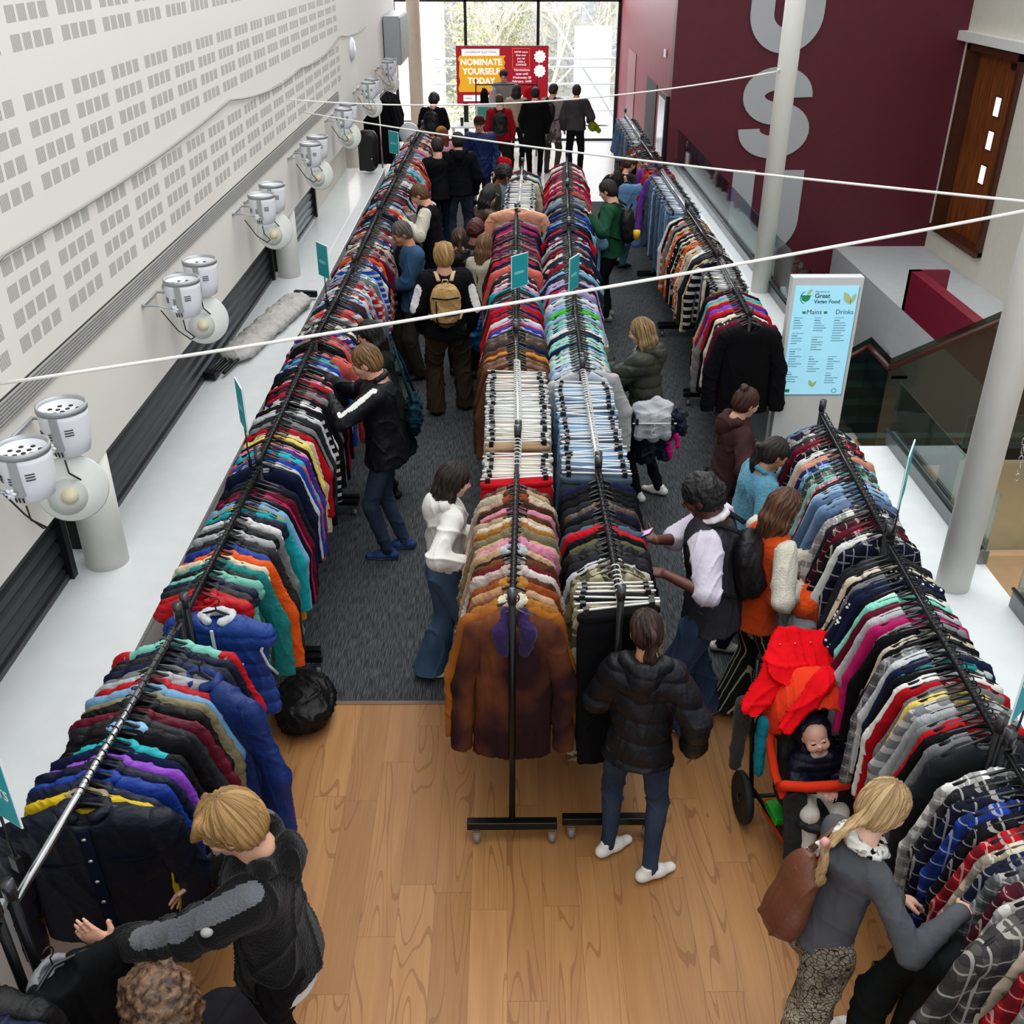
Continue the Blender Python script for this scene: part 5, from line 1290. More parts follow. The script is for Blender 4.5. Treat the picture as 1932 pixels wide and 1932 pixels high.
person('p', 'grey-haired man in a blue denim jacket with glasses pushed up', -1.02, 10.95, 118, 1.78, .0095, hair=('short', 'greybrown', '#8a8078'), skin='tan', lean=.06, head=(.55, 0, 0), hands={-1: dict(t=(-1.30, 10.75, 1.10)), 1: None},
       top=[dict(c='#141416', hem=-.02, g=.012, name='shirt'), dict(c='#1a3c5e', k='denim', hem=-.13, g=.034, name='denim_jacket', zones=[(lambda c, x: (np.abs(((c - x['pelvis']) @ x['M'])[:, 0]) < .055) & (((c - x['pelvis']) @ x['M'])[:, 1] > .05), cloth('plain', '#141416'))])], legs=dict(c='#3a352c', g=.03), shoes='#101010')
person('p', 'man in a black body warmer over a cream jumper leaning to the wall rail', -.88, 12.85, 85, 1.78, .010, hair=('short', 'mid'), skin='fair', lean=.18, head=(.5, 0, 0), hands={1: (-1.2, 12.9, 1.4), -1: (-1.24, 12.6, 1.36)},
       top=[dict(c='#0f1016', hem=-.08, g=.03, slc='#c9c3b4', slk='knit', name='body_warmer')], legs=dict(c='#121318'), shoes='#101010')
person('p', 'dark-haired man in a black T-shirt seen from behind by the wall rail', -1.0, 16.05, 15, 1.77, .0125, hair=('short', 'dark'), lean=.08, head=(.4, 0, 0), hands={-1: (-1.3, 16.3, 1.15), 1: ('l', .25, .25, 1.1)}, top=[dict(c='#101114', sl=.5, g=.026, hem=-.06, name='t_shirt')], legs=dict(c='#16202e'), shoes='#101010')
person('p', 'tall man in a black hooded top and dark jeans seen from behind', -.70, 16.1, 5, 1.84, .0125, hair=('short', 'black'), lean=.05, top=[dict(c='#0c0d10', g=.035, hood=True, name='hoodie')], legs=dict(c='#131c2c', k='denim'), shoes='#101010')
def beanie(col):
    def f(ctx):
        Q = Soft(.01); hp, hs = ctx['hp'], ctx['hs']; Q.ell(hp(0, -.01, .045), np.array((.095, .112, .095)) * hs, ctx['HM'], .01); Q.cut(hp(0, 0, .02), ctx['HM'] @ np.array((0, -.15, -1), float)); me = Q.mesh('beanie', None, 1); me.materials.append(cloth('knit', col)); link('beanie', me, ctx['root'])
    return f
def cap(col):
    def f(ctx):
        Q = Soft(.01); hp, hs = ctx['hp'], ctx['hs']; Q.ell(hp(0, -.012, .045), np.array((.09, .108, .085)) * hs, ctx['HM'], .01); Q.cone(hp(-.03, .10, .05), hp(.03, .10, .05), .055 * hs, .055 * hs, .01, ctx['HM'] @ np.array((0, 0, 1), float), .18); Q.cut(hp(0, 0, .035), ctx['HM'] @ np.array((0, 0, -1), float)); me = Q.mesh('cap', None, 1); me.materials.append(cloth('plain', col)); link('cap', me, ctx['root'])
    return f
person('p', 'woman with long ginger hair in a mustard knitted beanie', -1.02, 18.0, 40, 1.64, .0125, male=False, hair=('long', 'auburn', '#a0542c'), lean=.05, top=[dict(c='#c48a96', g=.03, name='jacket')], legs=dict(c='#20242c'), shoes='#101010', extra=beanie('#a06f28'))
person('p', 'man in a dark cap and royal blue jacket facing the camera', -.42, 18.15, 178, 1.80, .0115, hair=('short', 'brown'), head=(.2, 0, 0), top=[dict(c='#132552', k='nylon', g=.035, hem=-.14, name='jacket')], legs=dict(c='#14192a'), shoes='#101010', extra=cap('#2a1012'))
person('p', 'woman with long black hair in a black leather jacket by the middle rail', -.30, 13.2, -62, 1.64, .010, male=False, hair=('long', 'black'), lean=.10, head=(.45, -.1, 0), hands={-1: (-.08, 13.5, 1.22), 1: dict(t=(-.06, 13.15, 1.25), pole=(.7, -.4, -.5))}, top=[dict(c='#101012', k='leather', g=.03, hem=-.03, collar='#b9b6b2', name='leather_jacket')], legs=dict(c='#121216'), shoes='#101010')
def glasses(ctx):
    hp, hs = ctx['hp'], ctx['hs']; m = MB()
    for k in (-1, 1): m.tube([hp(k * .032 + .022 * math.cos(a), .104, .004 + .018 * math.sin(a)) for a in [2 * PI * q / 12 for q in range(12)]], .0028, 5, closed=True); m.tube([hp(k * .054, .10, .006), hp(k * .08, 0, .01)], .0025, 5)
    m.build('glasses', solid('frame_dark', '#1c1210', .3), ctx['root'])
person('p', 'man with glasses and black curly hair in an open olive jacket', -.08, 14.25, -150, 1.76, .010, hair=('curly', 'black'), skin='brown', lean=.12, head=(.55, 0, 0), hands={-1: ('l', -.12, .34, 1.0), 1: ('l', .15, .33, 1.02)}, top=[dict(c='#7b93a8', g=.014, name='shirt'), dict(c='#4b4636', g=.034, hem=-.12, name='jacket', zones=[(lambda c, x: (np.abs(((c - x['pelvis']) @ x['M'])[:, 0]) < .06) & (((c - x['pelvis']) @ x['M'])[:, 1] > .05), cloth('plain', '#7b93a8'))])], legs=dict(c='#15181f'), shoes='#101010', extra=glasses)
person('p', 'woman with dark brown hair tied back in a black puffer, back turned', -.50, 11.0, -12, 1.66, .0095, male=False, hair=('ponytail', 'brown'), lean=.06, head=(.25, -.3, 0), top=[dict(c='#0f0f12', k='nylon', puff=True, g=.045, hood=True, hem=-.08, name='puffer_jacket')], legs=dict(c='#121216'), shoes='#101010')
person('p', 'woman with dark red braided hair behind the black puffer', -.36, 11.55, -30, 1.62, .012, male=False, hair=('curly', 'auburn'), skin='brown', lean=.06, head=(.3, 0, 0), top=[dict(c='#141318', g=.03, name='jacket')], legs=dict(c='#121216'), shoes='#101010')
person('p', 'woman with long light brown hair in a cream fleece at the middle rail', -.25, 10.85, -28, 1.63, .0095, male=False, hair=('long', 'mid', '#9a7048'), lean=.06, head=(.3, 0, 0), top=[dict(c='#c9c0ac', k='sherpa', g=.03, name='fleece')], legs=dict(c='#121216'), shoes='#101010')
# the front corner
patch = cloth('sherpa', '#63666c')
def z_teen(c, x):
    m = arm_stripe(.045, .085, 1, .55)(c, x); return m
def teen_x(ctx):
    up = ctx['up']; m = MB().tube([up(0, .0, .57), up(0, .0, .58)], .01, 6)
    k = -1; el, t, _ = ctx['arms'][k]; p = ctx['sh'][k] * .45 + el * .55 + ctx['M'] @ np.array((-.075, .0, .055), float)
    Q = Soft(.005); Q.ell(p - np.array((0, 0, .012)), (.024, .024, .016), None, .01); me = Q.mesh('arm_badge', None, 1); me.materials.append(solid('badge', '#9a9a98', .5)); link('arm_badge', me, ctx['root'])
person('p', 'blond young man in a black teddy fleece with grey stripes holding up a jacket', -.90, 2.60, 96, 1.76, .007, bulk=.92, hair=('mop', 'blond', '#c39a62'), skin='fair', lean=.04, head=(.55, .05, 0), curl=.35,
       hands={-1: dict(t=(-1.47, 2.38, 1.24), pole=(-.9, -.3, -.4), d=(.05, .75, .65), n=(.9, .1, .1), curl=.25), 1: dict(t=(-1.25, 2.85, 1.05), pole=(.8, -.3, -.6))},
       top=[dict(c='#d4d2ce', hem=-.14, g=.004, sl=0, fold=0, name='shirt'), dict(c='#121214', k='sherpa', hem=-.06, g=.032, hood=True, name='fleece', fold=.009, zones=[(z_teen, patch)])], legs=dict(c='#101014', g=.02), shoes='#d8d6d0', extra=teen_x)
person('p', 'person with curly brown hair at the very bottom edge', -.98, 1.86, 60, 1.72, .008, hair=('curly', 'brown', '#8a6a4c'), skin='fair', lean=.06, head=(.3, 0, 0), top=[dict(c='#151519', g=.03, name='jacket')], legs=dict(c='#121216'), shoes='#101010')
# blonde woman bottom
def scarf(ctx):
    Q = Soft(.007); up = ctx['up']; nk = ctx['neck']; M = ctx['M']
    pts = [nk + M @ np.array((math.cos(a) * .075, math.sin(a) * .078 + .01, -.012 - .028 * math.sin(a))) for a in [R(q) for q in range(0, 361, 40)]]
    for p, q in zip(pts, pts[1:]): Q.cone(p, q, .026, .026, .01)
    b = nk + M @ np.array((-.03, -.085, -.01)); Q.cone(b, b + M @ np.array((-.05, -.03, -.10)), .024, .02, .01, None); Q.cone(b + M @ np.array((-.05, -.03, -.10)), b + M @ np.array((-.07, -.02, -.17)), .02, .028, .01)
    me = Q.mesh('scarf', folds(3, .006, 40, (1, 1, 1)), 1); me.materials.append(cloth('print', '#d6d4cc', '#121212')); link('scarf', me, ctx['root'])
    MB().tube([ctx['hp'](-.012, -.235, -.18), ctx['hp'](.012, -.235, -.18)], .018, 8).build('hair_tie', solid('tie_pink', '#c98f8a', .6), ctx['root'])
    # red brown leather rucksack carried on the far shoulder
    rt = ctx['root']; t = thing('backpack', 'worn red-brown leather backpack on the blonde woman in grey', 'backpack', rt.location, rt.rotation_euler[2])
    Q = Soft(.009); Q.ell(up(-.06, -.17, .24), (.10, .06, .20), np.array(M), .04); Q.ell(up(-.06, -.175, .12), (.11, .07, .12), np.array(M), .04); me = Q.mesh('bag', folds(9, .007, 16), 1); me.materials.append(cloth('leather', '#4a160c')); link('bag', me, t)
    MB().tube([up(-.07, -.16, .44), up(-.09, -.03, .54), up(-.1, .06, .50), up(-.11, .12, .38), up(-.14, .03, .2), up(-.1, -.12, .08)], .014, 8, flat=.5).build('strap', cloth('leather', '#2a0d08'), t)
person('p', 'blonde woman with a low ponytail, grey top, bandana scarf and snakeskin-print trousers', 1.25, 2.66, -70, 1.70, .007, male=False, hair=('braid', 'light', '#d8bc8c'), skin='pale', lean=.20, head=(.42, -.12, 0), curl=.5, bulk=.86,
       hands={1: dict(t=(1.68, 2.50, 1.27), pole=(.7, -.4, -.9), d=(-.05, .98, -.05), n=(0, -.1, -1), curl=.6), -1: dict(t=(1.56, 2.72, 1.08), pole=(-.7, -.5, -.5), d=(.1, .9, -.5), n=(.3, 0, -.9))},
       top=[dict(c='#4c4d52', hem=.01, g=.007, name='long_sleeved_top', fold=.003)], legs=dict(c='#2b201a', c2='#a8a08c', k='snake', g=.010), shoes='#d8d6d0', feet=((-.10, .22), (.14, -.46)), extra=scarf)
# group at the cash desk
GR = 'people queueing at the cash desk'
person('p', 'man in a black T-shirt and backpack stooping at the corner by the window', -1.42, 21.3, -10, 1.76, .0135, hair=('curly', 'dark'), lean=.15, head=(.5, 0, 0), top=[dict(c='#0e0e10', sl=.5, g=.03, name='t_shirt')], legs=dict(c='#15161a'), shoes='#101010', extra=lambda c: backpack(c, 'black backpack on the man stooping by the window', '#131316'))
person('p', 'man in a pale grey sweatshirt standing behind the cash desk', 0.0, 25.0, 175, 1.82, .012, hair=('short', 'dark'), lean=.05, head=(.5, 0, 0), top=[dict(c='#8b8783', g=.03, name='sweatshirt')], legs=dict(c='#15161a'), shoes='#101010')
person('p', 'man in a red top with a black backpack at the desk', -.09, 21.3, 2, 1.74, .0125, hair=('crop', 'brown'), top=[dict(c='#8e101d', g=.026, name='jumper')], legs=dict(c='#191715'), shoes='#101010', extra=lambda c: backpack(c, 'black backpack on the man in the red top', '#101013'))
person('p', 'woman with long black hair in a beige jumper at the desk', .26, 23.0, -5, 1.72, .0125, male=False, hair=('long', 'black'), top=[dict(c='#a3917e', g=.035, name='jumper')], legs=dict(c='#121216'), shoes='#101010')
person('p', 'person all in black seen from behind between beige and grey jumpers', .64, 22.3, -3, 1.74, .0125, hair=('short', 'black'), lean=.08, top=[dict(c='#09090b', g=.045, hem=-.35, name='coat')], legs=dict(c='#0c0c0e'), shoes='#101010')
person('p', 'man with a black backpack and camouflage jacket round his waist', 1.0, 22.6, -25, 1.78, .0125, hair=('short', 'dark'), head=(.4, 0, 0), top=[dict(c='#8c8680', g=.026, name='jumper'), dict(c='#8d7f7c', k='camo', c2='#4a3f44', hem=-.30, sl=0, g=.035, neckz=-.45, name='waist_jacket')], legs=dict(c='#4a4038'), shoes='#101010', extra=lambda c: backpack(c, 'black backpack on the man in camouflage', '#101013'))
person('p', 'man in a dark grey zip jumper holding green clothing by the window', 1.50, 22.4, -6, 1.78, .012, hair=('short', 'dark'), top=[dict(c='#3d3a3c', g=.036, name='jumper')], legs=dict(c='#101014'), shoes='#101010', hands={1: ('l', .28, .22, 1.08), -1: None})
# ------------------------------------------------------------------ single garments that show clearly
def placket(root, n=5, L=.55, col='#c8c8c8', strip='#10172a', y=-.05):
    MB().box((-.018, y - .006, -.12 - L), (.018, y + .004, -.13)).build('placket', cloth('plain', strip), root, bevel=.003)
    m = MB()
    for k in range(n): m.lathe([(.0, 0), (.007, 0), (.007, .004), (0, .005)], 10, T(0, y - .006, -.17 - k * L / n) @ Matrix.Rotation(PI / 2, 4, 'X'))
    m.build('button', solid('stud', col, .3, .8), root)
def zipper(root, L=.6, y=-.055, h='#c9ccd2'):
    MB().box((-.006, y - .006, -.12 - L), (.006, y + .004, -.12)).build('zip', cloth('plain', h), root)
g = garment('jacket', 'navy', -1.62, 2.80, 'nylon', 'black', True, 1, .10, (1.34, 1.0, 1.06), 'navy button-front jacket hanging frontmost on the ski jacket rail', 'garments on the ski jacket rail', hexcol='#0f1626')
placket(g, y=-.066)
MB().tube([(-.21, -.042, -.30), (-.12, -.055, -.315), (-.04, -.058, -.30)], .004, 5).tube([(.21, -.042, -.30), (.12, -.055, -.315), (.04, -.058, -.30)], .004, 5).build('yoke_seam', cloth('plain', '#0a0f1c'), g)
g = garment('jacket', 'royal', -1.38, 3.60, 'nylon', 'black', True, 2, -.42, (1.18, 1.1, 1.22), 'big royal blue windbreaker pulled out into the aisle from the ski jackets', 'garments on the ski jacket rail', hexcol='#17306e')
MB().add([(-.0, -.092, -.30), (.012, -.092, -.30), (.02, -.092, -.278), (.008, -.092, -.278)], [(0, 1, 2, 3)]).add([(.016, -.092, -.30), (.028, -.092, -.30), (.042, -.092, -.266), (.03, -.092, -.266)], [(0, 1, 2, 3)]).add([(.032, -.092, -.30), (.044, -.092, -.30), (.064, -.092, -.254), (.052, -.092, -.254)], [(0, 1, 2, 3)]).build('chest_logo', wht, g)
MB().tube([(.21, -.075, -.66), (.25, -.07, -.80)], .005, 5).build('piping', wht, g)
g = garment('vest', 'royal', -1.42, 4.06, 'nylon', 'black', True, 0, -.16, (1.18, 1.0, 1.0), 'royal blue quilted gilet with grey fleece collar, frontmost on the gilet rail', 'garments on the gilet rail', collar='silver', hexcol='#1c4396')
zipper(g, .55, -.08)
for s_ in (-1, 1): MB().tube([(s_ * .215, -.02, -.17), (s_ * .19, -.05, -.24), (s_ * .21, -.045, -.33), (s_ * .235, -.02, -.40)], .007, 6).build('arm_piping', cloth('plain', '#b9bcc0'), g)
MB().add([(.07, -.092, -.33), (.08, -.092, -.33), (.088, -.092, -.312), (.078, -.092, -.312)], [(0, 1, 2, 3)]).add([(.084, -.092, -.33), (.094, -.092, -.33), (.106, -.092, -.303), (.096, -.092, -.303)], [(0, 1, 2, 3)]).add([(.098, -.092, -.33), (.108, -.092, -.33), (.124, -.092, -.293), (.114, -.092, -.293)], [(0, 1, 2, 3)]).build('chest_logo', wht, g)
g = garment('coat', 'tan', .03, 4.14, 'suede', 'black', True, 2, .02, (1.04, .9, 1.08), 'orange tan leather coat second from the front on the sheepskin rail', 'garments on the sheepskin rail', hexcol='#b06a22')
g = garment('coat', 'brown', .045, 4.075, 'suede', 'black', True, 0, -.03, (.98, 1.0, 1.2), 'dark brown sheepskin coat with purple fur collar hanging at the very front', 'garments on the sheepskin rail', hexcol='#2e1a1e')
Q = Soft(.008)
for s_ in (-1, 1): Q.cone((s_ * .045, .02, -.095), (s_ * .070, -.045, -.15), .036, .045, .02); Q.cone((s_ * .070, -.045, -.15), (s_ * .055, -.055, -.23), .045, .034, .02)
me = Q.mesh('fur', folds(4, .003, 50, (1, 1, 1)), 1); me.materials.append(cloth('fur', '#31224f')); link('fur_collar', me, g)
MB().box((-.012, -.052, -.82), (.0, -.04, -.2)).build('front_edge', cloth('plain', '#1a0e10'), g)
g = garment('shirt', 'peach', .16, 12.18, 'plain', 'white', True, 1, .0, (1.5, 1.6, .8), 'peach blouse draped over the middle rack, above the bright fleeces', None, zr=1.68)
g = garment('shirt', 'white', .60, 7.28, 'plain', 'black', True, 2, .25, (1.25, 1.4, 1.0), 'white denim shirt pulled forward in front of the pale shirt rail', None, hexcol='#c9cac8')
g = garment('jumper', 'coral', -1.44, 7.62, 'knit', 'black', True, 2, -.3, (1.1, 1.4, 1.0), 'coral jumper held out by the woman in the dark green coat', None)
g = garment('coat', 'black', 2.11, 8.31, 'plain', 'black', True, 1, .0, (1.08, 1, 1.05), 'black blazer hanging frontmost on the long blazer rail', None)
g = garment('shirt', 'charcoal', 1.84, 2.30, 'plaid', 'black', True, 0, .35, (1.35, 1.4, 1.1), 'large charcoal and tan check shirt swung out towards the blonde woman', None, hexcol='#4a4644')
# jacket the blond young man lifts
g = garment('hoodie', 'black', -1.50, 2.16, 'plain', 'black', True, 0, 1.05, (.9, 1.2, 1.15), 'black jacket with grey lining lifted off the rail by the blond young man', None, zr=1.52, hexcol='#121315', collar='grey')
g = garment('coat', 'black', 1.72, 2.36, 'plain', 'black', True, 1, -.5, (1.1, 1.5, 1.0), 'dark green-black coat in the hands of the blonde woman in grey', None, zr=1.27, hexcol='#15191a')
# ------------------------------------------------------------------ teal category signs
teal = solid('sign_teal', '#129aa2', .5)
def sign(x, y, z, rz, words, lab, s=1.0, tilt=.0):
    t = thing('category_sign', lab, 'sign', (x, y, z), rz, 'teal category signs clipped above the rails')
    MB().box((-.105 * s, -.003, 0), (.105 * s, .003, .29 * s)).build('card', solid('sign_edge', '#e9f2f2', .5), t)
    MB().box((-.10 * s, -.005, .005 * s), (.10 * s, -.0032, .285 * s)).box((-.10 * s, .0032, .005 * s), (.10 * s, .005, .285 * s)).build('face', teal, t)
    for i, w in enumerate(words):
        if not w: MB().box((-.07 * s, -.0056, .12 * s), (.05 * s, -.005, .145 * s)).build('faded_lettering', solid('faded_teal', '#7cc4c8', .6), t); continue
        text('lettering', w, .052 * s, T(0, -.006, (.145 + (len(words) - 1) * .03 - i * .062) * s) @ UP, wht, t, .0005, sx=min(1, 6.2 / max(len(w), 1)), bold=.012)
    MB().tube([(0, 0, .0), (0, 0, -.16), (0, .01, -.24)], .005, 6).box((-.02, -.012, -.26), (.02, .012, -.20)).build('clip', dark, t)
sign(-1.68, 2.42, 1.88, -.55, ['SKI', 'JACKETS'], 'teal sign reading SKI JACKETS over the corner rack', 1.15)
sign(-1.56, 5.5, 1.86, -1.15, [''], 'teal sign edge-on above the join of the gilet and jumper racks')
sign(-1.56, 8.6, 1.86, -.95, [''], 'teal sign beside the rolled grey cover on the counter')
sign(-1.5, 14.4, 1.86, -.8, [''], 'small teal sign far up the wall row near the loudspeaker')
sign(.13, 8.7, 1.74, .8, [''], 'teal sign over the purple fleeces in the middle row', 1.0)
sign(.60, 8.6, 1.75, 1.1, [''], 'narrow teal sign over the bright green shirts')
sign(2.06, 4.58, 1.86, 1.1, [''], 'teal sign above the join of the knitwear and denim shirt racks', 1.05)
sign(2.02, 3.02, 1.80, .75, ['KNITWEAR'], 'teal sign reading KNITWEAR above the flannel shirts', 1.4)
# ------------------------------------------------------------------ stage lamps on the wall
lw = solid('lamp_white', '#e9ecf2', .4); lg = solid('lamp_grey', '#a9adb0', .4, .4); lk = solid('lamp_slot', '#101010', .6)
frost = glassmat('frosted_disc', '#e9ece8', .55, .3)
frost = solid('frosted_plate', '#d9dbd6', .35)
def lamp_parts():
    P = {}
    m = MB().lathe([(.075, -.12), (.10, -.105), (.115, -.04), (.12, .0), (.125, .09), (.125, .13), (.108, .13), (.108, .105), (0, .105)], 28); P['housing'] = (m, lw)
    m = MB().lathe([(.110, .12), (.128, .12), (.128, .150), (.118, .150), (.112, .12)], 28, None, 1, False); P['rim'] = (m, lg)
    m = MB()
    for (x, y) in [(0, 0)] + [(.04 * math.cos(a), .04 * math.sin(a)) for a in [R(q) for q in range(0, 360, 72)]] + [(.08 * math.cos(a), .08 * math.sin(a)) for a in [R(q) for q in range(0, 360, 40)]]: m.lathe([(.0, .1055), (.012, .1055), (.012, .108), (0, .108)], 12, T(x, y, 0))
    P['lens'] = (m, lk)
    m = MB()
    for a0 in (-100, -60, -140):
        for z in (.0, .014, .028):
            m.tube([(.1245 * math.cos(R(a)), .1245 * math.sin(R(a)), z + (.02 if a0 == -60 else 0)) for a in range(a0 - 11, a0 + 12, 4)], .0028, 5)
    for a0 in (-110, -100, -90):
        m.tube([(.114 * math.cos(R(a0)), .114 * math.sin(R(a0)), -.07), (.108 * math.cos(R(a0)), .108 * math.sin(R(a0)), -.10)], .004, 5)
    P['vent'] = (m, lk)
    m = MB().box((-.02, -.135, -.06), (.02, -.11, .12)); P['rib'] = (m, lg)
    m = MB().tube([(-.25, -.16, -.0), (-.13, -.16, .0), (-.03, -.145, -.03)], .014, 8, flat=.5).tube([(-.25, .16, .0), (-.13, .15, .0), (0, .135, -.03)], .014, 8, flat=.5).tube([(-.25, -.16, 0), (-.25, .16, 0)], .012, 8); P['yoke'] = (m, lg)
    m = MB()
    for a in range(0, 360, 60): m.tube([(-.03, -.15, -.03), (-.03 + .026 * math.cos(R(a)), -.155, -.03 + .026 * math.sin(R(a)))], [.01, .007], 6)
    P['knob'] = (m, lw)
    m = MB().tube([(.0, -.1, -.12), (.01, -.11, -.19), (.05, -.06, -.26), (.0, .0, -.30), (-.1, .05, -.25), (-.2, .05, -.1)], .005, 6); P['cable'] = (m, lk)
    return {k: (v[0].mesh(k, v[1])) for k, v in P.items()}
LP = lamp_parts()
names_n = ['nearest the camera', 'by the first white column', 'before the second white column', 'just beyond the second white column', 'above the cream wall return', 'above the loudspeaker', 'farthest, by the window']
for i, y0 in enumerate((3.9, 6.35, 8.8, 11.3, 13.85, 16.6, 19.6)):
    for j, dy in enumerate((0, .44)):
        t = thing('stage_lamp', ('front' if j == 0 else 'rear') + ' white stage lamp of the pair ' + names_n[i] + ' on the wall', 'stage lamp', (-2.07, y0 + dy, 2.385), 0, 'pairs of white stage lamps on the wall')
        for k, me in LP.items(): link(k, me, t).scale = (.9, .9, .92)
    t = thing('wall_disc_light', 'round frosted disc light under the lamp pair ' + names_n[i], 'wall light', (-2.07, y0 + .36, 2.12), 0, 'frosted disc lights under the lamps')
    Md = Matrix.Rotation(R(28), 4, 'Z') @ Matrix.Rotation(R(80), 4, 'X')
    MB().lathe([(.0, .0), (.158, 0), (.164, .004), (.158, .01), (0, .01)], 36, Md).build('disc', frost, t)
    MB().lathe([(.0, .012), (.04, .012), (.04, .022), (0, .024)], 24, Md @ T(-.02, -.03, 0)).build('hub', solid('hub_cream', '#d8cfae', .5), t)
    MB().lathe([(.0, .010), (.09, .010), (.09, .013), (0, .014)], 24, Md @ T(-.03, -.035, 0)).build('inner_disc', solid('frosted_inner', '#c9ccc6', .4), t)
    MB().tube([(-.16, .02, 0), (-.06, .02, 0), (0, 0, 0)], .016, 8).build('arm', lg, t)
# thin cable looped along the wall
m = MB(); pts = []
anch = [(2.0, 2.9), (4.58, 3.15), (9.0, 3.24), (12.3, 3.15), (15.5, 3.24), (19, 3.2)]
for (a, za), (b, zb) in zip(anch, anch[1:]):
    for q in range(8): u = q / 8; pts.append((WX + .02, a + (b - a) * u, za + (zb - za) * u - .12 * 4 * u * (1 - u) * (.35 if a < 5 else .6)))
m.tube(pts, .007, 6); tag(m.build('wall_cable', solid('cable_grey', '#8a8a86', .5)), 'thin grey cable looping along the perforated wall', 'cable')
t = thing('smoke_detector', 'white oval smoke beam detector high on the wall near the window', 'detector', (WX, 16.6, 2.98))
MB().lathe([(0, 0), (.16, 0), (.16, .03), (.11, .06), (0, .07)], 28, Matrix.Rotation(PI / 2, 4, 'Y')).build('cover', lw, t)
t = thing('amplifier_rack', 'ribbed light grey wall cabinet above the window end of the counter', 'cabinet', (-2.08, 22.0, 2.3))
m = MB().box((-.2, -.9, 0), (.1, .9, .85))
for k in range(9): m.box((.1, -.85 + k * .2, .03), (.13, -.75 + k * .2, .82))
m.build('casing', lg, t)
# ------------------------------------------------------------------ ropes across the hall
rope = solid('rope_white', '#f0efe9', .8)
def cord(a, b, sag, lab, r=.0075):
    a, b = Vector(a), Vector(b); pts = [a.lerp(b, q / 24) - Vector((0, 0, sag * 4 * (q / 24) * (1 - q / 24))) for q in range(25)]
    m = MB().tube(pts, r, 6); m.lathe([(0, 0), (.02, .01), (0, .03)], 8, Matrix.Translation(b)); tag(m.build('rope', rope), lab, 'rope', 'white ropes strung across the hall')
cord((WX + .02, 4.25, 2.66), (2.62, 5.0, 3.26), .03, 'thick white rope strung low across the whole hall to the near column', .0085)
cord((WX + .02, 12.2, 2.70), (2.62, 5.02, 3.28), .05, 'white rope running diagonally from the far wall to the near column')
cord((WX + .02, 11.3, 2.95), (2.74, 10.9, 3.26), .16, 'white rope across the hall to the slim far column')
m = MB()
for q in range(26): m.tube([(2.72 + .012 * math.cos(a) + (.004 * q), 4.9, 3.2 - q * .055 + .024 * math.sin(a)) if q % 2 else (2.72 + .004 * q, 4.9 + .012 * math.cos(a), 3.2 - q * .055 + .024 * math.sin(a)) for a in [2 * PI * s / 8 for s in range(8)]], .003, 4, closed=True)
o = m.build('chain', steel); tag(o, 'thin metal chain hanging in front of the near column', 'chain', kind='stuff')
# ------------------------------------------------------------------ menu totem
t = thing('menu_totem', 'tall white totem showing the vegan food menu screen', 'display', (2.755, 8.4, 0))
MB().box((-.305, 0, 0), (.305, .10, 1.91)).build('casing', laminate, t, bevel=.006)
MB().box((-.272, -.004, .835), (.272, .0, 1.835)).build('screen', solid('screen_blue', '#8fcbe2', .2, emit='#9bd2e8', estr=.6), t)
MB().box((-.274, -.006, .832), (.274, -.001, .838)).box((.271, -.006, .832), (.275, -.001, 1.83)).build('screen_edge', solid('screen_edge', '#3a7a92', .3), t)
ink = solid('ink_teal', '#1c5a60', .6); inkl = solid('ink_pale', '#5f97a0', .6); gn = solid('ink_green', '#1e9d62', .6); lf = solid('leaf_pale', '#c3dca0', .6)
def tt(s, x, z, sz, mt=ink, al='LEFT', b=0): text('lettering', s, sz, T(x, -.006, z) @ UP, mt, t, .0004, al, b)
tt('The Home of', -.10, 1.785, .022); tt('Great', -.10, 1.748, .056, ink, 'LEFT', .02); tt('Vegan Food', -.10, 1.698, .047, ink, 'LEFT', .02); tt('Mains', -.15, 1.605, .058); tt('Drinks', .10, 1.605, .058)
m = MB().ribbon([(-.17 + .05 * math.cos(R(a)), 1.735 + .055 * math.sin(R(a))) for a in range(110, 265, 12)], .006, .001, T(0, -.006, 0)); m.build('logo_ring', ink, t)
m = MB().add([(-.215, -.0065, 1.745), (-.225, -.0065, 1.755), (-.125, -.0065, 1.755), (-.135, -.0065, 1.745), (-.145, -.0065, 1.71), (-.175, -.0065, 1.695), (-.205, -.0065, 1.71)], [(0, 1, 2, 3, 4, 5, 6)]); m.build('logo_pot', gn, t)
def leaf(x, z, a, L, w, mt):
    pts = [(L * u, w * math.sin(PI * u) * sg) for sg, us in ((1, [i / 8 for i in range(9)]), (-1, [1 - i / 8 for i in range(1, 8)])) for u in us]
    return MB().add([(x + p * math.cos(a) - q * math.sin(a), -.006, z + p * math.sin(a) + q * math.cos(a)) for p, q in pts], [tuple(range(len(pts)))]).build('leaf_print', mt, t)
leaf(-.17, 1.75, R(55), .075, .014, lf); leaf(.215, 1.67, R(120), .13, .03, lf); leaf(.215, 1.67, R(70), .11, .018, lf); leaf(0, .91, R(120), .08, .018, lf); leaf(0, .91, R(65), .07, .012, lf)
for x in (-.17, .015):
    m = MB().add([(x - .018, -.006, 1.612), (x + .018, -.006, 1.612), (x + .012, -.006, 1.59), (x - .012, -.006, 1.59)], [(0, 1, 2, 3)]); m.build('cup_print', gn, t)
rr = random.Random(3)
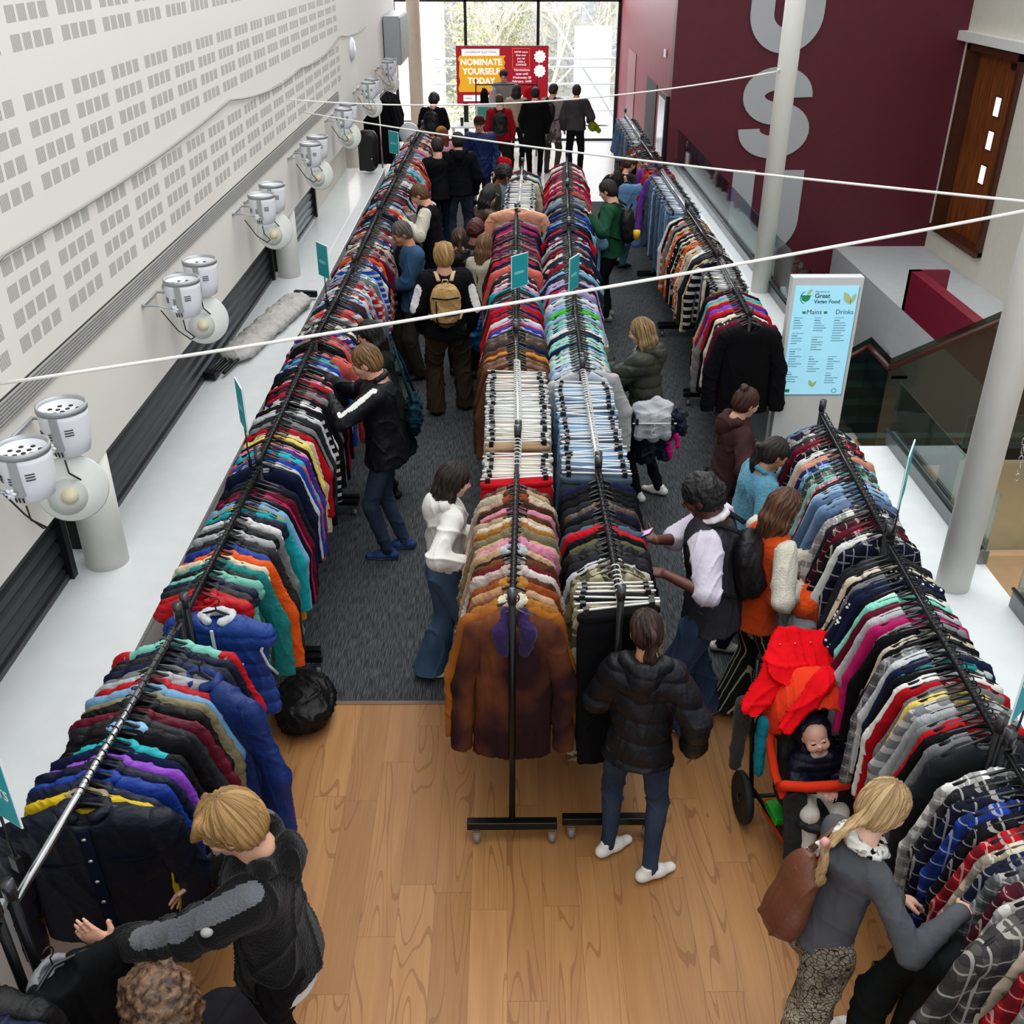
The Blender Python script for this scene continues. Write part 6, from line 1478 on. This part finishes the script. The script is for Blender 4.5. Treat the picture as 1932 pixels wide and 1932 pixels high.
for x, blocks in ((-.25, ((1.555, 'Flatbreads', 3), (1.415, 'Hot Baguettes', 3), (1.27, 'Dressed Fries', 6), (1.055, 'Bowls', 3))), (-.07, ((1.555, 'Burgers', 4), (1.38, 'Loaded Fries', 4), (1.20, 'Sides', 5))), (.10, ((1.555, 'Hot Drinks', 8), (1.20, 'Smoothies', 4), (1.045, 'Shakes', 3)))):
    for z, hd, n in blocks:
        tt(hd, x, z, .018, inkl)
        m = MB(); m.box((x, -.006, z - .028), (x + .05, -.005, z - .02))
        for k in range(n): w = rr.uniform(.05, .12); m.box((x, -.0055, z - .05 - k * .023), (x + w, -.005, z - .044 - k * .023))
        m.build('text_lines', inkl, t)
m = MB().ribbon([(.20 + .02 * math.cos(R(a)), .875 + .02 * math.sin(R(a))) for a in range(0, 361, 20)], .005, .001, T(0, -.006, 0)).box((-.245, -.0055, .86), (-.2, -.005, .89)); m.build('footer_marks', gn, t)
# ------------------------------------------------------------------ election banner screen and the cash desk
t = thing('banner_screen', 'big red display screen reading LEADERSHIP ELECTIONS NOMINATE YOURSELF TODAY', 'display', (-.04, 25.7, -.39)); t.scale = (1.1, 1.1, 1.1)
MB().box((-.98, 0, 1.27), (.98, .07, 2.41)).build('casing', dark, t); red = solid('screen_red', '#a30f25', .3, emit='#a30f25', estr=.45)
MB().box((-.97, -.004, 1.28), (.97, 0, 2.40)).build('screen', red, t)
sw = solid('screen_white', '#f4f4f4', .4, emit='#ffffff', estr=.6); sy_ = solid('screen_yellow', '#e3a51c', .4, emit='#e3a51c', estr=.5); nv = solid('screen_navy', '#10203a', .5)
MB().box((-.86, -.008, 2.22), (-.06, -.005, 2.35)).box((-.84, -.008, 1.32), (.55, -.005, 1.44)).build('label_panel', sw, t)
rr = random.Random(2); L_ = []; R_ = []
for k in range(12):
    z = 2.22 - k * .065; L_.append((-.93 + rr.uniform(-.02, .03), -.006, z)); R_.append((.05 + rr.uniform(-.03, .03), -.006, z))
MB().add(L_ + R_[::-1], [tuple(range(24))]).build('brush_panel', sy_, t)
text('lettering', 'LEADERSHIP ELECTIONS', .062, T(-.46, -.010, 2.285) @ UP, nv, t, .0005); 
for s_, z in (('NOMINATE', 2.09), ('YOURSELF', 1.91), ('TODAY', 1.72)): text('lettering', s_, .17, T(-.45, -.010, z) @ UP, sw, t, .0005, bold=.025)
text('lettering', 'www.', .075, T(-.72, -.010, 1.38) @ UP, nv, t, .0005)
for i, s_ in enumerate(('NOW more', 'than ever', 'you can', 'make a', 'CHANGE')): text('lettering', s_, .055, T(.40, -.010, 2.29 - i * .062) @ UP, sw, t, .0005, bold=.01)
for i, s_ in enumerate(('Nominations', 'open until', 'Wednesday 28', 'February, 16:00')): text('lettering', s_, .065, T(.42, -.010, 1.94 - i * .075) @ UP, sw, t, .0005, bold=.01)
m = MB()
for a, b in (((.22, 2.36), (.58, 2.36)), ((.22, 1.98), (.58, 1.98)), ((.22, 1.98), (.22, 2.36)), ((.58, 1.98), (.58, 2.36))): m.ribbon([a, b], .012, .002, T(0, -.005, 0))
m.build('frame_print', solid('screen_orange', '#e8622a', .4, emit='#e8622a', estr=.5), t)
for z in (2.2, 1.92):
    n = 22; m = MB().add([(.80 + (.12 + .014 * (-1) ** k) * math.cos(2 * PI * k / n), -.006, z + (.12 + .014 * (-1) ** k) * math.sin(2 * PI * k / n)) for k in range(n)], [tuple(range(n))]); m.build('rosette', sw, t)
MB().box((-.84, .02, .36), (-.76, .07, 1.3)).box((.7, .02, .36), (.78, .07, 1.3)).box((-.95, -.2, .356), (-.65, .3, .386)).box((.6, -.2, .356), (.88, .3, .386)).box((-.7, .02, .36), (.7, .06, .38)).build('stand', dark, t)
t = thing('cash_desk', 'white topped trestle table of the cash desk', 'table', (-.45, 24.2, 0))
MB().box((-.75, -.35, .73), (.9, .35, .76)).build('tabletop', laminate, t)
for x in (-.7, .85):
    for y in (-.3, .3): MB().tube([(x, y, 0), (x, y, .73)], .018, 8).build('leg', steel, t)
t = thing('monitor', 'white desktop monitor with a green screen on the cash desk', 'monitor', (-.35, 24.15, .76))
MB().box((-.28, 0, .1), (.28, .04, .44)).build('casing', laminate, t); MB().box((-.25, -.004, .13), (.25, 0, .38)).build('screen', solid('mon_green', '#2c6b60', .3, emit='#2c6b60', estr=.5), t); MB().box((-.04, 0, 0), (.04, .04, .1)).box((-.12, -.06, 0), (.12, .1, .012)).build('stand', laminate, t)
t = thing('tall_cup', 'tall black cup at the corner of the cash desk', 'cup', (-.95, 24.05, .76)); MB().lathe([(.03, 0), (.038, .16), (.04, .17), (0, .175)], 16).build('cup', dark, t)
t = thing('clothes_rack', 'small black rack behind the cash desk with a few garments', 'clothes rack', (0, 24.62, 0))
MB().tube([(-.64, 0, 1.55), (.75, 0, 1.55)], .015, 8).build('hanging_rail', dark, t)
for x in (-.64, .75): MB().tube([(x, 0, 0), (x, 0, 1.68)], .016, 8).build('post', dark, t)
garment('jacket', 'black', -.45, 24.62, 'plain', 'black', False, 0, 1.3, (.8, .8, .8), 'black jacket on the small rack behind the cash desk', None, zr=1.53)
garment('shirt', 'white', -.25, 24.62, 'plain', 'white', False, 0, 1.2, (.7, .8, .6), 'white and red top on the small rack behind the cash desk', None, zr=1.53)
garment('jacket', 'red', .62, 24.62, 'plain', 'red', False, 1, .9, (.9, .9, .6), 'red jacket hung at the end of the small rack by the banner screen', None, zr=1.56)
# speaker and other things on the counter
t = thing('loudspeaker', 'black loudspeaker standing upright at the end of the white counter', 'loudspeaker', (-2.19, 17.0, 1.1), R(-12))
Q = Soft(.02); Q.cone((0, 0, .18), (0, 0, .52), .16, .17, .02, (0, 1, 0), .8); Q.cut((0, 0, .0), (0, 0, -1)); Q.cut((0, 0, .66), (0, 0, 1)); me = Q.mesh('cabinet', None, 2); me.materials.append(solid('speaker_black', '#0c0c0d', .5)); link('cabinet', me, t)
MB().box((-.12, -.148, .06), (.12, -.135, .6)).build('grille', solid('grille_black', '#131314', .7), t, bevel=.01); MB().lathe([(0, 0), (.012, 0), (.012, .004), (0, .005)], 12, T(.1, -.15, .25) @ Matrix.Rotation(PI / 2, 4, 'X')).build('badge', steel, t)
t = thing('folded_gazebo', 'long bundle of black poles wrapped in a grey cover on the counter', 'folded canopy', (-2.28, 9.35, 1.1), R(-10))
Q = Soft(.012); Q.cone((0, -.75, .07), (0, .75, .07), .15, .16, .02, (0, 0, 1), .45); Q.cut((0, 0, .003), (0, 0, -1)); me = Q.mesh('cover', folds(6, .008, 26, (.5, 1.6, 1)), 1); me.materials.append(cloth('nylon', '#b3b1ac')); link('cover', me, t)
m = MB()
for x in (-.06, 0, .06):
    m.tube([(x, -1.25 + abs(x), .05), (x, -.7, .06)], .016, 8); m.tube([(x, .7, .06), (x * 1.2, 1.05, .06)], .013, 8)
m.box((-.09, -1.28, .02), (.02, -1.2, .08)).box((-.12, 1.02, .03), (.12, 1.07, .09)); m.build('poles', dark, t)
# screen in the maroon side wall and a dark panel painting in the shade of an opening
t = thing('wall_screen', 'tall black framed screen on the maroon side wall by the corner', 'display', (2.79, 18.7, .2)); MB().box((-.05, -.45, 0), (0, .45, 1.9)).build('frame', dark, t); MB().box((-.055, -.38, .08), (-.05, .38, 1.82)).build('screen', solid('screen_purple', '#9a94a8', .15, emit='#8a8496', estr=.35), t)
struct('door_2', MB().box((2.785, 19.8, 0), (2.8, 21.2, 2.1)), solid('opening_shade', '#1c0a12', .6)); struct('door_3', MB().box((2.785, 23.2, 0), (2.8, 24.6, 2.3)), solid('door_maroon', '#8a2a48', .4))
t = thing('switch_plate', 'small white switch plate on the maroon side wall corner', 'switch', (2.79, 19.0, 2.7)); MB().box((-.02, -.1, -.06), (0, .1, .06)).build('plate', lw, t)
# black coats hanging from a garment bag hook by the wall end, folding chair things at the corner
t = thing('clothes_rack', 'black coats rack standing against the wall end by the window column', 'clothes rack', (-2.3, 20.6, 0)); MB().tube([(0, -.8, 1.9), (0, .8, 1.9)], .015, 8).build('hanging_rail', steel, t)
for y in (-.8, .8): MB().tube([(0, y, 0), (0, y, 1.95)], .016, 8).build('post', steel, t)
for k in range(7): garment('longcoat', 'black', -2.3, 20.0 + k * .18, 'plain', 'black', False, k % 3, 0, (1, 1.2, 1.1), f'black long coat, {ordinal(k + 1)} from the front on the rack against the wall end', 'black coats at the wall end', zr=1.92)
t = thing('desk_fan', 'grey desk fan on a white box by the window column', 'fan', (-1.75, 19.6, .95)); MB().lathe([(.0, -.03), (.17, -.03), (.19, 0), (.17, .03), (0, .03)], 26, T(0, 0, .35) @ Matrix.Rotation(R(80), 4, 'X')).build('cage', solid('fan_grey', '#b9bec2', .3), t); MB().tube([(0, 0, 0), (0, 0, .25)], .02, 8).lathe([(.0, 0), (.1, 0), (.1, .02), (0, .03)], 16).build('stand', solid('fan_stand', '#8ea0b4', .4), t)
b = box('storage_box', (-2.0, 19.35, 0), (-1.5, 19.85, .95), solid('box_white', '#e9e9e6', .6), bevel=.01); tag(b, 'plain white box unit under the desk fan', 'box')
# ------------------------------------------------------------------ things people hold or carry
t = thing('drinks_can', 'silver and blue drinks can held by the woman in the white hoodie', 'can', (-.17, 5.46, 1.15), 0); MB().lathe([(.024, 0), (.030, .008), (.030, .145), (.024, .155), (0, .152)], 24).build('can_body', solid('can_silver', '#b4bcc6', .25, .8), t); MB().lathe([(.0305, .02), (.0305, .07)], 24).build('can_print', solid('can_blue', '#2a6f9c', .3, .3), t)
t = thing('smartphone', 'smartphone with a pink screen in the hand of the man in the jersey', 'phone', (.775, 4.93, 1.445), R(65)); Mx = Matrix.Rotation(R(-35), 4, 'X'); MB().box((-.038, -.075, -.004), (.038, .075, .004), Mx).build('case', dark, t, bevel=.003); MB().box((-.034, -.07, .0042), (.034, .07, .005), Mx).build('screen', solid('phone_lilac', '#c9a2cf', .2, emit='#c9a2cf', estr=.4), t)
def softbag(name, label, cat, loc, prims, mat, seed=1, amp=.01, group=None, part='body', h=.011):
    t = thing(name, label, cat, loc); Q = Soft(h)
    for p in prims: (Q.ell if len(p) == 2 else Q.cone)(*p[:2], *([p[2], p[3], .03] + list(p[4:]) if len(p) > 2 else []))
    me = Q.mesh(part, folds(seed, amp, 22, (1, 1, 1)), 1); me.materials.append(mat); link(part, me, t); return t
t = softbag('tote_bag', 'dark teal tote bag on the shoulder of the woman in the long coat', 'bag', (-.80, 8.12, .78), [((0, 0, 0), (.07, .19, .20))], cloth('plain', '#10303c')); MB().tube([(0, -.12, .15), (-.08, -.08, .45), (-.14, 0, .62), (-.08, .08, .45), (0, .12, .15)], .012, 6).build('strap', cloth('plain', '#10303c'), t)
t = softbag('carrier_bag', 'bright blue plastic carrier bag beside the blond man with tan backpack', 'bag', (-.28, 10.5, .72), [((0, 0, 0), (.15, .10, .24)), ((0, 0, .2), (.05, .04, .12))], cloth('nylon', '#1b6fb0'), 4, .02)
t = softbag('holdall', 'black bag on the floor under the ski jackets by the carpet edge', 'bag', (-1.30, 5.05, .13), [((0, 0, 0), (.20, .26, .14))], cloth('nylon', '#0c0c0e'), 4, .012)
t = softbag('hoodie', 'light grey hooded top draped over the arm of the woman in the olive puffer', 'hoodie', (1.22, 7.66, .98), [((-.11, 0, .05), (.11, .02, .05), .065, .065), ((-.10, -.07, 0), (-.11, -.10, -.15), .05, .045), ((.10, -.07, 0), (.11, -.10, -.15), .05, .045), ((0, -.07, 0), (0, -.10, -.15), .07, .06), ((.04, .02, .09), (.1, -.02, .05), .06, .05)], cloth('plain', '#a9acb0'), 8, .006)
hg = link('hanger', hanger_me('clip', 'white'), t); hg.location = (0, -.16, -.10); hg.rotation_euler = (0, PI, 0)
t = softbag('jacket', 'dark navy jacket hanging below the grey hooded top', 'jacket', (1.25, 7.74, .72), [((-.08, 0, .05), (-.05, -.02, -.15), .12, .08), ((.08, 0, .08), (.1, 0, -.16), .10, .06), ((.2, .05, .2), (.25, .03, .05), .07, .05)], cloth('nylon', '#131a30'), 3, .016)
t = softbag('top', 'bright pink top showing under the clothes on her arm', 'top', (1.38, 7.70, .70), [((0, 0, 0), (.03, 0, -.14), .035, .02), ((.06, .02, .06), (.09, .02, -.05), .03, .02)], cloth('plain', '#d81f7a'), 3, .006)
t = softbag('cardigan', 'orange fleece folded over the forearm of the woman in orange', 'jumper', (1.80, 4.86, 1.05), [((-.20, 0, 0), (.20, 0, .02), .075, .07), ((-.05, -.05, -.02), (.05, -.06, -.10), .09, .06)], cloth('fur', '#e2501c'), 2, .006)
t = softbag('jacket', 'grey and royal blue garment hanging under the orange fleece', 'jacket', (1.80, 4.80, .82), [((-.05, 0, .08), (.0, -.01, -.14), .10, .05), ((.06, 0, .08), (.02, -.01, -.14), .09, .05)], cloth('tiedye', '#8d9298', '#1d46a0'), 5, .006)
t = softbag('jeans', 'pale blue jeans held up by the woman in the fuzzy black jacket', 'jeans', (1.84, 14.9, .86), [((-.12, 0, .42), (.12, 0, .42), .07, .07, (0, 1, 0), .5), ((-.09, 0, .38), (-.11, 0, -.35), .10, .085, (0, 1, 0), .4), ((.09, 0, .38), (.11, 0, -.35), .10, .085, (0, 1, 0), .4)], cloth('denim', '#5c83a8'), 2, .005)
t = softbag('jacket', 'bright red jacket carried by the man in the dark cap', 'jacket', (-.05, 18.1, .85), [((0, 0, .2), (.05, 0, -.35), .10, .07), ((-.08, 0, .25), (.1, 0, .2), .08, .08)], cloth('plain', '#b01220'), 2, .01)
t = softbag('jeans', 'pale jeans folded over the arm of the man in green', 'jeans', (1.18, 12.8, .70), [((0, 0, .3), (.02, 0, -.45), .085, .07, (1, 0, 0), .5), ((.05, -.05, .35), (-.05, .05, .35), .08, .08)], cloth('denim', '#6f93a8'), 2, .006)
t = softbag('scarf', 'bright green cloth in the hand of the man in the dark grey jumper', 'scarf', (1.86, 22.35, 1.0), [((0, 0, 0), (.12, 0, -.08), .10, .05)], cloth('plain', '#6d7c1c'), 2, .012)
t = thing('drink_cup', 'yellow cup tucked in the side of the black backpack', 'cup', (1.66, 12.72, 1.13)); MB().lathe([(.04, 0), (.045, .10), (0, .10)], 16).build('cup', solid('cup_yellow', '#e0b010', .5), t)
# ------------------------------------------------------------------ pushchair with a child
PX, PY = 1.62, 3.98
ora = cloth('plain', '#d6361c'); drk = cloth('nylon', '#131316'); fm = solid('pushchair_frame', '#18181a', .4, .4)
t = thing('pushchair', 'orange and black three-wheeled pushchair with its hood up', 'pushchair', (PX, PY, 0), R(4))
def wheel(x, y, r, w, nm='wheel'):
    Mw = T(x, y, r) @ Matrix.Rotation(PI / 2, 4, 'Y')
    o = MB().lathe([(r * .72, -w * .5), (r * .9, -w), (r, -w * .5), (r, w * .5), (r * .9, w), (r * .72, w * .5)], 32, Mw).build(nm, solid('tyre_black', '#111113', .7), t)
    m = MB().lathe([(r * .66, -w * .4), (r * .72, -w * .5), (r * .72, w * .5), (r * .66, w * .4)], 32, Mw)
    for k in range(5): a = 2 * PI * k / 5; m.tube([Mw @ Vector((0, 0, 0)), Mw @ Vector((r * .68 * math.cos(a), r * .68 * math.sin(a), 0))], .012, 6)
    m.lathe([(0, -w), (.025, -w), (.025, w), (0, w)], 12, Mw); m.build('rim', solid('rim_black', '#1d1d20', .35, .5), o)
wheel(-.26, .22, .15, .026); wheel(.27, .22, .15, .026); wheel(.0, -.42, .11, .026)
MB().tube([(-.25, .22, .15), (.26, .22, .15)], .012, 8).tube([(-.20, .25, .15), (-.22, .36, .62), (-.2, .45, .95)], .014, 8).tube([(.20, .25, .15), (.22, .36, .62), (.2, .45, .95)], .014, 8).tube([(-.2, .45, .95), (.2, .45, .95)], .018, 8).tube([(-.19, .25, .17), (-.14, -.1, .2), (-.03, -.42, .14)], .013, 8).tube([(.19, .25, .17), (.14, -.1, .2), (.03, -.42, .14)], .013, 8).build('frame', fm, t)
# seat with orange side rails
Q = Soft(.009)
Q.cone((-.06, .16, .80), (.06, .16, .80), .16, .16, .03, (0, .9, -.3), .3); Q.cone((0, .02, .42), (0, .16, .80), .17, .15, .03, (0, .9, -.3), .3); Q.cone((0, .02, .42), (0, -.16, .40), .17, .16, .03, (0, .1, 1), .3)
me = Q.mesh('seat', folds(3, .003, 14), 1); me.materials.append(drk); link('seat', me, t)
for s_ in (-1, 1): MB().tube([(s_ * .19, -.16, .52), (s_ * .2, -.02, .56), (s_ * .21, .08, .68), (s_ * .2, .16, .88)], [.022, .024, .024, .02], 10, flat=.7).build('side_rail', ora, t)
Q = Soft(.009); Q.ell((0, .16, .80), (.235, .25, .29), None, .01); Q.ell((0, .02, .72), (.195, .26, .27), None, .01, True); Q.ell((0, -.25, .78), (.21, .28, .23), None, .02, True); Q.cut((0, 0, .80), V(0, -.55, -.83)); Q.cut((0, .22, .8), V(0, 1, 0))
me = Q.mesh('canopy', folds(2, .004, 18), 1); me.materials.append(ora); link('canopy', me, t)
MB().tube([(-.205, -.12, .56), (-.20, -.17, .62), (-.1, -.20, .63), (.1, -.20, .63), (.20, -.17, .62), (.205, -.12, .56)], .027, 12).build('bumper_bar', ora, t)
for s_ in (-1, 1):
    Q = Soft(.009); Q.cone((s_ * .135, -.17, .52), (s_ * .12, -.30, .14), .07, .065, .02, (0, 1, .3), .3); me = Q.mesh('footmuff', folds(5 + s_, .003, 14), 1); me.materials.append(drk if s_ > 0 else cloth('nylon', '#232427')); link('footmuff', me, t)
Q = Soft(.009); Q.cone((-.13, .12, .16), (-.04, -.30, .14), .05, .05, .02); Q.cone((.13, .12, .16), (.04, -.30, .14), .05, .05, .02); Q.cone((-.04, -.30, .14), (.04, -.30, .14), .05, .05, .02); Q.ell((0, .0, .22), (.15, .30, .09), None, .01, True); me = Q.mesh('basket', None, 1); me.materials.append(ora); link('basket', me, t)
MB().tube([(-.13, .02, .42), (-.05, -.14, .44), (.05, -.14, .44), (.13, .02, .42)], .012, 8).build('seat_trim', ora, t)
b = MB().box((-.06, -.075, 0), (.06, .075, .055)).build('storage_tub', solid('tub_green', '#1aa52a', .4), bevel=.008); b.location = (PX - .11, PY + .02, .19); b.rotation_euler = (0, 0, R(10)); tag(b, 'bright green plastic tub in the basket under the pushchair', 'tub')
# child
bc = thing('child', 'smiling baby in a navy hooded puffer sitting in the pushchair', 'person', (PX + .02, PY - .02, .42), R(184)); k_ = .80
hcb = np.array((0.03, -.03, .37)); HB = np.array(Matrix.Rotation(R(14), 3, 'Y') @ Matrix.Rotation(R(6), 3, 'X'), np.float32)
hpb = lambda x, y, z: hcb + HB @ np.array((x, y, z), float) * k_
B = Soft(.0055); e = lambda c, r, k=.02, sub=False: B.ell(hpb(*c), np.array(r) * k_, HB, k, sub)
e((0, -.01, .025), (.085, .098, .088)); e((0, .035, -.04), (.068, .062, .06), .03); e((0, .075, -.085), (.022, .02, .018), .02)
for s_ in (-1, 1):
    e((s_ * .042, .07, -.04), (.032, .028, .03), .02); e((s_ * .034, .108, .0), (.018, .010, .008), .012, True); e((s_ * .034, .086, -.001), (.015, .014, .009), .003); e((s_ * .086, .0, -.02), (.010, .018, .026), .006)
    B.cone(hpb(s_ * .024, .089, -.056), hpb(0, .097, -.065), .006 * k_, .008 * k_, .006)
e((0, .106, -.026), (.010, .010, .008), .010)
B.cone(hpb(0, -.01, -.06), (0, -.03, .24), .04, .045, .02); B.cone((0, -.02, .05), (0, -.02, .22), .085, .08, .03)
for s_ in (-1, 1):
    el = np.array((s_ * .12, .06, .13)); wr = np.array((s_ * .045 - .01, .15, .16)); B.cone((s_ * .09, -.01, .22), el, .03, .026, .02); B.cone(el, wr, .026, .02, .02); hand(B, wr, (-s_ * .5, .8, .1), (0, -.2, -1), .55, .7, s_)
    B.cone((s_ * .05, 0, .04), (s_ * .08, .18, .02), .04, .032, .02); B.cone((s_ * .08, .18, .02), (s_ * .08, .24, -.20), .032, .026, .02); B.cone((s_ * .08, .24, -.20), (s_ * .08, .30, -.22), .024, .02, .01)
me = B.mesh('body', None, 1)
def pfb(c):
    l = ((c - hcb) @ HB) / k_; ix = np.zeros(len(c)); x, y, z = l[:, 0], l[:, 1], l[:, 2]; ax = np.abs(x)
    ix[((ax / .032) ** 2 + ((z + .064 - ax * .35) / .008) ** 2 < 1) & (y > .065)] = 1
    ix[(((ax - .034) / .015) ** 2 + ((z + .001 + (ax - .034) ** 2 * 18) / .0055) ** 2 < 1) & (y > .07)] = 2
    ix[(ax > .018) & (ax < .05) & (np.abs(z - .022) < .003) & (y > .07)] = 3
    return ix
paint(me, [skinmat('#e6b7a2'), solid('lips_baby', '#a83f4a', .5), solid('eye_dark', '#241a16', .25), solid('brow_pale', '#b08060', .9)], pfb); link('body', me, bc)
nvy = cloth('nylon', '#0f1126')
Q = Soft(.007); Q.ell((0, -.02, .14), (.125, .10, .14), None, .03); Q.cone((-.05, 0, .235), (.05, .0, .235), .06, .06, .04)
for s_ in (-1, 1): Q.cone((s_ * .10, -.01, .22), (s_ * .13, .06, .13), .048, .042, .03); Q.cone((s_ * .13, .06, .13), (s_ * .055, .135, .155), .042, .034, .02)
me = Q.mesh('puffer', puffs(.05, .009, 3), 1); me.materials.append(nvy); link('puffer_jacket', me, bc)
Q = Soft(.007); Q.ell(hpb(0, -.03, .02), np.array((.118, .118, .125)) * k_, HB, .02); Q.cone(hpb(-.07, -.0, -.09), hpb(.07, 0, -.09), .035, .035, .03); Q.ell(hpb(0, .085, .0), np.array((.096, .14, .115)) * k_, HB, .02, True)
me = Q.mesh('hood', puffs(.045, .007, 1), 1); me.materials.append(nvy); link('hood', me, bc)
Q = Soft(.008)
for s_ in (-1, 1): Q.cone((s_ * .05, 0, .04), (s_ * .08, .19, .03), .060, .052, .03); Q.cone((s_ * .08, .19, .03), (s_ * .082, .24, -.14), .05, .042, .02)
me = Q.mesh('trousers', folds(3, .006, 16), 1); me.materials.append(cloth('plain', '#d6d1c6')); link('trousers', me, bc)
Q = Soft(.006); Q.cone(hpb(-.03, .05, -.115), hpb(.03, .05, -.115), .025, .025, .01); me = Q.mesh('bib', None, 1); me.materials.append(cloth('print', '#c9c6c0', '#55504c')); link('bib', me, bc)
MB().tube([(-.01, .145, .13), (0, .15, .19)], [.022, .012], 8).build('dummy_clip', solid('clip_green', '#2fae7a', .3), bc)
# bright red coat thrown over the canopy
t = thing('coat', 'bright red buttoned coat thrown over the pushchair hood', 'coat', (PX, PY, 0)); Q = Soft(.010); N_ = V(0.1, -.55, .83); N_ = N_ / np.linalg.norm(N_)
Q.cone((-.08, .32, 1.08), (.24, .36, 1.10), .13, .09, .04, N_, .13); Q.cone((-.08, .32, 1.08), (-.16, .20, 1.07), .13, .10, .04, N_, .13); Q.cone((-.16, .24, 1.06), (-.34, .08, .93), .085, .07, .04, N_, .16)
Q.cone((.22, .26, 1.12), (.0, .06, 1.09), .06, .055, .03, N_, .2); Q.cone((.0, .06, 1.09), (-.20, -.08, .93), .055, .05, .03, N_, .2)
Q.cone((.24, .42, 1.15), (.34, .46, 1.16), .055, .06, .03, N_, .5); Q.cone((.30, .36, 1.10), (.33, .38, 1.06), .05, .05, .03)
me = Q.mesh('cloth', folds(9, .011, 16, (1, 1, 1)), 1); me.materials.append(cloth('plain', '#d00714')); link('cloth', me, t)
m = MB()
for k in range(5): m.lathe([(0, 0), (.007, 0), (0, .005)], 8, T(-.16 + k * .085, .33 + .01 * k, 1.135 - .002 * k))
m.build('button', solid('stud_pink', '#e58a90', .3), t)
t = softbag('scarf', 'teal scarf hanging from the pushchair handle', 'scarf', (PX - .25, PY + .10, .62), [((0, 0, .18), (.0, -.02, -.16), .035, .025)], cloth('plain', '#1b7f94'), 2, .006)
t = softbag('jumper', 'mottled grey knitted jumper hanging from the pushchair handle', 'jumper', (PX - .33, PY + .22, .62), [((0, 0, .2), (-.02, -.02, -.22), .05, .035)], cloth('fur', '#3c3a3a'), 2, .006)
